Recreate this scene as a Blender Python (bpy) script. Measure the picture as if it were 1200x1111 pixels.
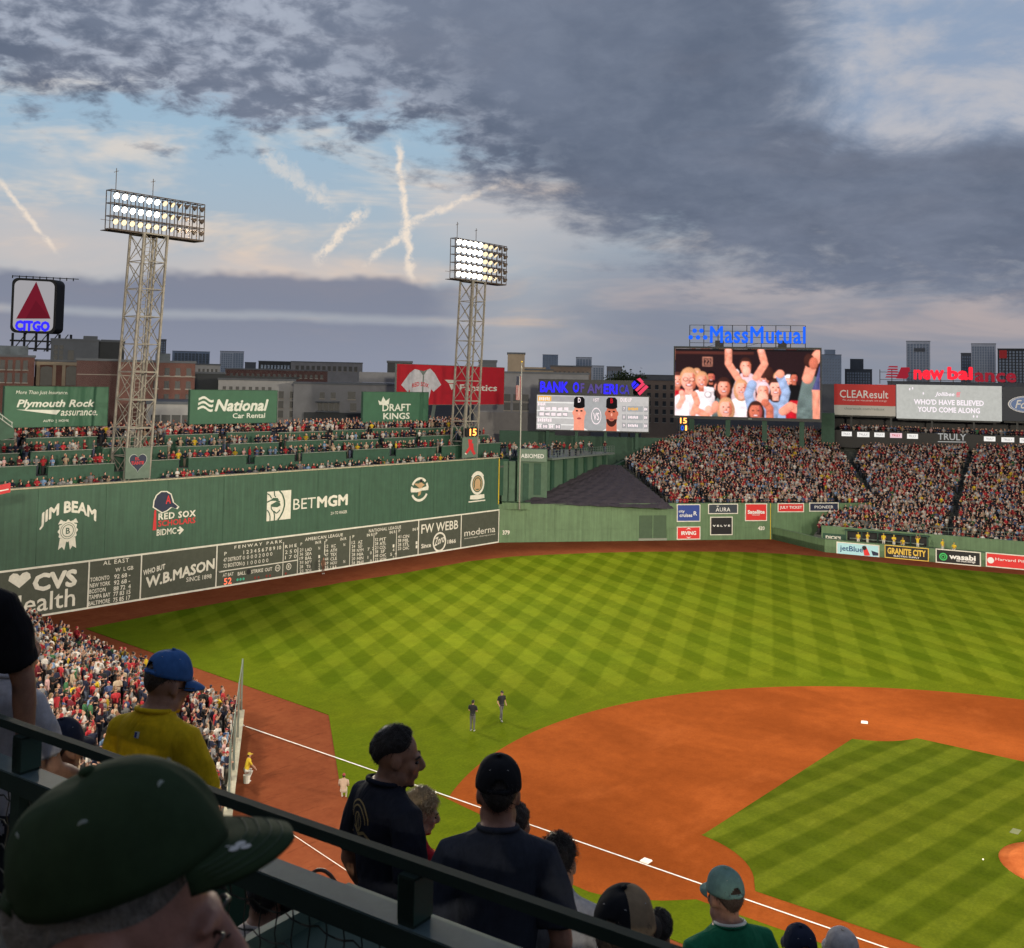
import bpy, bmesh, math, random
import numpy as np
from mathutils import Vector, Matrix
random.seed(7); rng = np.random.default_rng(7)
for o in list(bpy.data.objects): bpy.data.objects.remove(o)
scene = bpy.context.scene
COL = scene.collection
F = 0.3048                                    # feet to metres: the ballpark is laid out in feet
PI = math.pi
# ------------------------------------------------------------------ camera
CAM = np.array([-142.916, 4.964, 70.449]) * F
YAW, PITCH, ROLL, FOC, PPX, PPY = 0.873, 0.059, 0.020, 1269.9, 552.0, 372.5
_f = np.array([math.sin(YAW)*math.cos(PITCH), math.cos(YAW)*math.cos(PITCH), math.sin(PITCH)])
_r = np.cross(_f, [0, 0, 1]); _r /= np.linalg.norm(_r)
_u = np.cross(_r, _f)
RGT = math.cos(ROLL)*_r + math.sin(ROLL)*_u
UPV = -math.sin(ROLL)*_r + math.cos(ROLL)*_u
FWD = _f
cd = bpy.data.cameras.new('camera')
cam = bpy.data.objects.new('camera', cd); COL.objects.link(cam)
cam.matrix_world = Matrix(((RGT[0], UPV[0], -FWD[0], CAM[0]), (RGT[1], UPV[1], -FWD[1], CAM[1]),
                           (RGT[2], UPV[2], -FWD[2], CAM[2]), (0, 0, 0, 1)))
cd.sensor_fit = 'HORIZONTAL'; cd.sensor_width = 36; cd.lens = FOC*36/1200
cd.shift_x = (600-PPX)/1200; cd.shift_y = -(555.5-PPY)/1200
cd.clip_start = 0.05; cd.clip_end = 9000
cd.dof.use_dof = True; cd.dof.focus_distance = 110; cd.dof.aperture_fstop = 11
scene.camera = cam
def ray(px, py):
    return RGT*(px-PPX)/FOC - UPV*(py-PPY)/FOC + FWD
def gp(px, py, z=0.0):                        # the point of a level at height z (metres) seen at a place of the photo
    d = ray(px, py); return CAM + d*(z-CAM[2])/d[2]
def at(px, py, D):                            # a point at horizontal distance D metres
    d = ray(px, py); return CAM + d*D/math.hypot(d[0], d[1])
def project(p):
    d = np.asarray(p)-CAM; w = d@FWD
    return PPX+FOC*(d@RGT)/w, PPY-FOC*(d@UPV)/w
# ------------------------------------------------------------------ render, sky, light
scene.render.engine = 'CYCLES'
vs = scene.view_settings
vs.view_transform = 'Standard'; vs.look = 'None'; vs.gamma = 1; vs.exposure = 0.0; vs.use_curve_mapping = False
world = bpy.data.worlds.new('World'); scene.world = world; world.use_nodes = True
SUN_EL, SUN_AZ = math.radians(3.0), math.radians(-75)        # sun low in the west, left of the frame
def build_world():
    nt = world.node_tree; N = nt.nodes; L = nt.links
    for n in list(N): N.remove(n)
    def node(t, **k):
        n = N.new(t)
        for a, b in k.items(): setattr(n, a, b)
        return n
    def setin(n, i, v):
        if v is None: return
        if isinstance(v, (int, float, tuple)): n.inputs[i].default_value = v
        else: L.new(v, n.inputs[i])
    def M(op, a, b=None, c=None, clamp=False):
        n = node('ShaderNodeMath', operation=op, use_clamp=clamp)
        setin(n, 0, a); setin(n, 1, b); setin(n, 2, c); return n.outputs[0]
    def sm(x, lo, hi):                         # smoothstep
        n = node('ShaderNodeMapRange', interpolation_type='SMOOTHSTEP')
        setin(n, 0, x); n.inputs[1].default_value = lo; n.inputs[2].default_value = hi; return n.outputs[0]
    def mix(f, a, b):
        n = node('ShaderNodeMix', data_type='RGBA'); n.clamp_factor = True
        setin(n, 0, f); setin(n, 6, a); setin(n, 7, b); return n.outputs[2]
    def noise(v, scale, detail=5, rough=.55, dist=0.0, off=(0, 0, 0), sc=(1, 1, 1)):
        m = node('ShaderNodeMapping'); L.new(v, m.inputs[0]); m.inputs[1].default_value = off; m.inputs[3].default_value = sc
        n = node('ShaderNodeTexNoise'); L.new(m.outputs[0], n.inputs['Vector'])
        n.inputs['Scale'].default_value = scale; n.inputs['Detail'].default_value = detail
        n.inputs['Roughness'].default_value = rough; n.inputs['Distortion'].default_value = dist
        return n.outputs[0]
    tc = node('ShaderNodeTexCoord')
    rot = node('ShaderNodeVectorRotate', rotation_type='Z_AXIS'); L.new(tc.outputs['Generated'], rot.inputs['Vector'])
    rot.inputs['Angle'].default_value = YAW                     # +Y of the turned frame looks to centre field
    s = node('ShaderNodeSeparateXYZ'); L.new(rot.outputs[0], s.inputs[0])
    X, Y, Z = s.outputs
    az = M('MULTIPLY', M('ARCTAN2', X, Y), 57.2958)             # degrees right of centre field
    el = M('MULTIPLY', M('ARCSINE', Z), 57.2958)
    zz = M('ADD', M('MAXIMUM', Z, 0.0), 0.30)
    cv = node('ShaderNodeCombineXYZ'); L.new(M('DIVIDE', X, zz), cv.inputs[0]); L.new(M('DIVIDE', Y, zz), cv.inputs[1]); P = cv.outputs[0]
    cq = node('ShaderNodeCombineXYZ'); L.new(az, cq.inputs[0]); L.new(M('MULTIPLY', el, 1.0), cq.inputs[1]); Q = cq.outputs[0]
    # clear evening sky
    sky = node('ShaderNodeTexSky', sky_type='NISHITA', sun_disc=False)
    sky.sun_elevation = SUN_EL; sky.sun_rotation = SUN_AZ; sky.altitude = 20; sky.air_density = 1.2; sky.dust_density = 1.5
    scl = node('ShaderNodeVectorMath', operation='SCALE'); L.new(sky.outputs[0], scl.inputs[0]); scl.inputs['Scale'].default_value = 0.10
    clear = mix(0.85, scl.outputs[0], mix(sm(el, 1, 16), (.50, .53, .58, 1), (.36, .55, .73, 1)))
    def A(px, py):
        d = ray(px, py); d = d/np.linalg.norm(d)
        a = math.degrees(math.atan2(d[0]*math.cos(YAW)-d[1]*math.sin(YAW), d[0]*math.sin(YAW)+d[1]*math.cos(YAW)))
        return a, math.degrees(math.asin(d[2]))
    # thin cream streaks of high cloud
    n_st = noise(Q, .10, 5, .6, .6, (3, 1, 0), (.55, 2.6, 1))
    n_st2 = noise(Q, .35, 4, .6, 0, (9, 4, 0), (.5, 1.6, 1))
    stk = M('MULTIPLY', sm(M('ADD', M('MULTIPLY', n_st, .75), M('MULTIPLY', n_st2, .25)), .48, .64), 0.85)
    cream = mix(sm(el, 3, 11), (.80, .60, .44, 1), (.72, .66, .60, 1))
    col = mix(stk, clear, cream)
    # warm glow of the sunk sun on the haze behind the contrails
    gl = None
    for gx, gy, ga, ge in ((620, 245, 6.5, 2.4), (60, 285, 7.0, 1.9), (330, 320, 9.0, 1.2)):
        a_, e_ = A(gx, gy); d2 = M('ADD', M('POWER', M('DIVIDE', M('ABSOLUTE', M('SUBTRACT', az, a_)), ga), 2.), M('POWER', M('DIVIDE', M('ABSOLUTE', M('SUBTRACT', el, e_)), ge), 2.))
        g_ = sm(M('MULTIPLY', d2, -1), -1.6, .1); gl = g_ if gl is None else M('MAXIMUM', gl, g_)
    col = mix(M('MULTIPLY', gl, M('MULTIPLY_ADD', n_st, .85, -.08)), col, (.86, .64, .50, 1))
    # contrails
    twob = M('SUBTRACT', noise(Q, 1.1, 3, .6), .5); tbrk = sm(noise(Q, 1.6, 3, .65, 0, (5, 1, 3)), .28, .55)
    def trail(a, b, w, amp):
        (ax, ay), (bx, by) = a, b
        dx, dy = bx-ax, by-ay; ln = math.hypot(dx, dy); ux, uy = dx/ln, dy/ln
        qx = M('SUBTRACT', az, ax); qy = M('SUBTRACT', el, ay)
        t = M('ADD', M('MULTIPLY', qx, ux), M('MULTIPLY', qy, uy))
        d = M('ADD', M('MULTIPLY', qx, -uy), M('MULTIPLY', qy, ux))
        wob = M('MULTIPLY', twob, w*3.0)
        dd = M('ABSOLUTE', M('ADD', d, wob))
        e = M('MULTIPLY', sm(M('MULTIPLY', dd, -1), -w*1.15, 0.), M('MULTIPLY', sm(t, -.5, ln*.12), sm(M('MULTIPLY', t, -1), -ln-.3, -ln*.75)))
        return M('MULTIPLY', M('MULTIPLY', e, tbrk), amp)
    trails = None
    for p0, p1, w, amp in [((466, 165), (484, 345), .30, .80), ((372, 303), (432, 240), .34, .75), ((430, 308), (500, 250), .24, .65),
                           ((478, 262), (610, 205), .24, .6), ((300, 172), (400, 250), .60, .35), ((0, 212), (68, 298), .17, .65)]:
        e = trail(A(*p0), A(*p1), w, amp)
        trails = e if trails is None else M('MAXIMUM', trails, e)
    col = mix(trails, col, (.98, .82, .66, 1))
    # low bank of blue grey cloud over the city
    wob = M('MULTIPLY', M('SUBTRACT', noise(Q, .12, 4, .6, 0, (1, 7, 0), (1, 1.5, 1)), .5), 3.0)
    e2 = M('ADD', el, wob)
    lowL = M('MULTIPLY', sm(M('MULTIPLY', e2, -1), -5.6, -4.9), sm(M('MULTIPLY', M('ADD', az, M('MULTIPLY', wob, 2)), -1), -4, 3))
    gapS = M('MULTIPLY', sm(M('ABSOLUTE', M('SUBTRACT', M('ADD', el, M('MULTIPLY', wob, .25)), 3.15)), .0, .42), 1.0)
    lowL = M('MULTIPLY', lowL, M('MULTIPLY_ADD', gapS, .55, .45))
    lowc = mix(sm(el, 0, 5), (.25, .275, .36, 1), (.20, .222, .30, 1))
    col = mix(M('MULTIPLY', lowL, .92), col, lowc)
    # right part near the horizon: pinkish grey veil
    hz = M('MULTIPLY', sm(M('ADD', az, M('MULTIPLY', wob, 3)), -3, 9), sm(M('MULTIPLY', e2, -1), -10.5, -3))
    n_h = noise(Q, .16, 4, .6, .5, (2, 3, 0), (.45, 2.2, 1))
    veil = mix(sm(n_h, .38, .66), (.215, .24, .315, 1), (.44, .37, .37, 1))
    veil = mix(sm(M('MULTIPLY', el, -1), -3.6, -.2), veil, (.235, .265, .335, 1))
    col = mix(M('MULTIPLY', hz, .9), col, veil)
    # upper deck of altocumulus, ragged lower edge
    n1 = noise(P, 4.6, 6, .60, .3, (0, 0, 0)); n2 = noise(P, 17., 4, .6, .25, (4, 2, 0)); n0 = noise(P, 1.4, 2, .5, 0, (2.2, 5.1, 0))
    thick = sm(M('ADD', az, M('MULTIPLY', M('SUBTRACT', n0, .5), 22)), -9, 4)          # solid to the right, broken cells to the left
    edge = M('ADD', M('ADD', M('MULTIPLY', M('SUBTRACT', n1, .5), 9.0), M('MULTIPLY', M('MULTIPLY', M('SUBTRACT', n2, .5), M('MULTIPLY_ADD', thick, -5.5, 7.5)), 1.0)), M('MULTIPLY', M('SUBTRACT', n0, .5), 2.0))
    low = node('ShaderNodeFloatCurve'); L.new(M('MULTIPLY_ADD', az, 1/120., .5), low.inputs['Value'])
    cm = low.mapping.curves[0]
    pts = [(-60, 12.5), (-24, 13.3), (-16, 13.0), (-8, 12.6), (-3, 12.0), (0, 10.6), (3, 9.4), (7, 7.3), (12, 5.9), (18, 4.9), (27, 4.6), (60, 7.0)]
    while len(cm.points) < len(pts): cm.points.new(.5, .5)
    for cp, (a, e) in zip(cm.points, pts): cp.location = (a/120.+.5, e/20.); cp.handle_type = 'VECTOR'
    low.mapping.update()
    lo = M('MULTIPLY', low.outputs[0], 20.)
    cover = sm(M('SUBTRACT', M('ADD', el, edge), lo), -1.2, 2.0)
    cells = sm(M('ADD', M('MULTIPLY', n2, .6), M('MULTIPLY', n1, .4)), .40, .60)
    dark = mix(sm(M('ADD', M('MULTIPLY', n1, .45), M('MULTIPLY', n0, .55)), .36, .64), (.105, .130, .190, 1), (.175, .205, .280, 1))
    lite = mix(sm(n2, .35, .65), (.40, .44, .53, 1), (.25, .28, .36, 1))
    ccol = mix(M('MULTIPLY', M('SUBTRACT', 1, cells), M('MULTIPLY_ADD', thick, -.88, .95)), dark, lite)
    # a thinner place at the upper right
    hole = M('MULTIPLY', sm(M('ADD', az, M('MULTIPLY', edge, 1.1)), 15, 20.5), sm(M('ADD', el, M('MULTIPLY', edge, .7)), 10.8, 14.0))
    hole = M('MULTIPLY', hole, sm(M('MULTIPLY', az, -1), -60, -34))
    ccol = mix(M('MULTIPLY', hole, .85), ccol, mix(sm(n1, .42, .66), (.30, .39, .54, 1), (.54, .54, .58, 1)))
    col = mix(M('MULTIPLY', cover, .97), col, ccol)
    # below the horizon: dull ground tone
    col = mix(sm(el, -1.5, -.2), (.10, .10, .11, 1), col)
    bg = node('ShaderNodeBackground'); L.new(col, bg.inputs[0]); bg.inputs[1].default_value = 1.0
    out = node('ShaderNodeOutputWorld'); L.new(bg.outputs[0], out.inputs[0])
build_world()
sl = bpy.data.lights.new('sun', 'SUN'); sun = bpy.data.objects.new('sun', sl); COL.objects.link(sun)
sl.energy = 0.5; sl.angle = math.radians(12); sl.color = (1.0, .80, .62)
_sd = Vector((math.sin(SUN_AZ)*math.cos(SUN_EL), math.cos(SUN_AZ)*math.cos(SUN_EL), math.sin(SUN_EL)+.12))
sun.rotation_euler = (-_sd).to_track_quat('-Z', 'Y').to_euler()
# ------------------------------------------------------------------ materials
MATS = {}
def mat(name, col, rough=.7, var=.12, scale=6.0, bump=0.0, metal=0.0, emit=0.0, spec=.3, ecol=None, objcol=False):
    if name in MATS: return MATS[name]
    m = bpy.data.materials.new(name); m.use_nodes = True
    nt = m.node_tree; N = nt.nodes; L = nt.links; b = N['Principled BSDF']
    b.inputs['Roughness'].default_value = rough; b.inputs['Metallic'].default_value = metal
    b.inputs['Specular IOR Level'].default_value = spec
    b.inputs['Base Color'].default_value = (*col, 1)
    if var > 0 or bump > 0:
        tc = N.new('ShaderNodeTexCoord'); no = N.new('ShaderNodeTexNoise')
        no.inputs['Scale'].default_value = scale; no.inputs['Detail'].default_value = 5; no.inputs['Roughness'].default_value = .65
        L.new(tc.outputs['Object'], no.inputs['Vector'])
        if var > 0:
            mr = N.new('ShaderNodeMapRange'); L.new(no.outputs[0], mr.inputs[0])
            mr.inputs[1].default_value = .25; mr.inputs[2].default_value = .75; mr.inputs[3].default_value = 1-var*1.6; mr.inputs[4].default_value = 1+var
            mx = N.new('ShaderNodeMix'); mx.data_type = 'RGBA'; mx.blend_type = 'MULTIPLY'; mx.inputs[0].default_value = 1
            mx.inputs[6].default_value = (*col, 1); L.new(mr.outputs[0], mx.inputs[7])
            if objcol:
                oi = N.new('ShaderNodeObjectInfo'); L.new(oi.outputs['Color'], mx.inputs[6])
            L.new(mx.outputs[2], b.inputs['Base Color'])
        if bump > 0:
            bu = N.new('ShaderNodeBump'); bu.inputs['Strength'].default_value = bump; bu.inputs['Distance'].default_value = .02
            L.new(no.outputs[0], bu.inputs['Height']); L.new(bu.outputs[0], b.inputs['Normal'])
    if emit > 0:
        b.inputs['Emission Color'].default_value = (*(ecol or col), 1); b.inputs['Emission Strength'].default_value = emit
    MATS[name] = m; return m
# ------------------------------------------------------------------ mesh helpers
class MB:
    """collects shapes in world metres; build() links them as one mesh object"""
    def __init__(s): s.v = []; s.f = []; s.m = []; s.mi = 0; s.sm = False
    def add(s, vs, fs, mi=None):
        b = len(s.v); s.v += [tuple(map(float, p)) for p in vs]
        s.f += [tuple(i+b for i in f) for f in fs]; s.m += [s.mi if mi is None else mi]*len(fs); return s
    def hexa(s, p):                           # 8 corners: bottom 0-3 counter-clockwise, top 4-7
        return s.add(p, [(3, 2, 1, 0), (4, 5, 6, 7), (0, 1, 5, 4), (1, 2, 6, 5), (2, 3, 7, 6), (3, 0, 4, 7)])
    def box(s, x0, y0, z0, x1, y1, z1):
        return s.hexa([(x0, y0, z0), (x1, y0, z0), (x1, y1, z0), (x0, y1, z0), (x0, y0, z1), (x1, y0, z1), (x1, y1, z1), (x0, y1, z1)])
    def bar(s, a, b, w, h=None, up=(0, 0, 1)):  # rectangular bar from a to b
        a = np.array(a, float); b = np.array(b, float); h = h or w
        d = b-a; d /= np.linalg.norm(d)
        u = np.cross(d, up)
        if np.linalg.norm(u) < 1e-4: u = np.cross(d, (1, 0, 0))
        u /= np.linalg.norm(u); v = np.cross(u, d)
        u = u*w/2; v = v*h/2
        return s.hexa([a-u-v, a+u-v, b+u-v, b-u-v, a-u+v, a+u+v, b+u+v, b-u+v])
    def cyl(s, a, b, r0, r1=None, n=8, cap=True):
        a = np.array(a, float); b = np.array(b, float); r1 = r0 if r1 is None else r1
        d = b-a; d /= np.linalg.norm(d); u = np.cross(d, (0, 0, 1))
        if np.linalg.norm(u) < 1e-4: u = np.array((1., 0, 0))
        u /= np.linalg.norm(u); v = np.cross(d, u)
        A = [2*PI*i/n for i in range(n)]
        vs = [a+r0*(math.cos(t)*u+math.sin(t)*v) for t in A]+[b+r1*(math.cos(t)*u+math.sin(t)*v) for t in A]
        fs = [(i, (i+1) % n, n+(i+1) % n, n+i) for i in range(n)]
        if cap: fs += [tuple(range(n-1, -1, -1)), tuple(range(n, 2*n))]
        return s.add(vs, fs)
    def loft(s, rings, cap=True):
        n = len(rings[0]); vs = [p for r in rings for p in r]; fs = []
        for k in range(len(rings)-1):
            for i in range(n):
                j = (i+1) % n; fs.append((k*n+i, k*n+j, (k+1)*n+j, (k+1)*n+i))
        if cap: fs += [tuple(range(n-1, -1, -1)), tuple(range((len(rings)-1)*n, len(rings)*n))]
        return s.add(vs, fs)
    def tube(s, pts, r, n=6):
        pts = [np.array(p, float) for p in pts]; rings = []
        rr = r if hasattr(r, '__len__') else [r]*len(pts)
        pu = None
        for i, p in enumerate(pts):
            d = pts[min(i+1, len(pts)-1)]-pts[max(i-1, 0)]; d /= np.linalg.norm(d)
            u = np.cross(d, (0, 0, 1)) if pu is None else pu-d*np.dot(pu, d)
            if np.linalg.norm(u) < 1e-4: u = np.cross(d, (1, 0, 0))
            u /= np.linalg.norm(u); pu = u; v = np.cross(d, u)
            rings.append([p+rr[i]*(math.cos(2*PI*k/n)*u+math.sin(2*PI*k/n)*v) for k in range(n)])
        return s.loft(rings)
    def ball(s, c, r, n=8, m=5, top=False):
        c = np.array(c, float); r = np.array(r if hasattr(r, '__len__') else (r, r, r), float)
        rings = []
        for j in range(m+1):
            ph = -PI/2+PI*j/m if not top else PI/2*j/m
            ph = max(min(ph, PI/2-.02), -PI/2+.02)
            rings.append([c+r*np.array((math.cos(2*PI*i/n)*math.cos(ph), math.sin(2*PI*i/n)*math.cos(ph), math.sin(ph))) for i in range(n)])
        return s.loft(rings)
    def mesh(s, name, mats, off=(0, 0, 0), smooth=False):
        me = bpy.data.meshes.new(name)
        o = np.array(off)
        me.from_pydata([tuple(np.array(p)-o) for p in s.v] if any(o) else s.v, [], s.f)
        for m in mats: me.materials.append(m)
        if len(mats) > 1: me.polygons.foreach_set('material_index', s.m)
        if smooth: me.polygons.foreach_set('use_smooth', [True]*len(s.f))
        me.update(); return me
def origin(o):
    p = np.zeros(3)
    while o is not None: p = p+np.array(o.location); o = o.parent
    return p
def link(name, me, parent=None):
    o = bpy.data.objects.new(name, me); COL.objects.link(o); o.parent = parent; return o
def part(name, mb, m, parent=None, smooth=False, label=None):
    ms = m if isinstance(m, (list, tuple)) else [m]
    o = link(name, mb.mesh(name, ms, origin(parent) if parent else (0, 0, 0), smooth), parent)
    if label: o['label'] = label
    return o
def tag(o, label, cat, group=None):
    o['label'] = label; o['category'] = cat
    if group: o['group'] = group
    return o
def thing(name, label, cat, loc=(0, 0, 0), group=None):
    o = bpy.data.objects.new(name, None); COL.objects.link(o); o.location = loc; o.empty_display_size = .3
    return tag(o, label, cat, group)
def struct(name, mb, m, smooth=False):
    o = part(name, mb, m, None, smooth); o['kind'] = 'structure'; return o
class Plane:
    """an upright face in the park: origin p0, right u, up z, n towards the viewer; P() turns a photo place into face coordinates"""
    def __init__(s, p0, u):
        s.p0 = np.array(p0, float); u = np.array([u[0], u[1], 0.]); s.u = u/np.linalg.norm(u)
        s.n = np.cross(s.u, (0, 0, 1))
        if np.dot(s.n, CAM-s.p0) < 0: s.n = -s.n
    def P(s, px, py):
        d = ray(px, py); t = np.dot(s.p0-CAM, s.n)/np.dot(d, s.n); w = CAM+t*d-s.p0
        return np.dot(w, s.u), w[2]
    def W(s, a, b, d=0.0): return s.p0+s.u*a+np.array((0, 0, 1.))*b+s.n*d
    def pw(s, px, py, d=0.0): return s.W(*s.P(px, py), d)
def slab(mb, pl, a0, b0, a1, b1, d0, d1):     # box on a plane, between depths d0 and d1
    q = [pl.W(a, b, d) for d in (d0, d1) for a, b in ((a0, b0), (a1, b0), (a1, b1), (a0, b1))]
    return mb.add(q, [(3, 2, 1, 0), (4, 5, 6, 7), (0, 1, 5, 4), (1, 2, 6, 5), (2, 3, 7, 6), (3, 0, 4, 7)])
def poly(mb, pl, pts, d0, d1=None, mi=None):   # flat polygon on a plane (with a rim when d1 is given)
    n = len(pts)
    if d1 is None: return mb.add([pl.W(a, b, d0) for a, b in pts], [tuple(range(n))], mi)
    return mb.add([pl.W(a, b, d) for d in (d0, d1) for a, b in pts], [tuple(range(n, 2*n))]+[(i, (i+1) % n, n+(i+1) % n, n+i) for i in range(n)], mi)
def disc(mb, pl, a, b, r, d0, n=20, ry=None, mi=None, a0=0, a1=2*PI):
    ry = ry or r; full = abs(a1-a0-2*PI) < 1e-6
    return poly(mb, pl, [(a+r*math.cos(a0+(a1-a0)*i/(n if full else n-1)), b+ry*math.sin(a0+(a1-a0)*i/(n if full else n-1))) for i in range(n)], d0, None, mi)
def ring(mb, pl, a, b, r, w, d0, n=24, ry=None, mi=None, t0=0, t1=2*PI):
    ry = ry or r; k = n
    vs = []
    for i in range(k+1):
        t = t0+(t1-t0)*i/k
        vs += [pl.W(a+r*math.cos(t), b+ry*math.sin(t), d0), pl.W(a+(r-w)*math.cos(t), b+(ry-w)*math.sin(t), d0)]
    return mb.add(vs, [(2*i, 2*i+2, 2*i+3, 2*i+1) for i in range(k)], mi)
_tc = {}
def glyphs(text, bold=0.0, shear=0.0, space=1.0):
    k = (text, bold, shear, space)
    if k not in _tc:
        c = bpy.data.curves.new('lettering', 'FONT'); c.body = text; c.offset = 0.0; c.shear = shear; c.space_character = space
        c.resolution_u = 2; c.fill_mode = 'BOTH' if hasattr(c, 'fill_mode') and 0 else c.fill_mode
        o = bpy.data.objects.new('lettering', c); me = o.to_mesh()
        v = np.array([p.co[:2] for p in me.vertices]); f = [tuple(p.vertices) for p in me.polygons]
        o.to_mesh_clear(); bpy.data.objects.remove(o); bpy.data.curves.remove(c)
        b_ = max(bold, 0.)*.8; d_ = b_*.7
        sh = [(0, 0)] if b_ == 0 else [(0, 0), (b_, 0), (-b_, 0), (0, b_), (0, -b_)]+([(d_, d_), (-d_, d_), (d_, -d_), (-d_, -d_)] if b_ > .02 else [])
        n0 = len(v); f = [tuple(i+q*n0 for i in t) for q in range(len(sh)) for t in f]
        dep = np.repeat(np.arange(len(sh))*.0012, n0); v = np.concatenate([v+np.array(q) for q in sh])
        mn, mx = v.min(0), v.max(0)
        _tc[k] = ((v-mn)/(mx-mn), f, dep)
    return _tc[k]
def word(mb, pl, text, a0, b0, a1, b1, d=.02, bold=.02, shear=0.0, space=1.0, sag=0.0, mi=None, tilt=0.0):
    v, f, dep = glyphs(text, bold, shear, space)
    a = a0+(a1-a0)*v[:, 0]; u = v[:, 0]*2-1
    b = b0+(b1-b0)*v[:, 1]-sag*u*u+tilt*v[:, 0]
    return mb.add([pl.W(x, y, d+e) for x, y, e in zip(a, b, dep)], f, mi)
def lettering(pl, text, bl, tr, m, parent, d=.02, name='lettering', **k):
    """letters on a face: bl and tr are the lower left and upper right of the word in the photo"""
    mb = MB(); (a0, b0), (a1, b1) = pl.P(*bl), pl.P(*tr); word(mb, pl, text, a0, b0, a1, b1, d, **k)
    return part(name, mb, m, parent)
def ft(*p): return tuple(np.array(p, float)*F)
world.cycles.sampling_method = 'MANUAL'; world.cycles.sample_map_resolution = 256
cy = scene.cycles; cy.max_bounces = 4; cy.diffuse_bounces = 2; cy.glossy_bounces = 2; cy.transmission_bounces = 3; cy.transparent_max_bounces = 6
cy.caustics_reflective = False; cy.caustics_refractive = False; cy.sample_clamp_indirect = 4.0; cy.use_adaptive_sampling = True; cy.adaptive_threshold = .02
cy.use_denoising = True
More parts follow.
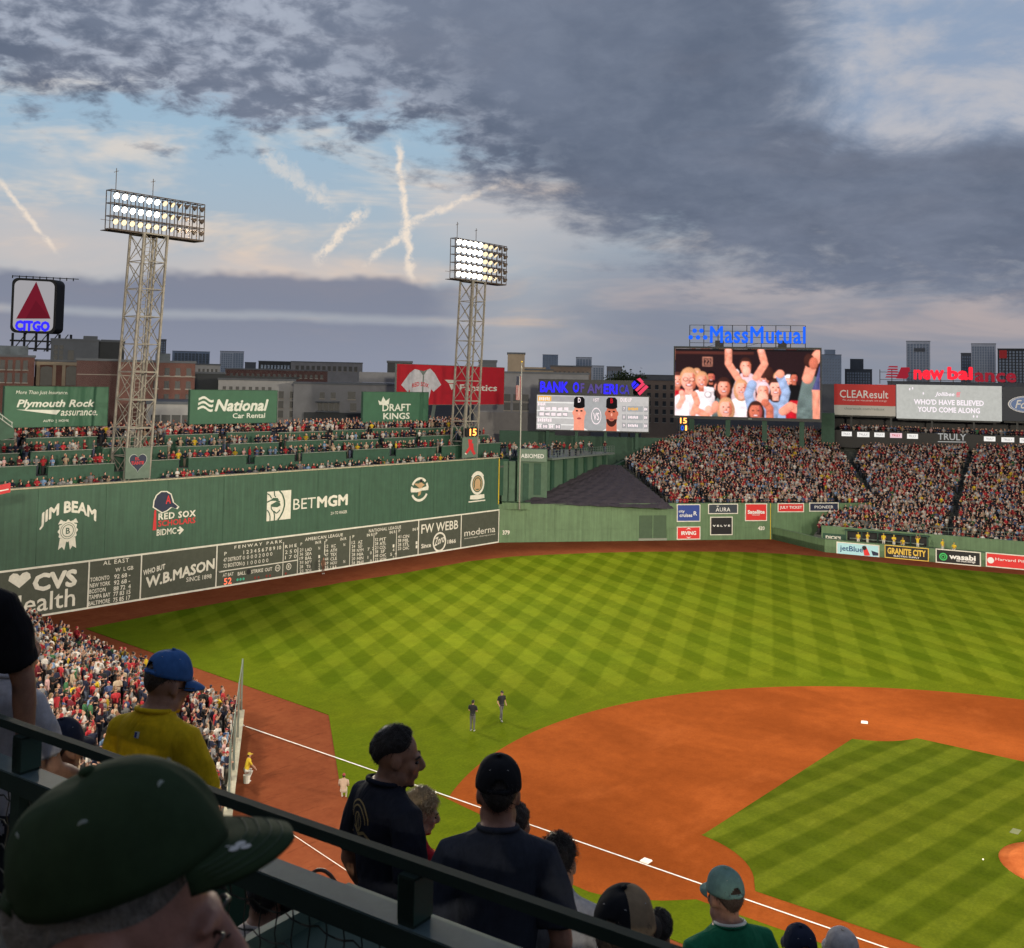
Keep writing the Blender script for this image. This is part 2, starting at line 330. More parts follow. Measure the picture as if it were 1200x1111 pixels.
# ------------------------------------------------------------------ ground and playing field
def ground_mat(name, kind):
    if name in MATS: return MATS[name]
    m = bpy.data.materials.new(name); m.use_nodes = True; nt = m.node_tree; N = nt.nodes; L = nt.links; b = N['Principled BSDF']
    b.inputs['Roughness'].default_value = 1.; b.inputs['Specular IOR Level'].default_value = .02
    tc = N.new('ShaderNodeTexCoord'); C = tc.outputs['Object']
    def noise(scale, detail=6, rough=.6, dist=0, sc=(1, 1, 1), rz=0):
        mp = N.new('ShaderNodeMapping'); L.new(C, mp.inputs[0]); mp.inputs[3].default_value = sc; mp.inputs[2].default_value = (0, 0, rz)
        n = N.new('ShaderNodeTexNoise'); L.new(mp.outputs[0], n.inputs['Vector'])
        n.inputs['Scale'].default_value = scale; n.inputs['Detail'].default_value = detail; n.inputs['Roughness'].default_value = rough; n.inputs['Distortion'].default_value = dist
        return n.outputs[0]
    def M(op, a, b_=None, c=None):
        n = N.new('ShaderNodeMath'); n.operation = op
        for i, v in enumerate((a, b_, c)):
            if v is None: continue
            if isinstance(v, (int, float)): n.inputs[i].default_value = v
            else: L.new(v, n.inputs[i])
        return n.outputs[0]
    def rmp(x, a, b_, lo=0., hi=1., smooth=False):
        n = N.new('ShaderNodeMapRange'); n.interpolation_type = 'SMOOTHSTEP' if smooth else 'LINEAR'; L.new(x, n.inputs[0])
        for i, v in enumerate((a, b_, lo, hi)): n.inputs[i+1].default_value = v
        return n.outputs[0]
    def mix(f, a, c, bt='MIX'):
        n = N.new('ShaderNodeMix'); n.data_type = 'RGBA'; n.blend_type = bt
        for i, v in ((0, f), (6, a), (7, c)):
            if isinstance(v, float): n.inputs[i].default_value = v
            elif isinstance(v, tuple): n.inputs[i].default_value = (*v, 1)
            else: L.new(v, n.inputs[i])
        return n.outputs[2]
    hgt = None
    if kind in ('outfield', 'infield'):
        s = N.new('ShaderNodeSeparateXYZ'); L.new(C, s.inputs[0]); X, Y = s.outputs[0], s.outputs[1]
        wob = M('MULTIPLY', M('SUBTRACT', noise(.35, 3), .5), .10)
        def stripe(kx, ky, c, soft):
            t = M('ADD', M('MULTIPLY_ADD', X, kx, c), M('MULTIPLY', Y, ky))
            t = M('FRACT', M('ADD', t, wob)); d = M('ABSOLUTE', M('SUBTRACT', t, .5))     # 0 at the centre of the light stripe
            return rmp(d, .25-soft, .25+soft, 1., 0., True)
        if kind == 'outfield':
            u = np.array((-9.4, -16.9))*F; v = np.array((-18.2, -8.3))*F; p0 = np.array((67., 191.1))*F
            iv = np.linalg.inv(np.array([u, v]).T); o = iv@p0
            sA = stripe(iv[0, 0], iv[0, 1], .5-o[0]+100, .05); sB = stripe(iv[1, 0], iv[1, 1], .5-o[1]+100, .05)
            pat = M('ADD', M('MULTIPLY', sA, .5), M('MULTIPLY', sB, .5))
            # plain mown margin along the edges of the outfield
            dr = N.new('ShaderNodeVectorMath'); dr.operation = 'DISTANCE'; L.new(C, dr.inputs[0]); dr.inputs[1].default_value = (60.5/2**.5*F, 60.5/2**.5*F, 0)
            mask = rmp(dr.outputs['Value'], 101*F, 107*F, 0., 1., True)
            mask = M('MULTIPLY', mask, rmp(M('MULTIPLY_ADD', Y, -.11, X), (30-.11*180)*F-5*F, 30*F-.11*180*F+3*F, 0., 1., True))
            pat = M('ADD', M('MULTIPLY', pat, mask), M('MULTIPLY', M('SUBTRACT', 1., mask), .45))
        else:
            dx, dy = -.15, -.99; per = 7.6*F
            sA = stripe(dx/per, dy/per, .25, .06); sB = stripe(.985/per, -.17/per, .1, .08)
            pat = M('ADD', M('MULTIPLY', sA, .65), M('MULTIPLY', sB, .22))
        n1 = noise(.8, 5); n2 = noise(7, 5, .7, 0, (1, 1, 1)); n3 = noise(.11, 4); nf = noise(1.6, 4, .6, 0, (.25, 1.6, 1), .5)
        base = mix(pat, (.072, .110, .002), (.130, .172, .007)) if kind == 'outfield' else mix(pat, (.060, .088, .003), (.116, .148, .009))
        base = mix(rmp(n1, .3, .7), base, mix(1.0, base, (.80, .82, .9), 'MULTIPLY'))
        base = mix(rmp(n3, .35, .65), base, mix(1.0, base, (1.16, 1.04, 1.1), 'MULTIPLY'))
        base = mix(rmp(n2, .35, .65), base, mix(1.0, base, (.76, .80, .9), 'MULTIPLY'))
        base = mix(rmp(nf, .55, .75), base, mix(1.0, base, (1.22, 1.16, 1.4), 'MULTIPLY'))
        hgt = n2; col = base; b.inputs['Roughness'].default_value = 1.
    elif kind == 'skin':
        n1 = noise(.11, 5, .55, .4, (1, .6, 1), .7); n2 = noise(1.2, 6, .65); n3 = noise(9, 4); n4 = noise(.22, 5, .6, .4, (.6, 1.2, 1), -.6)
        col = mix(rmp(n1, .35, .75, 0, 1, True), (.225, .053, .010), (.36, .090, .018))
        col = mix(rmp(n4, .55, .80, 0., .55), col, (.40, .108, .026))
        col = mix(rmp(n2, .3, .7), mix(1.0, col, (.84, .82, .82), 'MULTIPLY'), col); col = mix(rmp(n3, .4, .7), col, mix(1.0, col, (.88, .86, .86), 'MULTIPLY')); hgt = n3
    elif kind == 'mound':
        n1 = noise(.9, 6, .6, .5); n3 = noise(9, 4)
        col = mix(rmp(n1, .35, .7), (.42, .105, .030), (.56, .165, .052)); col = mix(rmp(n3, .4, .7), col, mix(1.0, col, (.9, .88, .86), 'MULTIPLY')); hgt = n3
    elif kind == 'track':
        n1 = noise(.25, 6, .65, .6); n2 = noise(2.2, 6, .7); n4 = noise(1.3, 5, .7, .3, (.3, 2.2, 1), .6)
        col = mix(rmp(n1, .35, .7), (.190, .052, .022), (.245, .074, .031)); col = mix(rmp(n2, .3, .75), mix(1.0, col, (.78, .75, .75), 'MULTIPLY'), col)
        col = mix(rmp(n4, .58, .70), col, mix(1.0, col, (.66, .62, .62), 'MULTIPLY')); hgt = n2
    else:
        n1 = noise(.05, 6); n2 = noise(.9, 5)
        col = mix(rmp(n1, .3, .7), (.045, .046, .050), (.075, .074, .074)); hgt = n2
    L.new(col, b.inputs['Base Color'])
    if hgt is not None:
        bu = N.new('ShaderNodeBump'); bu.inputs['Strength'].default_value = .35; bu.inputs['Distance'].default_value = .03
        L.new(hgt, bu.inputs['Height']); L.new(bu.outputs[0], b.inputs['Normal'])
    MATS[name] = m; return m
def sheet(name, pts, z, m, thick=.0):
    bm = bmesh.new(); vs = [bm.verts.new((p[0], p[1], z)) for p in pts]; f = bm.faces.new(vs)
    if f.normal.z < 0: f.normal_flip()
    bmesh.ops.triangulate(bm, faces=bm.faces[:])
    if thick:
        n = len(pts); lo = [bm.verts.new((p[0], p[1], z-thick)) for p in pts]
        for i in range(n): bm.faces.new((vs[i], lo[i], lo[(i+1) % n], vs[(i+1) % n]))
    bmesh.ops.recalc_face_normals(bm, faces=bm.faces[:]) if thick else None
    me = bpy.data.meshes.new(name); bm.to_mesh(me); bm.free(); me.materials.append(m)
    o = link(name, me); o['kind'] = 'structure'; return o
sheet('ground', [(-4000, -4000), (6000, -4000), (6000, 6000), (-4000, 6000)], -.35, ground_mat('asphalt_ground', 'asphalt'))
E_ = lambda *a: [tuple(np.array(p)*F) for p in a]
sheet('warning_track', E_((-60, -60), (330, -60), (352, 110), (345, 226), (236, 307), (-30, 307), (-2, 182), (-62, 110)), 0.0, ground_mat('warning_track_clay', 'track'), .36)
edge_px = [(100, 737), (180, 721), (280, 703), (380, 687), (400, 683), (467, 673), (550, 658), (600, 652.5), (650, 650), (700, 648), (750, 647), (800, 646.5), (867, 647), (933, 650), (1000, 656), (1067, 663), (1200, 674)]
edge = [tuple(gp(*p)[:2]) for p in edge_px]
lo_px = [(385, 838), (400, 925)]
grass = edge+E_((318, 70), (290, 20), (200, -20), (60, -22), (-17, -10), (-16.5, 60), (-16, 92), (-17, 120))+[tuple(gp(400, 930)[:2]), tuple(gp(386.5, 846)[:2]), tuple(gp(385, 838)[:2])]
sheet('outfield_grass', grass, .030, ground_mat('mown_outfield_grass', 'outfield'), .03)
RB = np.array((60.5/2**.5, 60.5/2**.5))
# infield clay: 95 ft arc round the pitching rubber, a bulge past third base, strips along the foul lines
arc = []
t0 = math.atan2(126-RB[1], 0.2-RB[0]); t1 = math.atan2(0.2-RB[1], 126-RB[0])
for i in range(73):
    t = t0+(t1-t0)*i/72; arc.append((RB[0]+95*math.cos(t), RB[1]+95*math.sin(t)))
lowp = [gp(x, y)/F for x, y in ((900, 1085), (816, 1055), (777, 1056.5), (725, 1054.5), (690, 1046), (667, 1036), (640, 1016), (600, 982), (560, 954), (520, 935), (498, 926))]
lowp = [(p[0], p[1]) for p in lowp]
clay = arc+[(124, -4), (100, -9), (88, -12), (78, -4), (70, -3), (10, -3), (0, -13), (-13, 0), (-3, 10)]+lowp
sheet('infield_dirt', [tuple(np.array(p)*F) for p in clay], .036, ground_mat('infield_clay', 'skin'))
def arcp(c, r, a0, a1, n=10): return [(c[0]+r*math.cos(math.radians(a0+(a1-a0)*i/n)), c[1]+r*math.sin(math.radians(a0+(a1-a0)*i/n))) for i in range(n+1)]
ing = [(3.2, 14), (3.2, 73.5)]+arcp((-1.5, 90), 16.8, -66, -6)+[(16, 88.1), (78.2, 88.1)]+arcp((92, 92), 14, 196, 254)+[(88.1, 78.4), (88.1, 16)]+arcp((90, -1.5), 16.8, 96, 156)+[(73.5, 3.2), (14, 3.2)]+arcp((0, 0), 14, 13, 77)
sheet('infield_grass', [tuple(np.array(p)*F) for p in ing], .048, ground_mat('mown_infield_grass', 'infield'))
mb = MB(); c = np.array((59/2**.5,)*2)
mb.loft([[(F*(c[0]+r*math.cos(2*PI*i/40)), F*(c[1]+r*math.sin(2*PI*i/40)), z) for i in range(40)] for r, z in ((9.6, .052), (8, .09), (6, .17), (4, .25), (2.5, .30))], True)
tag(part('pitchers_mound', mb, ground_mat('mound_clay', 'mound'), None, True), 'round raised clay mound ringed by the infield grass', 'mound')
chalk = mat('chalk', (.80, .78, .72), .9, .15, 3.)
mb = MB(); mb.add([ft(-.16, 6, 0), ft(.16, 6, 0), ft(.16, 182, 0), ft(-.16, 182, 0)], [(0, 1, 2, 3)])
mb.v = [(x, y, .054) for x, y, z in mb.v]
o = struct('foul_line', mb, chalk)
mb = MB(); a, b = gp(262, 925), gp(430, 1037)   # second chalk line of the coach's and bullpen area, seen below the fence
mb.bar((a[0], a[1], .04), (b[0], b[1], .04), .03, .012); struct('track_chalk_line', mb, chalk)
basem = mat('base_rubber', (.82, .80, .74), .6, .06)
def base(x, y, rot, label):
    t = thing('base', label, 'base', ft(x, y, 0)+np.array((0, 0, .045)))
    mb = MB(); h = .205
    ca, sa = math.cos(rot), math.sin(rot)
    def R(px, py, pz): return (t.location[0]+ca*px-sa*py, t.location[1]+sa*px+ca*py, t.location[2]+pz)
    mb.loft([[R(s*a*h, s*b*h, z) for a, b in ((-1, -1), (1, -1), (1, 1), (-1, 1))] for s, z in ((1.0, 0), (1.0, .045), (.86, .085))])
    part('cushion', mb, basem, t)
    mb = MB(); mb.loft([[R(s*a*h, s*b*h, z) for a, b in ((-1, -1), (1, -1), (1, 1), (-1, 1))] for s, z in ((1.12, .004), (1.12, .012))]); part('anchor_plate', mb, mat('anchor_clay', (.3, .12, .05)), t)
g = gp(757, 1011); base(g[0]/F, g[1]/F, .0, 'white third base bag beside the chalk foul line')
g = gp(1013, 848); base(g[0]/F, g[1]/F, .35, 'white second base bag on the far infield dirt')
for px, py, w, lab, nm, cat in ((1190, 975.5, .35, 'small pale plate lying in the grass behind the mound', 'ground_plate', 'plate'),):
    p = gp(px, py); mb = MB(); mb.box(p[0]-w, p[1]-w*.55, .05, p[0]+w, p[1]+w*.55, .058); tag(part(nm, mb, mat('plate_paint', (.17, .19, .09))), lab, cat)
p = gp(1152, 1009.5); mb = MB(); mb.ball((p[0], p[1], .052+.04), .04, 10, 6); tag(part('baseball', mb, basem, None, True), 'white baseball lying on the infield grass near the mound', 'ball')
# ------------------------------------------------------------------ left field wall with the hand-operated scoreboard
def seam_mat(name, col, per, depth=.5):        # painted sheet metal with fine upright ribs, streaks of weather
    m = mat(name, col, .55, .10, .9, spec=.35); nt = m.node_tree; N = nt.nodes; L = nt.links; b = N['Principled BSDF']
    if N.get('rib'): return m
    tc = N.new('ShaderNodeTexCoord'); w = N.new('ShaderNodeTexWave'); w.name = 'rib'; w.bands_direction = 'X'; w.inputs['Scale'].default_value = .314/per
    w.inputs['Distortion'].default_value = .0; L.new(tc.outputs['Object'], w.inputs['Vector'])
    mp = N.new('ShaderNodeMapping'); mp.inputs[3].default_value = (2.2, 2.2, .12); L.new(tc.outputs['Object'], mp.inputs[0])
    no = N.new('ShaderNodeTexNoise'); no.inputs['Scale'].default_value = 1.4; no.inputs['Detail'].default_value = 6; L.new(mp.outputs[0], no.inputs['Vector'])
    pw = N.new('ShaderNodeMath'); pw.operation = 'POWER'; pw.inputs[1].default_value = 14; L.new(w.outputs['Fac'], pw.inputs[0])
    bu = N.new('ShaderNodeBump'); bu.inputs['Strength'].default_value = depth; bu.inputs['Distance'].default_value = .02; bu.invert = True
    L.new(pw.outputs[0], bu.inputs['Height']); L.new(bu.outputs[0], b.inputs['Normal'])
    src = b.inputs['Base Color'].links[0].from_socket
    mx = N.new('ShaderNodeMix'); mx.data_type = 'RGBA'; mx.blend_type = 'MULTIPLY'; mx.inputs[0].default_value = 1
    mr = N.new('ShaderNodeMapRange'); L.new(no.outputs[0], mr.inputs[0]); mr.inputs[1].default_value = .3; mr.inputs[2].default_value = .7; mr.inputs[3].default_value = .82; mr.inputs[4].default_value = 1.1
    L.new(src, mx.inputs[6]); L.new(mr.outputs[0], mx.inputs[7]); L.new(mx.outputs[2], b.inputs['Base Color'])
    return m
M_GREEN = seam_mat('wall_green_paint', (.040, .094, .062), .75)
M_CF = seam_mat('centre_wall_green_paint', (.105, .180, .092), 1.2)
M_GDARK = mat('seat_green_paint', (.026, .072, .047), .6, .15, 2)
M_BOARD = mat('scoreboard_grey_green', (.062, .070, .054), .65, .12, 2)
M_WHITE = mat('white_paint', (.66, .64, .57), .7, .12, 2)
M_LED_R = mat('red_led', (.8, .15, .08), .5, 0, emit=1.0)
M_LED_G = mat('green_led', (.05, .35, .22), .5, 0, emit=.15)
M_RED = mat('red_paint', (.52, .03, .035), .5, .08, 2)
M_NAVY = mat('navy_paint', (.018, .024, .055), .5, .08, 2)
M_BLACK = mat('black_paint', (.012, .012, .014), .5, .05, 2)
MON_Y = 304*F
MX0, MX1 = -24*F, 234.7*F
PM = Plane((0, MON_Y, 0), (1, 0, 0))
ZT, ZS = 37.2*F, 14.5*F                       # top of the wall, top of the scoreboard
wall = thing('left_field_wall', 'tall dark green outfield wall with a scoreboard along its foot', 'wall', (100*F, MON_Y, 0))
mb = MB(); mb.box(MX0, MON_Y+.03, 0, MX1, MON_Y+1.0, ZT-.02); part('wall_core', mb, M_GREEN, wall)
PW_ = (MX1-86*F)/7.0                            # wide sheet panels, a wider joint where the two halves meet
xs = [MX0+(86*F-MX0)*i/5 for i in range(6)]+[86*F+PW_*i for i in range(1, 8)]
for i in range(len(xs)-1):
    mb = MB(); g = .03 if i in (4, 5) else .012
    mb.box(xs[i]+(g if i == 5 else .016), MON_Y, ZS+.06, xs[i+1]-(g if i == 4 else .016), MON_Y+.03, ZT-.05); part('panel', mb, M_GREEN, wall)
mb = MB(); mb.box(MX0, MON_Y-.14, ZT-.02, MX1, MON_Y+.6, ZT+.10); part('top_ledge', mb, mat('ledge_wood', (.40, .36, .26), .7, .2, 3), wall)
mb = MB(); mb.box(MX1-.002, MON_Y-.02, 0.2, MX1+.10, MON_Y+.10, ZT-.05); part('end_post', mb, M_GREEN, wall)
mb = MB(); mb.box(MX1-.02, MON_Y-.07, 16.9*F, MX1+.12, MON_Y-.024, ZT-.1); part('yellow_line', mb, mat('yellow_paint', (.62, .44, .03), .6), wall)
def mx(px, py=660): return PM.P(px, py)[0]
cols = [MX0, mx(103, 690), mx(164.5, 680), mx(253, 670), mx(489.7, 640), mx(539.7, 632), mx(584, 620)]
brd = []
for i in range(6):
    mb = MB(); mb.box(cols[i], MON_Y-.04, .10*F, cols[i+1]-.012, MON_Y, ZS); brd.append(part('scoreboard_panel', mb, M_BOARD, wall))
fr = lambda a0, b0, a1, b1, nm='frame': part(nm, slab(MB(), PM, a0, b0, a1, b1, .041, .075), M_WHITE, wall)
fr(MX0, ZS-.12, cols[6]+.05, ZS+.05); fr(MX0, .03, cols[6]+.05, .20)
for c in cols[1:]: fr(c-.07, .205, c+.07, ZS-.125)
for px, py in ((331.5, 650), (348.5, 650), (409.5, 645), (437.5, 640), (464, 638)):
    a = mx(px, py); fr(a-.035, .21 if px > 332 else .215, a+.035, ZS-(.13 if px < 340 else .9)-(.5 if px < 350 else 0), 'divider')
a = mx(379.8, 650); fr(a-.035, 1.8, a+.035, ZS-1.1, 'divider')
zl = PM.P(303, 663)[1]; fr(mx(258), zl-.05, mx(348.2)-.04, zl+.05, 'divider')
def W(text, cx, cy, w, h, m=M_WHITE, par=None, pl=PM, d=.05, name='lettering', tilt=0., **k):
    a0 = pl.P(cx-w/2, cy)[0]; a1 = pl.P(cx+w/2, cy)[0]; b0 = pl.P(cx, cy+h/2)[1]; b1 = pl.P(cx, cy-h/2)[1]
    mb = MB(); word(mb, pl, text, a0, b0-tilt/2, a1, b1-tilt/2, d, tilt=tilt, **k); return part(name, mb, m, par or wall)
def PX(cx, cy, pl=PM): return pl.P(cx, cy)
# upper wall emblems
W('JIM BEAM', 80, 596, 66, 18, d=.02, bold=.05, sag=1.05)
mb = MB(); a, b = PX(79.4, 622); r = PX(90.4, 622)[0]-a
poly(mb, PM, [(a+r*(1+.08*math.cos(12*t))*math.cos(t), b+r*1.02*(1+.08*math.cos(12*t))*math.sin(t)) for t in [2*PI*i/72 for i in range(72)]], .02)
for s in (-1, 1):
    poly(mb, PM, [(a+s*.1*r, b-.85*r), (a+s*.8*r, b-.65*r), (a+s*.95*r, b-1.75*r), (a+s*.55*r, b-1.5*r), (a+s*.30*r, b-1.85*r)], .021)
    poly(mb, PM, [(a+s*.5*r, b+.75*r), (a+s*1.05*r, b+.7*r), (a+s*.8*r, b+1.15*r), (a+s*.55*r, b+1.0*r)], .022)
ro = part('rosette', mb, M_WHITE, wall)
mb = MB(); ring(mb, PM, a, b, r*.62, r*.07, .026); ring(mb, PM, a, b, r*.80, r*.05, .026); word(mb, PM, 'B', a-.22*r, b-.30*r, a+.22*r, b+.30*r, .026, bold=.03); part('rosette_print', mb, M_GREEN, ro)
# ball cap emblem
mb = MB(); a, b = PX(191.5, 588.5); k = PX(192.5, 588.5)[0]-a
def capshape(g): return [(a+k*x*g[0]+g[1]*k*x/abs(x or 1), b+k*y*g[0]) for x, y in ((-11, -4), (-10.5, 2), (-8, 7), (-3, 10.2), (3, 10), (8, 7), (10, 2), (11, -1), (17, -5.5), (15, -7.5), (9, -5.5), (4, -8.5), (-1, -10), (-6, -7))]
poly(mb, PM, capshape((1.10, .3)), .02, None, 0); poly(mb, PM, capshape((1.0, 0)), .024, None, 1)
word(mb, PM, 'A', a+2.5*k, b-2*k, a+8.5*k, b+6.5*k, .03, bold=.03, mi=2)
poly(mb, PM, [(a-10.2*k, b-7*k), (a-8.2*k, b-7*k), (a-7.2*k, b-27*k), (a-11.5*k, b-27*k)], .022, None, 2)
part('cap_emblem', mb, [M_WHITE, M_NAVY, M_RED], wall)
W('RED SOX', 207.3, 603.3, 43.5, 8, d=.020, bold=.045, space=1.15); W('RED SOX', 207.3, 603.3, 43, 7.4, M_NAVY, d=.028, bold=.0, space=1.16)
W('SCHOLARS', 207, 611.6, 43.5, 7, M_RED, d=.02, bold=.03)
W('BIDMC', 195, 623, 23, 7.5, d=.02)
mb = MB(); a, b = PX(211.5, 621.3)
for s in (-1, 1): poly(mb, PM, [(a+4*k, b), (a-1*k, b+s*4.2*k), (a-2.5*k, b+s*3*k), (a+.5*k, b)], .02)
poly(mb, PM, [(a-4*k, b-.9*k), (a+2*k, b-.9*k), (a+2*k, b+.9*k), (a-4*k, b+.9*k)], .021); part('arrow', mb, M_WHITE, wall)
# lion square
mb = MB(); a, b = PX(326.8, 592.3); k = PX(327.8, 592.3)[0]-a; kz = PX(326.8, 591.3)[1]-b
S = lambda pts: [(a+x*k, b+y*kz) for x, y in pts]
poly(mb, PM, S([(-14, -17), (14, -17), (14, 17), (-14, 17)]), .02, None, 0)
def stroke(pts, w, d=.026):
    for (x0, y0), (x1, y1) in zip(pts, pts[1:]):
        L_ = math.hypot(x1-x0, y1-y0); nx, ny = -(y1-y0)/L_*w/2, (x1-x0)/L_*w/2
        poly(mb, PM, S([(x0+nx, y0+ny), (x0-nx, y0-ny), (x1-nx, y1-ny), (x1+nx, y1+ny)]), d, None, 1)
stroke([(0, 17), (3.5, 13), (6, 6), (6.5, 0), (5, -7), (2, -13), (-1, -17)], 1.8); stroke([(-14, 15), (-11, 13), (-9, 9)], 1.3); stroke([(-6, 17), (-5.5, 12), (-4, 10)], 1.3)
stroke([(-10, -17), (-10, -12), (-11, -8), (-13.5, -4)], 1.3); stroke([(-5, -17), (-5, -11), (-6, -7), (-9, -3), (-9, 2)], 1.3); stroke([(-6, -6), (-3, -9), (0, -7), (1, -5)], 1.4); stroke([(-14, 5), (-9, 7), (-4, 6.5), (1, 4)], 1.6)
poly(mb, PM, S([(-9, 2), (-3, 5), (1, 3), (2, 0), (-2, -2), (-8, -1)]), .028, None, 1); poly(mb, PM, S([(-12, 6), (-7, 9.5), (-2, 9), (0, 6)]), .029, None, 1)
part('lion_emblem', mb, [M_WHITE, M_GREEN], wall)
W('BET', 356.6, 590, 26, 12.5, d=.02, bold=-.012); W('MGM', 389.4, 587, 36, 13.5, d=.02, bold=.05); W('21+ TO WAGER', 397, 600.6, 19, 3.6, d=.02)
# two round club emblems
M_TAN = mat('emblem_tan', (.45, .30, .17), .7)
mb = MB(); a, b = PX(491.7, 573.6); k = PX(492.7, 573.6)[0]-a; kz = PX(491.7, 572.6)[1]-b
for t0_, t1_ in ((.25*PI, .85*PI), (.9*PI, 1.0*PI), (1.15*PI, 1.85*PI), (0.02*PI, .18*PI)): ring(mb, PM, a, b, 10.4*k, 2.0*k, .02, 14, 14.2*kz, 0, t0_, t1_)
S = lambda pts: [(a+x*k, b+y*kz) for x, y in pts]
poly(mb, PM, S([(-10.5, 0), (-8, 2.5), (0, 1), (8, 3), (10.5, 3), (10, -1.5), (3, -1.5), (-3, -3), (-10, -2.5)]), .024, None, 0)
poly(mb, PM, S([(-7, 7.5), (-1, 7), (1, 9.5), (3, 7), (6, 5), (3, 3), (1, -6), (-2, -8), (-1, 2)]), .022, None, 1)
poly(mb, PM, S([(0, 8), (3, 8), (3, 12), (0, 12)]), .026, None, 2)
part('round_emblem', mb, [M_WHITE, M_TAN, M_BLACK], wall, label='round white and tan emblem with a figure and ribbon')
mb = MB(); a, b = PX(559.5, 566.8); k = PX(560.5, 566.8)[0]-a; kz = PX(559.5, 565.8)[1]-b
ring(mb, PM, a, b, 8*k, 1.8*k, .02, 24, 13*kz); ring(mb, PM, a, b, 5.4*k, .8*k, .02, 20, 8.8*kz, 1)
S = lambda pts: [(a+x*k, b+y*kz) for x, y in pts]
poly(mb, PM, S([(-3, -6), (3, -6), (3.4, 2), (1.6, 6), (-1.6, 6), (-3.4, 2)]), .024, None, 1)
poly(mb, PM, S([(-8, -13), (8, -13), (8.5, -17.5), (0, -18.5), (-8.5, -17.5)]), .022, None, 0); poly(mb, PM, S([(-10, -19.6), (9.5, -19.6), (9.5, -21), (-10, -21)]), .023, None, 0)
ring(mb, PM, a, b, 9.0*k, 2.2*k, .024, 10, 14.6*kz, 0, .2*PI, .8*PI)
part('round_emblem', mb, [M_WHITE, M_TAN], wall, label='upright oval white emblem with a banner under it')
# scoreboard lettering
mb = MB(); a, b = PX(22.7, 680); k = PX(23.7, 680)[0]-a; kz = PX(22.7, 679)[1]-b
hs = [(0, -9), (-13, 1), (-12, 6), (-8, 9), (-3, 8), (0, 5), (3, 8), (8, 9), (12, 6), (13, 1)]
poly(mb, PM, [(a+x*k, b+y*kz) for x, y in hs], .05); part('heart_emblem', mb, M_WHITE, wall)
W('CVS', 64, 680, 52, 21, bold=.06); W('Health', 46, 705.5, 83, 22, bold=.01)
W('AL EAST', 135.8, 658, 30, 5, space=1.2); W('W  L GB', 145.4, 666.5, 21, 4.6)
for i, (tn, n_) in enumerate((('TORONTO', '92 68 -'), ('NEW YORK', '92 68 -'), ('BOSTON', '88 72  4'), ('TAMPA BAY', '77 83 15'), ('BALTIMORE', '75 85 17'))):
    w = (22.5, 24, 19, 25, 25)[i]; W(tn, 105.4-.5*i+w/2, (677.8, 684.7, 691.6, 698.3, 705.5)[i]+(25-w)*.07, w, 5.0)
    wn = 20 if i > 1 else 19; W(n_, 133.4-.3*i+wn/2, (674.6, 681.6, 688.4, 694.8, 701.6)[i], wn, 5.2)
W('WHO BUT', 180.3, 667.5, 25.5, 6.5, bold=.04, tilt=.35); W('W.B.MASON', 210.8, 671.5, 80, 13, bold=.045, tilt=.95); W('SINCE 1898', 232.7, 677.2, 29.5, 5.2, bold=.01)
W('F E N W A Y   P A R K', 302.5, 637.8, 56, 3.6); W('1 2 3 4 5 6 7 8 9 10', 307, 644.3, 44, 4.4); W('P', 264, 648.8, 3, 4)
W('47 DETROIT', 272, 654.9, 21, 4.6); W('0 0 0 0 2 0 0 0', 301.5, 651.3, 34.5, 4.4, bold=0.); W('72 BOSTON', 272, 661.7, 21, 4.6); W('0 1 0 0 0 0 0', 299, 658.5, 30, 4.4, bold=0.)
W('R H E', 340.5, 639.8, 13.5, 3.7); W('2 5 0', 340.5, 646.3, 13.5, 4.2, bold=0.); W('1 7 0', 340.5, 652.5, 13.5, 4.2, bold=0.)
W('AT BAT', 267, 673.2, 12.5, 4.0); W('BALL', 283, 671.7, 9.5, 4.0); W('STRIKE', 301, 669, 14, 4.2); W('OUT', 314.3, 667.2, 8.5, 4.2)
W('52', 266.6, 680.8, 9, 7.6, M_LED_R)
mb = MB(); k = PX(292, 670)[0]-PX(291, 670)[0]; disc(mb, PM, *PX(291, 670), 2.6*k, .055, 14, mi=0)
for x, y in ((325, 665.6), (338, 663.9)): ring(mb, PM, *PX(x, y), 3.2*k, .7*k, .055, 16, mi=1)
word(mb, PM, 'H', PX(323.8, 665.6)[0], PX(325, 667.2)[1], PX(326.2, 665.6)[0], PX(325, 664)[1], .055, mi=1); word(mb, PM, 'E', PX(337, 663.9)[0], PX(338, 665.4)[1], PX(339.1, 663.9)[0], PX(338, 662.2)[1], .055, mi=1)
for x, y, c in ((278, 679.3, 2), (281.5, 678.8, 2), (285, 678.3, 2), (298.5, 677, 3), (302.6, 676.5, 3), (312, 675, 3), (316, 674.5, 3), (334.5, 672.2, 3)): disc(mb, PM, *PX(x, y), 1.25*k, .055, 10, mi=c)
part('count_lamps', mb, [M_BLACK, M_WHITE, M_LED_G, mat('dull_red_lamp', (.22, .03, .02))], wall)
W('AMERICAN LEAGUE', 379.3, 629.3, 44, 3.8, space=1.15); W('NATIONAL LEAGUE', 450.8, 619.8, 37.5, 3.7, space=1.15)
def league(xn, xt, y0, dy, teams, nums, runs):
    for i, (t, n_) in enumerate(zip(teams, nums)):
        y = y0+dy*i; W(n_, xn, y+.4, 4.0, 3.6, bold=.01); W(t, xt, y, 2.5*len(t), 3.7, bold=.015)
    for i, r_ in runs: W(r_, xt+12.5, y0+dy*i-1.6, 1.9*len(r_), 3.5, bold=.01)
    W('P', xn, y0-6.4, 2, 3.3); W('IN R', xt+11.5, y0-8.4, 7, 3.3)
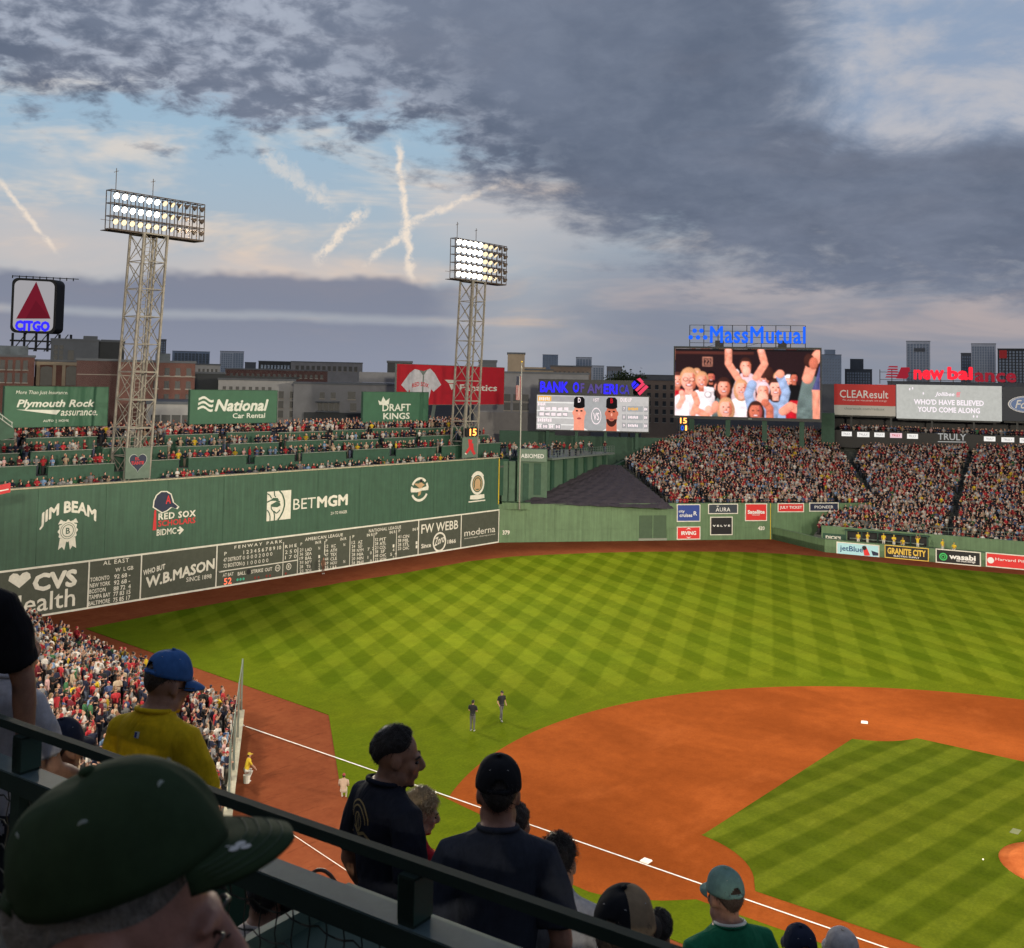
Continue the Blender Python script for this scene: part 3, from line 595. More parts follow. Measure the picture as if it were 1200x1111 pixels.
league(352.8, 361.2, 643.9, 4.95, ('LAD', 'SEA', 'BAL', 'NYY', 'TB', 'TOR'), ('21', '36', '19', '31', '28', '21'), ((0, 'N'), (2, '1'), (3, '6'), (4, '2'), (5, '5')))
league(382.3, 390.6, 639.8, 4.95, ('KC', 'ATH', 'TEX', 'CLE', 'HOU', 'LAA'), ('12', '16', '47', '44', '29', '35'), ((0, 'N'), (4, 'N')))
league(413.8, 421.7, 635.2, 4.75, ('AZ', 'SD', 'NYM', 'MIA', 'MIN', 'PHI'), ('12', '24', '38', '28', '20', '56'), ((2, '7  2'), (3, '0'), (4, '1  1'), (5, '0')))
league(440.8, 448.3, 631.9, 4.7, ('PIT', 'ATL', 'COL', 'SF', 'CHC', 'WSH'), ('32', '28', '21', '38', '48', '22'), ((2, '1'), (3, '4'), (4, '5  4'), (5, '2')))
league(467.8, 475.3, 628.5, 4.6, ('CIN', 'MIL', 'STL', 'CHC'), ('41', '38', '28', '23'), ((2, '1'), (3, '1')))
W('FW WEBB', 515, 617.3, 43, 10.5, bold=.015); W('Since', 499, 639.3, 11.3, 5.2, bold=.03); W('1866', 529, 634.3, 9.7, 4.8, bold=.03)
mb = MB(); a, b = PX(514.7, 635); k = PX(515.7, 635)[0]-a; kz = PX(514.7, 634)[1]-b; ring(mb, PM, a, b, 7.8*k, 1.4*k, .05, 28, 11.5*kz)
word(mb, PM, 'Zoro', a-6*k, b-4.5*kz, a+6*k, b+5*kz, .05, bold=.02, shear=.3, tilt=.4); part('round_badge', mb, M_WHITE, wall)
W('moderna', 562, 622.2, 36, 7.6, bold=-.005); W('messenger therapeutics', 562, 628.6, 36, 2.0, bold=.0)
# manually hung ladder brackets and a dark service door in the board
mb = MB(); a, b = PX(256, 669.5); mb.bar(PM.W(a, b, .0), PM.W(a, b, .5), .06); mb.bar(PM.W(a-.3, b, .5), PM.W(a+.4, b, .5), .06); part('bracket', mb, M_WHITE, wall)

# ------------------------------------------------------------------ seats on top of the wall
tiers = [(MON_Y+1.0, ZT-1.2, None), (312.5*F, 39.8*F, 37.0*F), (319.5*F, 43.6*F, 39.8*F), (326.5*F, 47.0*F, 43.6*F)]
TY1 = 340*F
M_STEEL = mat('grey_green_steel', (.16, .20, .18), .5, .12, 3, metal=.2)
stand = thing('roof_seating', 'green terraced seating with counters on top of the tall left field wall', 'seating', (100*F, 308*F, ZT-.8))
TX0, TX1 = MX0, 246*F
for k, (y0, zf, zb) in enumerate(tiers):
    y1 = tiers[k+1][0] if k < 3 else TY1
    mb = MB(); mb.box(TX0, y0, zf-.25, TX1, y1, zf); part('terrace_floor', mb, mat('terrace_concrete', (.10, .10, .095), .85, .2, 2), stand)
    if k:
        x = TX0+.3; j = 0
        while x < TX1-2:
            w = (6.2, 7.4, 5.6, 6.8)[(j+k) % 4]; e = min(x+w, TX1)
            mb = MB(); mb.box(x, y0-.10, zb, e, y0, zf+.82+.08*((j*7+k) % 3)); part('front_panel', mb, M_GDARK, stand)
            mb = MB(); z = zf+.82+.08*((j*7+k) % 3); mb.box(x, y0-.28, z, e, y0+.12, z+.05); part('counter', mb, mat('counter_grey', (.22, .24, .21), .5, .1), stand)
            x = e+1.15; j += 1
        mb = MB(); mb.box(TX0, y0-.04, zb-.2, TX1, y0+.02, zf); part('riser', mb, M_GDARK, stand)
mb = MB(); x = TX0
while x < TX1: mb.cyl((x, TY1, 47*F), (x, TY1, 47*F+1.1), .03, n=6); x += 2.4
for z in (.4, .75, 1.1): mb.cyl((TX0, TY1, 47*F+z), (TX1, TY1, 47*F+z), .022, n=6)
part('rear_railing', mb, M_STEEL, stand)
mb = MB(); mb.box(TX0, TY1+.02, 20*F, TX1, TY1+.5, 47*F-.26); part('rear_wall', mb, M_GDARK, stand)
mb = MB(); mb.box(TX0, 307.3*F, 20*F, TX1, TY1, 36*F); part('understructure', mb, M_GDARK, stand)
# ------------------------------------------------------------------ sign boards over the seats
M_BANNER = mat('banner_green', (.040, .115, .070), .55, .10, .8)
M_LOGO = mat('banner_white', (.62, .64, .58), .6, .08, 2)
def board(name, label, y, pxs, m, thick=.25, posts=(), pm=M_GDARK, postz=47*F):
    """pxs: photo places of the lower left and upper right; the board stands parallel to the wall"""
    pl = Plane((0, y, 0), (1, 0, 0)); (a0, b0), (a1, b1) = pl.P(*pxs[0]), pl.P(*pxs[1])
    t = thing(name, label, 'sign', ((a0+a1)/2, y, postz))
    part('face', slab(MB(), pl, a0, b0, a1, b1, -thick, 0), m, t)
    mb = MB()
    for (x0, z0, x1, z1) in ((a0-.06, b0-.06, a1+.06, b0), (a0-.06, b1, a1+.06, b1+.06), (a0-.06, b0, a0, b1), (a1, b0, a1+.06, b1)): slab(mb, pl, x0, z0, x1, z1, -thick-.05, .03)
    part('frame', mb, pm, t)
    for f_ in posts:
        mb = MB(); x = a0+(a1-a0)*f_; mb.bar((x, y+2.2, postz), (x, y+2.2, postz+1.2), .38); mb.bar((x, y+2.2, postz+1.15), (x, y+.4, b0+.05), .38); mb.bar((x, y+.42, b0-.1), (x, y+.42, b1), .2)
        part('post', mb, pm, t)
    return t, pl
SY = 333*F
t, pl = board('banner_sign', 'green banner sign with white insurance lettering left of the left light tower', SY, ((4, 501), (127, 454)), M_BANNER, posts=(.2, .8))
W('More Than Just Insurance.', 49, 460.5, 61, 5.5, M_LOGO, t, pl, .02, bold=.0, shear=.2); W('Plymouth Rock', 65, 474, 91, 11.5, M_LOGO, t, pl, .02, bold=.035, shear=.25); W('assurance.', 92.5, 484, 43, 6, M_LOGO, t, pl, .02, bold=.015, shear=.25); W('AUTO  |  HOME', 65.5, 493.5, 30, 3.6, M_LOGO, t, pl, .02)
mb = MB(); poly(mb, pl, [pl.P(19, 480), pl.P(71, 480.5), pl.P(66, 486), pl.P(62, 485.5)], .02); part('swoosh', mb, M_LOGO, t)
t, pl = board('banner_sign', 'green banner sign with white car rental lettering right of the left light tower', SY, ((222, 497), (325, 458)), M_BANNER, posts=(.2, .72))
W('National', 283, 475, 63, 14, M_LOGO, t, pl, .02, bold=.045, shear=.25); W('Car Rental', 291.5, 487, 38, 6, M_LOGO, t, pl, .02, bold=.02)
mb = MB()
for i in range(3):
    x0, y0 = 231.5+i*.6, 480-i*5.5; pts = []
    for j in range(9): pts.append((x0+j*2.2, y0+1.8*math.sin(j*.85+2.2)+j*.30-1.0))
    poly(mb, pl, [pl.P(x, y) for x, y in pts]+[pl.P(x, y-2.8) for x, y in pts[::-1]], .02)
part('wave_emblem', mb, M_LOGO, t)
t, pl = board('banner_sign', 'green banner sign with white crown emblem and two-line lettering', SY, ((425, 495), (502, 460)), M_BANNER, posts=(.22, .70))
W('DRAFT', 464.5, 477.5, 33, 8.5, M_LOGO, t, pl, .02, bold=.025); W('KINGS', 464.5, 487.5, 31, 7.5, M_LOGO, t, pl, .02, bold=.03)
mb = MB(); poly(mb, pl, [pl.P(x, y) for x, y in ((444.5, 474.5), (443, 469), (446.5, 471), (449, 464.5), (452, 470), (456.5, 466.5), (455.5, 474))], .02); part('crown_emblem', mb, M_LOGO, t)
# big red billboard on the building behind the wall
t, pl = board('billboard', 'large red billboard with a white jersey behind the right light tower', 372*F, ((464, 474.5), (591, 431)), mat('billboard_red', (.42, .012, .022), .5, .06, .7), posts=(.35, .65), pm=M_STEEL, postz=8)
M_JER = mat('jersey_white', (.50, .50, .55), .7, .15, 1.2)
mb = MB(); poly(mb, pl, [pl.P(x, y) for x, y in ((486, 432.5), (496, 435), (504, 432), (509, 437), (517, 451), (508, 459), (505, 456), (501, 474), (481, 468), (480, 456), (478, 460), (470, 451), (480, 437))], .02)
part('jersey_print', mb, M_JER, t)
mb = MB(); poly(mb, pl, [pl.P(x, y) for x, y in ((491, 433.5), (496, 440.5), (501, 433), (496.5, 435))], .03); poly(mb, pl, [pl.P(x, y) for x, y in ((495.4, 440), (496.8, 440), (495.2, 470), (494, 470))], .03); part('jersey_collar', mb, M_STEEL, t)
W('RED SOX', 492.5, 450, 19.5, 5, M_RED, t, pl, .03, bold=.03, sag=.3); W('Fanatics', 560.5, 454.5, 44, 7.5, M_LOGO, t, pl, .02, bold=.03)
mb = MB(); poly(mb, pl, [pl.P(x, y) for x, y in ((521, 445), (535, 445.5), (534, 449), (525.5, 449))], .02); poly(mb, pl, [pl.P(x, y) for x, y in ((526, 450), (534, 450), (533, 453.5), (529, 457))], .02); part('flag_emblem', mb, M_LOGO, t)

# ------------------------------------------------------------------ light towers
M_LATT = mat('beige_tower_steel', (.25, .23, .20), .6, .25, 1.5)
M_RUST = mat('brown_lamp_steel', (.085, .065, .055), .6, .25, 2)
M_LAMP = mat('lit_lamp_lens', (1, .95, .88), .3, 0, emit=16., ecol=(1., .90, .74))
M_LAMPD = mat('dim_lamp_lens', (.6, .5, .35), .3, 0, emit=.9, ecol=(1., .80, .50))
def light_tower(label, xb, xt, y0, y1, zb, zt, bank, rows, cols, lit_cols, group='light towers round the ballpark', aim=(60*F, 60*F, 0), power=0., shape=1):
    """xb, xt: left and right leg at foot and head; bank: x0, z0, x1, z1 of the lamp rack"""
    t = thing('light_tower', label, 'light tower', ((xb[0]+xb[1])/2, (y0+y1)/2, zb), group)
    L = lambda s, k: xb[s]+(xt[s]-xb[s])*k
    H = zt-zb; n = 9
    for s in (0, 1):
        for y in (y0, y1):
            mb = MB(); mb.bar((L(s, 0), y, zb), (L(s, 1), y, zt), .20); part('leg', mb, M_LATT, t)
    for k in range(1, n+1):
        z = zb+H*k/n; f_ = k/n; mb = MB(); w = .15 if k in (2, 3, 4, 9) else .08
        for y in (y0, y1): mb.bar((L(0, f_), y, z), (L(1, f_), y, z), w)
        for s in (0, 1): mb.bar((L(s, f_), y0, z), (L(s, f_), y1, z), w)
        part('strut', mb, M_LATT, t)
    for k in range(n):
        f0, f1 = k/n, (k+1)/n; z0, z1 = zb+H*f0, zb+H*f1; mb = MB()
        for y in (y0, y1):
            mb.bar((L(0, f0), y, z0), (L(1, f1), y, z1), .065); mb.bar((L(1, f0), y, z0), (L(0, f1), y, z1), .065)
        for s in (0, 1):
            mb.bar((L(s, f0), y0, z0), (L(s, f1), y1, z1), .065); mb.bar((L(s, f0), y1, z0), (L(s, f1), y0, z1), .065)
        part('cross_brace', mb, M_LATT, t)
    mb = MB(); xm = (xb[0]+xb[1])/2; xn = (xt[0]+xt[1])/2; ym = (y0+y1)/2
    for s in (-.28, .28): mb.bar((xm+s, ym, zb), (xn+s, ym, zt+1), .07)
    for i in range(60): f_ = i/60; mb.bar((xm+(xn-xm)*f_-.28, ym, zb+H*f_), (xm+(xn-xm)*f_+.28, ym, zb+H*f_), .04)
    part('ladder', mb, M_LATT, t)
    mb = MB(); mb.bar((xm+.9, ym, zb), (xn+.9, ym, zt), .16); part('conduit', mb, M_LATT, t)
    x0, z0, x1, z1 = bank; yb = (y0+y1)/2-.4
    mb = MB()
    for i in range(rows+1):
        z = z0+(z1-z0)*i/rows
        for d in (-.25, .55): mb.bar((x0, yb+d, z), (x1, yb+d, z), .09)
    nc = cols
    for j in range(nc+1):
        x = x0+(x1-x0)*j/nc
        for d in (-.25, .55): mb.bar((x, yb+d, z0), (x, yb+d, z1), .07)
        for i in range(rows+1): z = z0+(z1-z0)*i/rows; mb.bar((x, yb-.25, z), (x, yb+.55, z), .05)
    part('lamp_rack', mb, M_RUST, t)
    mb = MB(); mb.box(x0, yb-.3, z0-.12, x1, yb+1.4, z0-.06)
    for d in (-.3, 1.4): mb.bar((x0, yb+d, z0+1.0), (x1, yb+d, z0+1.0), .04)
    part('catwalk', mb, M_RUST, t)
    mb = MB()
    for xx, hh in ((x0+(x1-x0)*.06, 2.2), (xn, 1.8)): mb.cyl((xx, yb, z1), (xx, yb, z1+hh), .04, n=6); mb.bar((xx-.25, yb, z1+hh*.8), (xx+.25, yb, z1+hh*.9), .05)
    part('lightning_rod', mb, M_RUST, t)
    for i in range(rows):
        for j in range(cols):
            f_ = (j+.5)/cols
            x = x0+(x1-x0)*f_; z = z0+(z1-z0)*(i+.55)/rows; y = yb-.45
            lit = j < lit_cols
            # left lamps look to the infield, right ones turn away to centre and right field
            tx = aim[0]+(0 if lit else (f_-lit_cols/cols)*260); ty = aim[1]+(-20 if lit else (f_-lit_cols/cols)*170)
            d = np.array((tx-x, ty-y, aim[2]-z)); d /= np.linalg.norm(d); r = min((z1-z0)/rows, (x1-x0)/cols)*.34
            p = np.array((x, y, z)); mb = MB(); mb.cyl(p-d*.55*r, p+d*.25*r, r*.45, r*1.0, 10); mb.cyl(p-d*1.2*r, p-d*.5*r, r*.4, r*.42, 8)
            o = part('lamp', mb, M_RUST, t)
            mb = MB(); u = np.cross(d, (0, 0, 1)); u /= np.linalg.norm(u); v = np.cross(d, u)
            q = p+d*(.25*r+.012); mb.add([q+r*.93*(math.cos(2*PI*a/14)*u+math.sin(2*PI*a/14)*v) for a in range(14)], [tuple(range(14))]); part('lens', mb, M_LAMP if (lit and not (shape == 1 and i == 0)) else M_LAMPD, o)
    if power:
        for j, (fx, tgt, pw) in enumerate(((.2, (20*F, 60*F, 0), .55), (.7, (190*F, 170*F, 0), .45))):
            ld = bpy.data.lights.new('floodlight', 'SPOT'); ld.energy = power*pw; ld.spot_size = math.radians(80); ld.spot_blend = .6; ld.shadow_soft_size = 2.2; ld.color = (1., .88, .68)
            lo = bpy.data.objects.new('floodlight', ld); COL.objects.link(lo); lo.parent = t
            p = Vector((x0+(x1-x0)*fx, yb-1.2, (z0+z1)/2)); lo.location = p-Vector(origin(t))
            lo.rotation_euler = (Vector(tgt)-p).to_track_quat('-Z', 'Y').to_euler()
    return t
POWER = .20e6
twL = light_tower('tall beige lattice light tower with a heart sign at its foot', (52*F, 61*F), (56*F, 64.8*F), 310.5*F, 318.5*F, ZT-.5, 116.5*F, (44.6*F, 116.8*F, 80.5*F, 129.2*F), 3, 12, 6, power=POWER)
twR = light_tower('beige lattice light tower in front of the red billboard, red socks sign at its foot', (218*F, 227*F), (222.5*F, 231*F), 310.5*F, 318*F, ZT-.5, 115*F, (211.6*F, 115.4*F, 248*F, 133*F), 5, 10, 5, power=POWER, shape=2)
# plaques on the tower feet
pl = Plane((0, 309*F, 0), (1, 0, 0))
M_PLQ = mat('plaque_grey_green', (.11, .155, .125), .6, .1, 2)
a0, b0 = pl.P(146.5, 559); a1, b1 = pl.P(176.5, 524)
o = part('heart_plaque', slab(MB(), pl, a0, ZT+.12, a1, b1, -.1, 0), M_PLQ, None); tag(o, 'grey green plaque with a dark heart at the foot of the left light tower', 'plaque')
mb = MB(); hp = []
for i in range(40):
    t_ = 2*PI*i/40; hp.append(((a0+a1)/2+.063*16*math.sin(t_)**3*(a1-a0)/2.9, (ZT+.12+b1)/2+.12+.063*(13*math.cos(t_)-5*math.cos(2*t_)-2*math.cos(3*t_)-math.cos(4*t_))*(a1-a0)/2.9))
poly(mb, pl, [((x-(a0+a1)/2)*1.07+(a0+a1)/2, (z-(ZT+.12+b1)/2)*1.07+(ZT+.12+b1)/2) for x, z in hp], .010, None, 1); poly(mb, pl, hp, .014, None, 0)
part('heart', mb, [M_NAVY, mat('heart_rim', (.35, .38, .36))], o)
W('EL', 161, 537.5, 5, 3.6, M_RED, o, pl, .02); W('TIANTE', 161, 542.5, 15, 3.8, M_RED, o, pl, .02, bold=.03)
a0, b0 = pl.P(541.5, 541); a1, b1 = pl.P(559.5, 512)
o = part('socks_plaque', slab(MB(), pl, a0, ZT+.12, a1, b1, -.1, 0), M_PLQ, None); tag(o, 'grey green plaque with two red socks at the foot of the right light tower', 'plaque')
mb = MB(); A_ = lambda pts, d=.012, mi=0: poly(mb, pl, [pl.P(x, y) for x, y in pts], d, None, mi)
A_([(548.5, 514.5), (553.5, 515.5), (552, 526), (547, 532), (545, 530.5), (549.5, 524)]); A_([(551, 518.5), (554.5, 520), (555, 527), (557.5, 531.5), (555, 533.5), (551.5, 527.5)], .016); A_([(545, 530.5), (547, 532), (545.8, 533), (544.4, 531.6)], .02, 1)
part('socks', mb, [M_RED, M_WHITE], o)
pl2 = Plane((0, 308.6*F, 0), (1, 0, 0)); a0, b0 = pl2.P(546.5, 511.5); a1, b1 = pl2.P(560, 501.5)
o = part('pitch_clock', slab(MB(), pl2, a0, b0, a1, b1, -.3, 0), M_BLACK, None); tag(o, 'black pitch clock with orange digits on the right light tower', 'clock')
M_ORG = mat('orange_led', (1., .35, .08), .5, 0, emit=3.0, ecol=(1., .30, .06)); W('15', 554.3, 506.6, 8, 8.2, M_ORG, o, pl2, .02, bold=.03)
# ------------------------------------------------------------------ centre field wall
C0 = np.array((234.7, 304.8, 0))*F; C1 = np.array((339., 224.2, 0))*F
PC = Plane(C0, C1-C0); CL = np.linalg.norm(C1-C0); nC = -PC.n            # nC points out of the park
ZC = PC.P(700, 591)[1]; ZH = PC.P(700, 620)[1]
cw = thing('centre_field_wall', 'pale green centre field wall with doors and square advertising boards', 'wall', tuple((C0+C1)/2))
part('wall_core', slab(MB(), PC, .1, 0, CL, ZC, -.6, -.04), M_CF, cw)
dA0, dA1 = PC.P(748.4, 615)[0], PC.P(781.6, 615)[0]; vA0, vA1 = PC.P(829.5, 615)[0], PC.P(862.3, 615)[0]; zD = PC.P(765, 603.4)[1]; zV = PC.P(846, 602.5)[1]
segs = [.1+(dA0-.1)*i/5 for i in range(6)]
for a0, a1 in list(zip(segs, segs[1:]))+[(dA1, vA0), (vA1, (vA1+CL)/2), ((vA1+CL)/2, CL)]:
    part('panel', slab(MB(), PC, a0+.01, 0.05, a1-.01, ZH-.03, -.04, .02), M_CF, cw); part('panel', slab(MB(), PC, a0+.01, ZH+.01, a1-.01, ZC-.02, -.04, 0), M_CF, cw)
part('panel', slab(MB(), PC, dA0, zD, dA1, ZC-.02, -.04, 0), M_CF, cw); part('panel', slab(MB(), PC, vA0, zV, vA1, ZC-.02, -.04, 0), M_CF, cw)
part('wall_cap', slab(MB(), PC, 0, ZC-.01, CL, ZC+.08, -.7, .06), M_CF, cw)
M_DOOR = mat('door_green', (.055, .095, .055), .6, .1, 2)
d_ = part('garage_door', slab(MB(), PC, dA0+.1, .35, dA1-.1, zD-.08, -.039, -.02), M_DOOR, cw)
for i in range(5):
    z = .35+(zD-.43)*i/5; part('door_slat', slab(MB(), PC, dA0+.12, z+.02, dA1-.12, z+(zD-.43)/5-.05, -.019, .01), M_DOOR, d_)
part('door_mullion', slab(MB(), PC, (dA0+dA1)/2-.06, .35, (dA0+dA1)/2+.06, zD-.1, -.018, .03), M_CF, d_)
part('door_sill', slab(MB(), PC, dA0, .04, dA1, .34, -.04, .06), mat('sill_grey', (.22, .24, .2)), cw)
d_ = part('gate', slab(MB(), PC, vA0+.1, .05, vA1-.1, zV-.1, -.04, .01), M_CF, cw)
def sign(pl, x0, y0, x1, y1, m, par, d=.02, fm=M_WHITE, fw=.12, name='sign_board'):
    a0, b0 = pl.P(x0, (y0+y1)/2)[0], pl.P((x0+x1)/2, y1)[1]; a1, b1 = pl.P(x1, (y0+y1)/2)[0], pl.P((x0+x1)/2, y0)[1]
    o = part(name, slab(MB(), pl, a0, b0, a1, b1, d, d+.06), m, par)
    if fm is not None:
        mb = MB()
        for q in ((a0-fw, b0-fw, a1+fw, b0), (a0-fw, b1, a1+fw, b1+fw), (a0-fw, b0, a0, b1), (a1, b0, a1+fw, b1)): slab(mb, pl, *q, d-.015, d+.085)
        part('sign_frame', mb, fm, o)
    return o
M_BLUE = mat('sign_blue', (.025, .055, .26), .5, .05); M_SRED = mat('sign_red', (.60, .03, .03), .5, .05); M_SLATE = mat('sign_slate', (.035, .045, .06), .5, .05)
M_WSIGN = mat('sign_white', (.72, .72, .72), .5, .05)
S_ = sign(PC, 793.8, 591.8, 819.5, 610.3, M_BLUE, cw); W('city', 798.5, 599.5, 7, 4, M_WSIGN, S_, PC, .1); W('cruises', 803.5, 603.8, 15, 4, M_WSIGN, S_, PC, .1, bold=.03); W('R', 814.5, 601.5, 4, 5, M_WSIGN, S_, PC, .1)
S_ = sign(PC, 793.8, 618, 819.5, 631.2, M_SRED, cw); W('IRVING', 806.7, 624.6, 17.5, 4.6, M_WSIGN, S_, PC, .1, bold=.05)
mb = MB()
for s, y in ((1, 619.8), (-1, 629.4)): poly(mb, PC, [PC.P(803.5, y+s*.8), PC.P(806.7, y-s*1.4), PC.P(810, y+s*.8), PC.P(806.7, y-s*.2)], .1)
part('diamond_print', mb, M_WSIGN, S_)
S_ = sign(PC, 830.4, 591.2, 863.5, 601.2, M_SLATE, cw, .05); W('AURA', 846.8, 597, 17, 4.6, M_WSIGN, S_, PC, .13, bold=.01, space=1.1); mb = MB(); poly(mb, PC, [PC.P(839.5, 593.4), PC.P(842, 593.4), PC.P(842, 592.6), PC.P(839.5, 592.6)], .13); part('accent_print', mb, M_WSIGN, S_)
S_ = sign(PC, 832.9, 606.5, 857.2, 626, M_BLACK, d_, .03); W('V E L V E', 845, 616, 20.5, 2.2, M_WSIGN, S_, PC, .11, bold=.05)
S_ = sign(PC, 873.8, 590.9, 897.6, 609.5, M_SRED, cw); W('Satellite', 885.7, 599.8, 20, 4.6, M_WSIGN, S_, PC, .1, bold=.05); W('INDUSTRIES', 885.7, 603.4, 9, 1.3, M_WSIGN, S_, PC, .1)
W('420', 892, 618.9, 8, 4.6, M_WHITE, cw, PC, .04, bold=.05); W('379', 593, 624, 8.5, 5.2, M_WHITE, cw, PC, .04, bold=.05)
mb = MB(); mb.cyl(PC.W(CL-.05, 0, .05), PC.W(CL-.05, ZC+.05, .05), .045, n=8); part('corner_pole', mb, mat('yellow_paint', (.62, .44, .03)), cw)
# the same wall runs on behind the corner as the front of the upper bleachers
EX = 17.5
ew = thing('bleacher_front_wall', 'green wall above the lower bleachers with a red and a dark sign', 'wall', tuple(PC.W(CL+EX/2, 0)))
part('wall_face', slab(MB(), PC, CL+.02, 0, CL+EX, ZC, -.5, -.02), M_CF, ew)
S_ = sign(PC, 912, 590.6, 941, 599.2, M_SRED, ew); W('JULY TICKET', 926.5, 594.9, 26, 4.2, M_WSIGN, S_, PC, .1, bold=.03)
S_ = sign(PC, 949, 589.9, 981.5, 598.4, M_NAVY, ew); W('PIONEER', 965.3, 594.1, 22, 3.4, M_WSIGN, S_, PC, .1, bold=.0)
# ------------------------------------------------------------------ bullpen
B0 = gp(904, 631.8); B1 = gp(966, 647); B2 = gp(1200, 668.5); B2 = B1+(B2-B1)*1.5
HB = 5.3*F
PD = Plane(B0, B1-B0); PB = Plane(B1, B2-B1); BL_ = np.linalg.norm(B2-B1); DL_ = np.linalg.norm(B1-B0)
bw = thing('bullpen_wall', 'low green bullpen wall with a row of sponsor boards right of the corner', 'wall', tuple(B1))
part('wall_run', slab(MB(), PD, .25, 0, DL_+.1, HB, -.35, 0), M_CF, bw); part('wall_run', slab(MB(), PB, 0.1, 0, BL_, HB, -.35, 0), M_CF, bw)
part('cap', slab(MB(), PD, .3, HB, DL_+.1, HB+.08, -.4, .05), M_CF, bw); part('cap', slab(MB(), PB, .1, HB+.001, BL_, HB+.081, -.4, .05), M_CF, bw)
M_SKY = mat('sign_pale_blue', (.36, .62, .70), .5, .05); M_GOLD = mat('sign_gold', (.62, .42, .07), .5, .05)
S_ = sign(PB, 981.5, 637.8, 1029.5, 651, M_SKY, bw); W('jetBlue', 998, 644, 27, 8.2, mat('sign_deep_blue', (.01, .05, .17)), S_, PB, .1, bold=.02)
mb = MB(); poly(mb, PB, [PB.P(x, y) for x, y in ((1011, 640), (1015, 640), (1020, 651), (1013, 651))], .1, None, 0); disc(mb, PB, *PB.P(1013, 642), .28, .11, 12, mi=1); poly(mb, PB, [PB.P(x, y) for x, y in ((1021, 645), (1030, 648), (1030, 651), (1023, 651))], .1, None, 2); part('figure_print', mb, [M_SRED, M_BLACK, M_NAVY], S_)
S_ = sign(PB, 1037.8, 641.3, 1087.5, 654.8, M_BLACK, bw, fm=M_GOLD, fw=.1); W('GRANITE CITY', 1062.5, 647, 45, 7.6, M_GOLD, S_, PB, .1, bold=.05); W('ELECTRIC SUPPLY', 1062.5, 652.5, 30, 1.8, M_WSIGN, S_, PB, .1)
S_ = sign(PB, 1097.8, 646, 1148.3, 660.4, M_BLACK, bw); W('wasabi', 1128, 653, 31, 6.4, M_WSIGN, S_, PB, .1, bold=.05)
mb = MB(); a, b = PB.P(1105.5, 652.3); kx = PB.P(1106.5, 652.3)[0]-a; ring(mb, PB, a, b, 4.8*kx, 1.5*kx, .1); ring(mb, PB, a, b, 2.4*kx, 1.0*kx, .1); word(mb, PB, 'hot cloud storage', PB.P(1121, 658)[0], PB.P(1121, 658.8)[1], PB.P(1143, 658)[0], PB.P(1143, 657.2)[1], .1, mi=1); part('green_emblem', mb, [mat('sign_green', (.05, .45, .12)), M_WSIGN], S_)
S_ = sign(PB, 1156.5, 650.8, 1216, 665.5, M_SRED, bw); W('Harvard Pilgrim', 1190, 657.5, 47, 4.2, M_WSIGN, S_, PB, .1, bold=.01); mb = MB(); a, b = PB.P(1161, 656.5); disc(mb, PB, a, b, .38, .1, 12); part('shield_print', mb, M_WSIGN, S_)
nB = -PB.n; BD = 26*F                          # depth of the bullpen
q = [B0, B1, B2, B2+nB*BD, B1+nB*BD, B0+nB*BD*.4]
sheet('bullpen_floor', [(p[0], p[1]) for p in q], .80, M_DOOR, .8)
pbk = Plane(B1+nB*BD, B2-B1)
bp = thing('bullpen_shelter', 'long dark bullpen shelter with a green back wall behind the low wall', 'shelter', tuple(B1+nB*BD))
zb = 8.2*F; a_0, a_1 = pbk.P(993, 636)[0], pbk.P(1088, 640)[0]
part('back_wall', slab(MB(), pbk, -2, 0, BL_, zb, -.5, 0), M_CF, bp); part('opening_shade_panel', slab(MB(), pbk, a_0, .82, a_1, zb-.3, 0.003, .02), M_BLACK, bp)  # flat black panel stands in for the shade inside the opening
mb = MB(); slab(mb, pbk, a_0-.2, zb-.28, a_1+.2, zb-.2, 0.02, 1.2); part('shelter_roof', mb, M_GDARK, bp)
for i in range(6):
    mb = MB(); a = a_0+(a_1-a_0)*i/5; slab(mb, pbk, a-.06, 0, a+.06, zb-.28, 1.05, 1.15); part('post', mb, M_GDARK, bp)
part('bench', slab(MB(), pbk, a_0+.5, 1.15, a_1-.5, 1.25, .5, 1.0), M_STEEL, bp)
S_ = sign(pbk, 964.5, 625.5, 991, 635, M_GDARK, bp, fm=None); W("DICK'S", 976.8, 630, 18, 4.2, M_WHITE, S_, pbk, .1, bold=.06)
mb = MB()
for i in range(40):
    a = -2+(BL_+2)*i/39; mb.cyl(pbk.W(a, zb, -.2), pbk.W(a, zb+1.0, -.2), .025, n=5)
for z in (.5, 1.0): mb.cyl(pbk.W(-2, zb+z, -.2), pbk.W(BL_, zb+z, -.2), .025, n=5)
part('railing', mb, M_STEEL, bp)
# ------------------------------------------------------------------ bleachers
SLOPE = .27
def zA(p): return ZC-.85+SLOPE*max(np.dot(p[:2]-C0[:2], nC[:2]), 0)
def sA(p): return np.dot(p[:2]-C0[:2], nC[:2])
def tA(p): return np.dot(p[:2]-C0[:2], PC.u[:2])
def sB(p): return np.dot(p[:2]-(B1+nB*BD)[:2], nB[:2])
def tB(p): return np.dot(p[:2]-B1[:2], PB.u[:2])
def zB_(p): return zb-1.3+SLOPE*max(sB(p), 0)
def slope_pt(px, py):                          # photo place on the slope of the upper bleachers
    d = ray(px, py); k = (ZC-.1+SLOPE*np.dot(CAM[:2]-C0[:2], nC[:2])-CAM[2])/(d[2]-SLOPE*np.dot(d[:2], nC[:2])); return CAM+d*k
tarpL = slope_pt(612, 591); tarpR = slope_pt(790, 597.5); tt = [slope_pt(*p) for p in ((726, 546), (708, 545.5), (690, 553), (660, 568), (636, 580))]
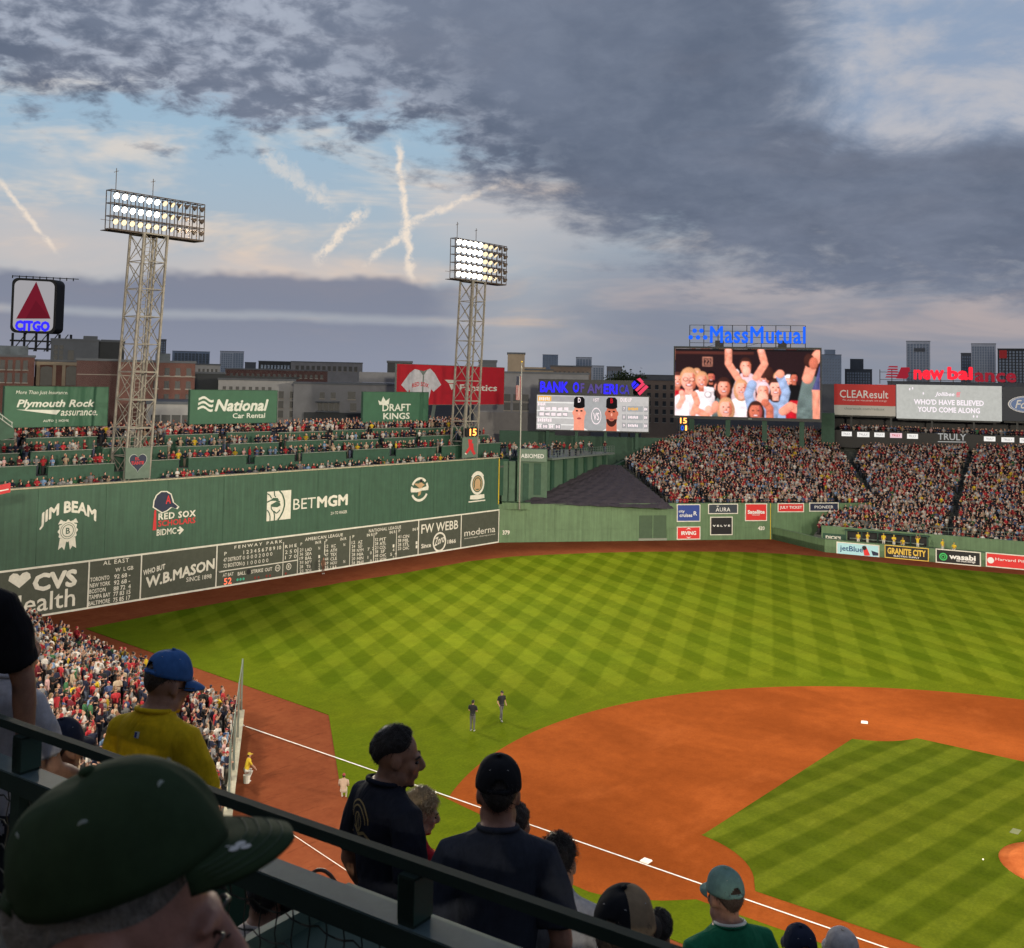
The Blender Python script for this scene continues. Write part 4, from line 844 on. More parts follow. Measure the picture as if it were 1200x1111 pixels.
bl = thing('bleachers', 'sloping green bleacher stand full of spectators behind centre field', 'stand', tuple(C1))
M_TREAD = mat('bleacher_concrete', (.060, .066, .062), .85, .2, 1.5)
SA_MAX = 34.0
tarp_n = np.array(tt[0]-tarpR)[:2]; tarp_n = np.array((tarp_n[1], -tarp_n[0])); tarp_n /= np.linalg.norm(tarp_n)
def right_of_tarp(p): return np.dot(p[:2]-tarpR[:2], tarp_n)
if right_of_tarp(C1) < 0: tarp_n = -tarp_n
ROW = .84
K1, K2 = slope_pt(727, 541), slope_pt(812, 500)        # the back left of the stand is cut off on a slant
def e_left(s0):
    e0 = np.dot((tarpR+(tt[0]-tarpR)*s0/SA_MAX-C0)[:2], PC.u[:2]); s1, s2, t1, t2 = sA(K1), sA(K2), tA(K1), tA(K2)
    return max(e0, t1+(t2-t1)*(s0-s1)/(s2-s1)) if s0 > s1 else e0
k = 0
while k*ROW < SA_MAX:                          # stepped rows of the upper stand
    s0 = k*ROW+.2; z = ZC-.85+SLOPE*s0; e0 = e_left(s0); e1 = CL+EX-.2
    while e1 < CL+EX+50 and zb-1.3+SLOPE*max(float(np.dot((PC.W(e1, 0, -s0)-(B1+nB*BD))[:2], nB[:2])), 0) < z-.05: e1 += .5
    part('row_step', slab(MB(), PC, e0, z-.9, e1, z, -s0-ROW, -s0), M_TREAD, bl); k += 1
for k in range(52):                            # rows behind the bullpens
    s0 = k*ROW; z = zb-1.3+SLOPE*s0; ap = (C1-B1)@pbk.u
    o_ = (B1+nB*BD)
    a0 = -3.0 if s0 < 8 else -6.0
    part('row_step', slab(MB(), pbk, a0, z-1.0, BL_+8, z-.02, -s0-ROW, -s0-.003), M_TREAD, bl)
plk = Plane(np.array((K1[0], K1[1], 0)), K2-K1); Lk = np.linalg.norm((K2-K1)[:2])
mb = MB(); zk = lambda a: K1[2]-.3+(K2[2]-K1[2])*a/Lk
mb.hexa([plk.W(-1.5, ZC-1, -.3), plk.W(Lk+4, ZC-1, -.3), plk.W(Lk+4, ZC-1, -.7), plk.W(-1.5, ZC-1, -.7), plk.W(-1.5, zk(-1.5), -.3), plk.W(Lk+4, zk(Lk+4), -.3), plk.W(Lk+4, zk(Lk+4), -.7), plk.W(-1.5, zk(-1.5), -.7)]); part('slanted_wall', mb, M_GDARK, bl)
tarp = MB(); lift = np.array((0, 0, .12)); NT = 26
left = [tarpL]+tt[::-1][:-1]; Lp = np.array(left); right = np.array([tarpR, tt[0]])
def lerp_poly(P, f):
    seg = np.linalg.norm(np.diff(P, axis=0), axis=1); c = np.concatenate([[0], np.cumsum(seg)])/seg.sum(); return np.array([np.interp(f, c, P[:, i]) for i in range(3)])
rws = []
for i in range(NT+1):
    f_ = i/NT; a, b = lerp_poly(Lp, f_), lerp_poly(right, f_); row = []
    for j in range(25):
        p = a+(b-a)*j/24; row.append(p+lift+np.array((0, 0, (.16 if i % 2 else 0)+.05*math.sin(j*1.9+i*2.3))))
    rws.append(row)
tarp.add([p for r in rws for p in r], [(i*25+j, i*25+j+1, (i+1)*25+j+1, (i+1)*25+j) for i in range(NT) for j in range(24)])
o = part('seat_tarpaulin', tarp, mat('black_tarp', (.052, .043, .052), .65, .2, .8), None); tag(o, 'black tarpaulin stretched over the empty batter background seats', 'tarp')
# ------------------------------------------------------------------ green structures left of the bleachers
def facebox(name, px0, px1, py0, py1, D, m, par, depth=2.0, zmin=None):
    """upright box facing the viewer at distance D; py1 bottom, py0 top"""
    c = at((px0+px1)/2, (py0+py1)/2, D); n = CAM-c; pl = Plane(c, (-n[1], n[0]))
    if np.dot(pl.u, RGT) < 0: pl = Plane(c, (n[1], -n[0]))
    a0 = pl.P(px0, (py0+py1)/2)[0]; a1 = pl.P(px1, (py0+py1)/2)[0]; b1 = pl.P((px0+px1)/2, py0)[1]; b0 = pl.P((px0+px1)/2, py1)[1] if zmin is None else zmin-c[2]
    return part(name, slab(MB(), pl, a0, b0, a1, b1, -depth, 0), m, par), pl, (a0, b0, a1, b1)
dAb = np.hypot(*(slope_pt(616, 590)-CAM)[:2])+1.0
M_GMID = mat('structure_green', (.075, .135, .090), .6, .15, 1)
ab = thing('corner_tower', 'green corner block with a white name band beside the flagpole', 'tower block', tuple(at(616, 590, dAb)*np.array((1, 1, 0))+np.array((0, 0, 3.))))
_, pla, ext = facebox('core', 606, 641, 527, 603, dAb+1.2, M_GMID, ab, 3)
_, pln, _ = facebox('name_band', 610, 640.5, 526.5, 541, dAb+.7, mat('band_grey_green', (.15, .21, .165)), ab, .6); W('ABIOMED', 624, 534.4, 27, 5.0, M_WSIGN, ab, pln, .05, bold=.02)
for x0, x1 in ((612.5, 619.5), (625.5, 634)): facebox('dark_panel', x0, x1, 543, 592 if x0 < 620 else 580, dAb+1.15, M_GDARK, ab, .05)  # flat darker green panels laid on the face, not cut into it
for x0, x1 in ((588, 595), (596, 603)): facebox('side_panel', x0, x1, 540.5, 603, dAb+.4 if x0 > 590 else dAb-.4, M_GMID, ab, 1.2)
facebox('side_block', 582, 607, 540, 610, dAb+1.6, M_GREEN, ab, 1.2)
facebox('wedge_top', 588, 622, 589.5, 597, dAb-2.6, M_CF, ab, 2.0)
# receding back wall and deck behind the tarpaulin
wp = [slope_pt(638, 578), slope_pt(668, 563), slope_pt(690, 552), slope_pt(712, 541)]
dk = thing('viewing_deck', 'green deck with railing and standing people under the smaller video board', 'deck', tuple(wp[0]))
zdk = at(680, 535, np.hypot(*(wp[1]-CAM)[:2]))[2]
for i, (a, b) in enumerate(zip(wp, wp[1:])):
    pl = Plane(np.array((a[0], a[1], 0)), b-a); L_ = np.linalg.norm((b-a)[:2])
    part('deck_wall', slab(MB(), pl, 0, min(a[2], b[2])-3, L_, zdk-.15, -.4, 0), M_GMID, dk)
    for q in range(2): part('wall_pilaster', slab(MB(), pl, L_*(.2+.5*q), min(a[2], b[2])-2, L_*(.2+.5*q)+.8, zdk-.2, 0.002, .25), M_GDARK, dk)
    part('deck_slab', slab(MB(), pl, -.05, zdk-.15, L_+.05, zdk+.1, -9, 1.2), M_STEEL, dk)
    mb = MB()
    for q in range(9): mb.cyl(pl.W(L_*q/8, zdk+.1, 1.1), pl.W(L_*q/8, zdk+1.15, 1.1), .03, n=5)
    for z in (.45, .8, 1.15): mb.cyl(pl.W(0, zdk+z, 1.1), pl.W(L_, zdk+z, 1.1), .025, n=5)
    part('railing', mb, M_STEEL, dk)
facebox('rear_screen_wall', 640, 800, 512, 560, 590*F+3, M_GDARK, dk, .5)
facebox('rear_wall', 585, 650, 505, 545, 600*F, M_GDARK, dk, .5)
# flagpole
fb = slope_pt(609, 591); fd = np.hypot(*(fb-CAM)[:2])-1.5; p0 = at(608.5, 597, fd); p1 = at(611.5, 425, fd); p1[:2] = p0[:2]
fp = thing('flagpole', 'white flagpole with a limp flag at the left end of centre field wall', 'flagpole', tuple(p0))
mb = MB(); mb.cyl(p0, p1, .11, .05, 10); part('pole', mb, mat('pole_white', (.40, .40, .36), .5, .1), fp, True)
mb = MB(); mb.ball(p1+np.array((0, 0, .12)), .14); part('finial', mb, M_GOLD, fp, True)
mb = MB(); z0 = at(611, 469, fd)[2]; z1 = at(611, 441, fd)[2]
for i in range(7):
    mb.mi = i % 2
    rr = []
    for z in np.linspace(z0+(z1-z0)*0, z1, 9): rr.append([p0[:2][0]+RGT[0]*0, 0, 0])
    x = i*.085; pts = []
    for j in range(9):
        zz = z0+(z1-z0)*j/8; w = .25*math.sin(j*.8+i*.9); pts.append(np.array((p0[0]-.1, p0[1], 0))+np.array(RGT)*(-x-.05)+nC*w*.3+np.array((0, 0, zz-RGT[2]*(-x))))
    for j in range(8):
        d_2 = np.array(RGT)*-.085; mb.add([pts[j], pts[j]+d_2, pts[j+1]+d_2, pts[j+1]], [(0, 1, 2, 3)], 2 if (j > 4 and i > 1) else i % 2)
part('flag', mb, [mat('flag_red', (.35, .04, .05)), mat('flag_white', (.5, .48, .46)), M_NAVY], fp)
# ------------------------------------------------------------------ video boards and rooftop signs
def emis(name, c, s=1.0):
    m = mat(name, (.004, .004, .004), .9, 0, emit=s, ecol=c, spec=.0)
    if name.startswith('screen_') and not m.node_tree.nodes.get('led'):
        nt = m.node_tree; N = nt.nodes; L = nt.links; tc = N.new('ShaderNodeTexCoord'); no = N.new('ShaderNodeTexNoise'); no.name = 'led'; no.inputs['Scale'].default_value = 1.6; no.inputs['Detail'].default_value = 5; no.inputs['Roughness'].default_value = .7
        L.new(tc.outputs['Object'], no.inputs['Vector']); mr = N.new('ShaderNodeMapRange'); mr.inputs[1].default_value = .3; mr.inputs[2].default_value = .7; mr.inputs[3].default_value = s*.88; mr.inputs[4].default_value = s*1.06
        L.new(no.outputs[0], mr.inputs[0]); L.new(mr.outputs[0], N['Principled BSDF'].inputs['Emission Strength'])
    return m
def fplane(px, py, D):
    c = at(px, py, D); n = CAM-c; pl = Plane(c, (n[1], -n[0])); return pl if np.dot(pl.u, RGT) > 0 else Plane(c, (-n[1], n[0]))
def rect(pl, x0, y0, x1, y1):                   # photo rectangle to face coordinates
    xm, ym = (x0+x1)/2, (y0+y1)/2; return pl.P(x0, ym)[0], pl.P(xm, y1)[1], pl.P(x1, ym)[0], pl.P(xm, y0)[1]
M_CASE = mat('screen_case', (.030, .032, .034), .5, .1, 2)
SCOL = dict(skin=(1.0, .36, .24), skin2=(.66, .17, .10), skin3=(1.1, .48, .36), white=(1.1, .92, .94), pink=(.9, .62, .68), dark=(.022, .010, .012), brown=(.10, .028, .022), hair=(.055, .018, .014), blond=(.72, .34, .17), grey=(.42, .40, .40), red=(.62, .012, .025), blue=(.36, .46, .70), navy=(.10, .10, .26), olive=(.16, .21, .20), black=(.008, .007, .008), beige=(.50, .20, .14), panel=(.60, .57, .55), panel2=(.42, .42, .42), orange=(1., .52, .10), paper=(.93, .90, .86), lip=(.45, .08, .07))
SC = {k: emis('screen_'+k, c) for k, c in SCOL.items()}
SCN = list(SC); SCM = [SC[k] for k in SCN]
class Screen:
    """flat picture shown on a video board, drawn as overlapping lit shapes"""
    def __init__(s, pl, r): s.pl = pl; s.r = r; s.mb = MB(); s.d = .03
    def U(s, u, v): a0, b0, a1, b1 = s.r; return a0+(a1-a0)*u, b1-(b1-b0)*v
    def pol(s, pts, c):
        s.d += .0015; q = [s.U(min(max(u, 0), 1), min(max(v, 0), 1)) for u, v in pts]; s.mb.add([s.pl.W(a, b, s.d) for a, b in q], [tuple(range(len(q)))], SCN.index(c))
    def ell(s, u, v, ru, rv, c, n=18, a0=0, a1=2*PI, rot=0):
        pts = [(ru*math.cos(a0+(a1-a0)*i/n), rv*math.sin(a0+(a1-a0)*i/n)) for i in range(n if abs(a1-a0) > 6.2 else n+1)]
        k = (s.r[2]-s.r[0])/(s.r[3]-s.r[1]); c_, s_ = math.cos(rot), math.sin(rot)
        s.pol([(u+(x*c_-y/k*s_), v+(x*k*s_+y*c_)) for x, y in pts], c)
    def limb(s, pts, w, c):
        k = (s.r[2]-s.r[0])/(s.r[3]-s.r[1])
        for (u0, v0), (u1, v1) in zip(pts, pts[1:]):
            du, dv = (u1-u0)*k, v1-v0; L_ = math.hypot(du, dv); nu, nv = -dv/L_*w/2/k, du/L_*w/2; s.pol([(u0+nu, v0+nv), (u0-nu, v0-nv), (u1-nu, v1-nv), (u1+nu, v1+nv)], c)
        for u, v in pts: s.ell(u, v, w/2/k, w/2, c, 10)
    def face(s, u, v, r, hair, skin='skin', shirt=None, long=False, beard=None, glasses=False, sw=2.3, cap=None):
        k = (s.r[2]-s.r[0])/(s.r[3]-s.r[1]); ru = r/k*.78
        if shirt: s.pol([(u-ru*sw, 1), (u-ru*sw, v+r*2.1), (u-ru*.9, v+r*1.35), (u+ru*.9, v+r*1.35), (u+ru*sw, v+r*2.1), (u+ru*sw, 1)], shirt)
        if long: s.ell(u, v+r*.35, ru*1.3, r*1.45, hair)
        s.pol([(u-ru*.45, v+r*.6), (u+ru*.45, v+r*.6), (u+ru*.5, v+r*1.55), (u-ru*.5, v+r*1.55)], 'skin2' if skin == 'skin' else skin)
        s.ell(u, v-r*.12, ru*1.13, r*1.06, cap or hair); s.ell(u, v+r*.14, ru*.95, r*.95, skin)
        s.ell(u, v-r*.62, ru*.95, r*.42, cap or hair, 12, PI, 2*PI)
        s.ell(u+ru*.45, v+r*.2, ru*.48, r*.80, 'skin2' if skin != 'skin2' else 'lip', 14, -PI/2, PI/2); s.ell(u-ru*.18, v+r*.02, ru*.42, r*.5, skin if skin == 'skin2' else 'skin3', 12)
        if beard: s.ell(u, v+r*.55, ru*.85, r*.60, beard, 14, 0, PI)
        for e in (-1, 1):
            s.ell(u+e*ru*.38, v-r*.02, ru*.17, r*.07, 'hair', 8)
            if glasses: s.ell(u+e*ru*.40, v+.02*r, ru*.36, r*.20, 'brown', 10); s.ell(u+e*ru*.40, v+.02*r, ru*.28, r*.14, 'skin3', 10)
        s.ell(u+ru*.05, v+r*.27, ru*.15, r*.12, 'skin2', 8); s.ell(u, v+r*.58, ru*.42, r*.14, 'lip', 10); s.ell(u, v+r*.55, ru*.30, r*.06, 'white', 8)
    def done(s, par): return part('picture', s.mb, SCM, par)
COLV = {}
class Live(Screen):
    """live picture of a video board: the shapes are rendered to a grid of lamps, softly shaded like a camera image"""
    def __init__(s, pl, r, nx=320, ny=150):
        super().__init__(pl, r); s.nx, s.ny = nx, ny; s.img = np.zeros((ny, nx, 3)); s.gu, s.gv = np.meshgrid((np.arange(nx)+.5)/nx, (np.arange(ny)+.5)/ny); s.rn = np.random.default_rng(5)
    def paint(s, mask, c, shade): s.img = np.where(mask[..., None], np.array(SCOL[c])[None, None]*shade[..., None], s.img)
    def pol(s, pts, c):
        m = np.zeros(s.gu.shape, bool); P = np.array(pts); j = len(P)-1
        for i in range(len(P)):
            (x0, y0), (x1, y1) = P[i], P[j]; m ^= ((y0 > s.gv) != (y1 > s.gv)) & (s.gu < (x1-x0)*(s.gv-y0)/(y1-y0+1e-9)+x0); j = i
        lo, hi = P.min(0), P.max(0); f = (s.gu-lo[0])/(hi[0]-lo[0]+1e-6); g = (s.gv-lo[1])/(hi[1]-lo[1]+1e-6); ph = s.rn.uniform(0, 6)
        sh = 1.08-.38*np.abs(f-.42)*1.3-.18*g+.10*np.sin(f*9+g*7+ph)+.08*np.sin(g*15-f*5+ph*2); s.paint(m, c, np.clip(sh, .35, 1.3) if c not in ('dark', 'black') else np.ones_like(f))
    def ell(s, u, v, ru, rv, c, n=18, a0=0, a1=2*PI, rot=0):
        k = (s.r[2]-s.r[0])/(s.r[3]-s.r[1]); du, dv = (s.gu-u), (s.gv-v)
        x = (du*math.cos(rot)+dv/k*math.sin(rot))/ru; y = (dv*math.cos(rot)-du*k*math.sin(rot))/rv; m = x*x+y*y < 1
        if abs(a1-a0) < 6.2:
            t = np.mod(np.arctan2(y, x)-a0, 2*PI); m &= t <= (a1-a0)+1e-6
        z = np.sqrt(np.clip(1-x*x-y*y, 0, 1)); s.paint(m, c, np.clip(.70+.34*z-.16*x-.16*y, .4, 1.25))
    def done(s, par):
        im = s.img
        def blur(a, k):
            for ax in (0, 1): a = (np.roll(a, 1, ax)+np.roll(a, -1, ax)+k*a)/(k+2)
            return a
        im = blur(blur(im, 2.), 3.); im = im*s.rn.uniform(.86, 1.12, im.shape[:2])[..., None]*s.rn.uniform(.95, 1.05, im.shape)
        lf = blur(blur(blur(blur(s.rn.uniform(0, 1, (12, 26)), 1.), 1.), 1.), 1.); lf = np.kron(lf, np.ones((s.ny//12+1, s.nx//26+1)))[:s.ny, :s.nx]
        im = im*(.72+.56*blur(blur(lf, 1), 1))[..., None]
        a0, b0, a1, b1 = s.r; vs = [s.pl.W(a0+(a1-a0)*u, b1-(b1-b0)*v, .03) for u, v in zip(np.linspace(0, 1, s.nx)[None].repeat(s.ny, 0).ravel(), np.linspace(0, 1, s.ny)[:, None].repeat(s.nx, 1).ravel())]
        me = bpy.data.meshes.new('picture'); o_ = origin(par); me.from_pydata([tuple(v-o_) for v in vs], [], [(j*s.nx+i, (j+1)*s.nx+i, (j+1)*s.nx+i+1, j*s.nx+i+1) for j in range(s.ny-1) for i in range(s.nx-1)])
        at_ = me.color_attributes.new('lamp', 'FLOAT_COLOR', 'POINT'); at_.data.foreach_set('color', np.concatenate([im, np.ones(im.shape[:2]+(1,))], 2).astype(np.float32).ravel())
        m = bpy.data.materials.new('live_picture'); m.use_nodes = True; nt = m.node_tree; b = nt.nodes['Principled BSDF']; b.inputs['Base Color'].default_value = (.004, .004, .004, 1); b.inputs['Roughness'].default_value = .9; b.inputs['Specular IOR Level'].default_value = 0
        an = nt.nodes.new('ShaderNodeAttribute'); an.attribute_name = 'lamp'; nt.links.new(an.outputs['Color'], b.inputs['Emission Color']); b.inputs['Emission Strength'].default_value = 1.25; me.materials.append(m); return link('picture', me, par)
D1 = 620*F
pl = fplane(876, 450, D1); r = rect(pl, 791, 409, 961, 489)
bd = thing('video_board', 'largest video board showing cheering fans, blue sign on top', 'video board', tuple(pl.W(0, 0))-np.array((0, 0, 14.)))
part('case', slab(MB(), pl, r[0]-.25, r[1]-.5, r[2]+.25, r[3]+.35, -1.6, 0), M_CASE, bd)
for f_ in np.linspace(.12, .88, 4):
    part('support', slab(MB(), pl, r[0]+(r[2]-r[0])*f_-.4, r[1]-14, r[0]+(r[2]-r[0])*f_+.4, r[1]-.45, -1.5, -.7), M_GDARK, bd)
s = Live(pl, r)
s.pol([(0, 0), (1, 0), (1, 1), (0, 1)], 'dark'); s.pol([(0, 0), (1, 0), (1, .035), (0, .035)], 'black'); s.pol([(0, .05), (.55, .05), (.55, .09), (0, .09)], 'brown'); s.pol([(.195, .13), (.265, .13), (.265, .27), (.195, .27)], 'beige'); s.pol([(.203, .145), (.257, .145), (.257, .255), (.203, .255)], 'dark')
for q in (.212, .234): s.limb([(q, .165), (q+.014, .17), (q+.012, .195), (q+.001, .235), (q+.015, .235)], .012, 'beige')
fc = s.face
fc(.02, .47, .10, 'brown', 'skin', 'red'); fc(.155, .38, .075, 'blond', 'skin3'); fc(.255, .42, .075, 'black', 'skin2', 'black', beard='hair', cap='black'); fc(.30, .56, .06, 'brown', 'skin'); fc(.43, .36, .05, 'white', 'skin', 'black')
fc(.62, .40, .11, 'brown', 'skin', 'pink', long=False); s.ell(.615, .33, .035, .10, 'brown'); s.ell(.655, .36, .03, .10, 'hair')
fc(.72, .42, .085, 'blond', 'skin3', 'pink'); fc(.79, .47, .09, 'white', 'skin', 'white', cap='white'); fc(.825, .41, .065, 'black', 'skin2', 'black', cap='black')
# man with raised arms
s.pol([(.385, 1), (.40, .62), (.435, .42), (.465, .36), (.53, .36), (.57, .40), (.62, .55), (.63, 1)], 'pink')
s.limb([(.445, .44), (.375, .22), (.375, .03)], .10, 'skin'); s.limb([(.565, .42), (.625, .22), (.60, .03)], .10, 'skin'); s.ell(.377, .02, .018, .06, 'skin3'); s.ell(.602, .02, .018, .06, 'skin3')
fc(.495, .25, .105, 'hair', 'skin', None, beard='skin2'); s.ell(.50, .33, .028, .07, 'skin3')
fc(.70, .56, .12, 'hair', 'skin3', 'blue', long=True, sw=3.2); s.limb([(.745, .85), (.77, .62), (.73, .38)], .12, 'blue'); s.ell(.73, .36, .03, .06, 'skin')
fc(.10, .46, .15, 'blond', 'skin3', 'white', glasses=True, sw=2.6); fc(.19, .47, .11, 'blond', 'skin', 'white', sw=2.2); fc(.345, .56, .12, 'hair', 'skin', 'olive', long=True, sw=1.8)
fc(.465, .57, .11, 'blond', 'skin3', 'white', long=True, sw=2.5); fc(.615, .60, .11, 'brown', 'skin', 'blue', long=True, cap='pink', sw=2.4); s.limb([(.535, .86), (.515, .66), (.54, .52)], .13, 'blue'); s.ell(.61, .72, .04, .10, 'skin3')
s.pol([(.77, 1), (.76, .86), (.80, .74), (.86, .74), (.87, 1)], 'red'); s.limb([(.86, .88), (.80, .82), (.75, .90)], .12, 'skin'); s.limb([(.13, .96), (.16, .80), (.14, .68)], .09, 'skin'); s.limb([(.03, .86), (.06, .74), (.05, .66)], .08, 'skin3'); s.limb([(.16, .92), (.22, .98), (.27, .90)], .10, 'skin'); s.ell(.24, .90, .025, .06, 'skin3')
fc(.36, .86, .125, 'blond', 'skin3', None, long=True); s.ell(.285, .86, .025, .09, 'skin', rot=.2); fc(.565, .90, .125, 'hair', 'skin2', None, long=True); s.limb([(.66, 1), (.66, .86), (.63, .78)], .11, 'skin2')
s.pol([(.205, .56), (.28, .58), (.27, .74), (.21, .72)], 'white'); s.ell(.235, .68, .025, .05, 'grey', 10); s.ell(.235, .68, .018, .035, 'white', 10)
# man in grey at the right edge with raised arm
s.pol([(.84, 1), (.845, .80), (.88, .45), (.96, .38), (1, .42), (1, 1)], 'olive'); s.limb([(.915, .42), (.945, .20), (.985, .08)], .15, 'skin'); s.ell(.925, .16, .035, .10, 'hair'); s.ell(.955, .20, .03, .09, 'skin2'); s.pol([(.945, .58), (.975, .40), (1, .20), (1, .58)], 'navy'); s.pol([(.945, .58), (1, .58), (1, 1), (.95, 1)], 'skin'); s.pol([(.84, 1), (.85, .84), (.93, .84), (.94, 1)], 'olive')
s.done(bd)
mb = MB(); poly(mb, pl, [pl.P(x, y) for x, y in ((877, 491.6), (881, 491.7), (881, 490.3), (877, 490.2))], .03); part('maker_mark', mb, M_STEEL, bd)
sg = thing('rooftop_sign', 'blue letters on a scaffold above the largest video board', 'sign', tuple(pl.W(0, r[3]+.4)))
M_NEON = emis('neon_blue', (.012, .115, .80), 1.25)
zl0 = pl.P(886, 407)[1]
mb = MB(); a0, a1 = pl.P(808, 395)[0], pl.P(944, 395)[0]
for x in np.linspace(a0, a1, 9): b_ = pl.P(870, 381)[1]; mb.bar(pl.W(x, r[3]+.36, -.8), pl.W(x, b_, -.8), .10)
for y in (381, 388, 395, 402): b_ = pl.P(870, y)[1]; mb.bar(pl.W(a0, b_, -.75), pl.W(a1, b_, -.75), .08)
for x in (a0+3, a0+9, a0+14): mb.bar(pl.W(x, r[3]+.36, -.8), pl.W(x+2.4, pl.P(870, 402)[1], -.8), .06)
part('scaffold', mb, M_CASE, sg)
W('MassMutual', 888, 392.5, 112, 20, M_NEON, sg, pl, .1, bold=.03, space=1.06)
a, b = pl.P(818, 392); kx = pl.P(819, 392)[0]-a
for x, y in ((-4, 4.5), (4, 4.5), (-8.5, -3.5), (0, -3.5), (8.5, -3.5)):
    mb = MB(); disc(mb, pl, a+x*kx, b+y*kx, 2.7*kx, .1, 16); part('dot', mb, M_NEON, sg)
for x in (843, 917):
    q = rect(pl, x-5, 399, x+5, 407); part('loudspeaker', slab(MB(), pl, q[0], q[1], q[2], q[3], -1.2, -.2), M_BLACK, sg)
# clock under the big board
pl3 = fplane(801, 497, D1-6); q = rect(pl3, 796, 488.5, 806, 506); o = part('bleacher_clock', slab(MB(), pl3, *q, -.4, 0), M_BLACK, None); tag(o, 'small clock with orange digits under the left corner of the largest video board', 'clock')
W('15', 801, 493, 8, 6.5, M_ORG, o, pl3, .02, bold=.03); W('0', 799.6, 501.5, 3.6, 6, M_NEON, o, pl3, .02, bold=.03); W('1', 804, 501.5, 2, 6, M_ORG, o, pl3, .02, bold=.03)
# smaller board
D2 = 590*F; pl = fplane(694, 484, D2); r = rect(pl, 629, 464, 760, 504.5)
bd = thing('video_board', 'smaller video board comparing two players in caps under blue letters', 'video board', tuple(pl.W(0, 0))-np.array((0, 0, 9.)))
part('case', slab(MB(), pl, r[0]-.15, r[1]-.2, r[2]+.15, r[3]+.2, -1.2, 0), M_CASE, bd)
for f_ in (.1, .36, .62, .9): part('support', slab(MB(), pl, r[0]+(r[2]-r[0])*f_-.25, zdk-pl.p0[2], r[0]+(r[2]-r[0])*f_+.25, r[1]-.15, -1.0, -.4), M_GDARK, bd)
s = Screen(pl, r); s.pol([(0, 0), (1, 0), (1, 1), (0, 1)], 'panel')
for v in (.22, .46, .66, .86): s.pol([(0, v-.02), (.34, v-.02), (.34, v+.01), (0, v+.01)], 'paper')
s.pol([(.01, .03), (.13, .03), (.13, .18), (.01, .18)], 'orange'); s.pol([(.13, .03), (.34, .03), (.34, .18), (.13, .18)], 'grey'); s.pol([(.42, 0), (.64, 0), (.64, 1), (.42, 1)], 'panel2')
def st(text, u0, v0, u1, v1, c='white', **k): s.d += .002; word(s.mb, pl, text, *s.U(u0, v1), *s.U(u1, v0), s.d, mi=SCN.index(c), **k)

def dash(u0, v0, u1, v1, n, c='white'):            # lettering too fine to read on the board
    for i in range(n): a, b = u0+(u1-u0)*i/n, u0+(u1-u0)*(i+.72)/n; s.pol([(a, v0+.02*(i % 2)), (b, v0), (b, v1), (a, v1-.02*(i % 3 == 1))], c)
dash(.02, .06, .12, .16, 6, 'paper'); dash(.01, .23, .08, .31, 5); dash(.03, .35, .30, .44, 5)
for i in range(5): s.pol([(.015+.055*i, .48), (.06+.055*i, .48), (.06+.055*i, .62), (.015+.055*i, .62)], 'grey')
dash(.025, .51, .29, .60, 5); dash(.01, .68, .14, .78, 7)
for u in (.05, .165): s.pol([(u, .84), (u+.055, .84), (u+.055, .98), (u, .98)], 'grey')
dash(.01, .87, .045, .96, 2); dash(.06, .87, .10, .96, 3); dash(.115, .87, .155, .96, 2); dash(.175, .87, .215, .96, 3); s.pol([(.50, .06), (.57, .06), (.57, .18), (.50, .18)], 'grey'); st('1ST', .51, .07, .56, .16)
for rr, c in ((.045, 'white'), (.040, 'panel2')): s.ell(.535, .58, rr, rr*5.4, c, 24)
st('VS', .508, .48, .562, .70, 'white', bold=.02)
for u, sk, bd_, lt in ((.382, 'skin', None, 'D'), (.672, 'skin2', 'hair', 'B')):
    s.pol([(u-.08, 1), (u-.05, .94), (u+.05, .94), (u+.08, 1)], 'paper'); s.pol([(u-.045, .7), (u+.045, .7), (u+.048, 1), (u-.048, 1)], sk); s.ell(u, .56, .052, .34, sk, 24)
    if bd_: s.ell(u, .66, .047, .22, 'hair', 20, 0, PI); s.ell(u, .62, .030, .10, sk, 14)
    for e in (-1, 1): s.ell(u+e*.020, .44, .012, .025, 'hair', 8); s.ell(u+e*.051, .50, .010, .07, sk, 8)
    s.ell(u, .53, .008, .05, 'skin3', 8); s.ell(u, .66, .020, .03, 'lip', 10)
    s.pol([(u-.050, .32), (u-.048, .10), (u-.03, .03), (u+.03, .03), (u+.048, .10), (u+.050, .32)], 'black'); s.ell(u, .30, .052, .07, 'black', 14); st(lt, u-.012, .06, u+.012, .20, 'white' if lt == 'D' else 'red', bold=.04)
st('DUE UP', .75, .04, .85, .15)
for i, (nm, av) in enumerate((('12345', ''), ('1234567', ''), ('123456', ''))):
    v = .27+.24*i; s.pol([(.765, v), (.80, v), (.80, v+.16), (.765, v+.16)], 'grey'); s.pol([(.81, v), (.95, v), (.95, v+.16), (.81, v+.16)], 'panel2'); s.pol([(.96, v), (.995, v), (.995, v+.16), (.96, v+.16)], 'grey')
    st(str(7+i), .775, v+.04, .79, v+.12); dash(.82, v+.04, .91, v+.12, len(nm), 'orange' if i == 0 else 'white'); dash(.963, v+.04, .99, v+.12, 2)
s.done(bd)
sg = thing('rooftop_sign', 'blue neon bank letters with a flag emblem above the smaller video board', 'sign', tuple(pl.W(0, r[3]+.2)))
q = rect(pl, 631, 445, 742, 463.6); part('backing', slab(MB(), pl, q[0], r[3]+.21, q[2], q[3], -.5, -.2), M_CASE, sg)
MN2 = emis('neon_deep_blue', (.035, .025, .95), 1.3); MN3 = emis('neon_dim_blue', (.10, .07, .28), 1.0); MN4 = emis('neon_pink', (.9, .06, .14), 1.0)
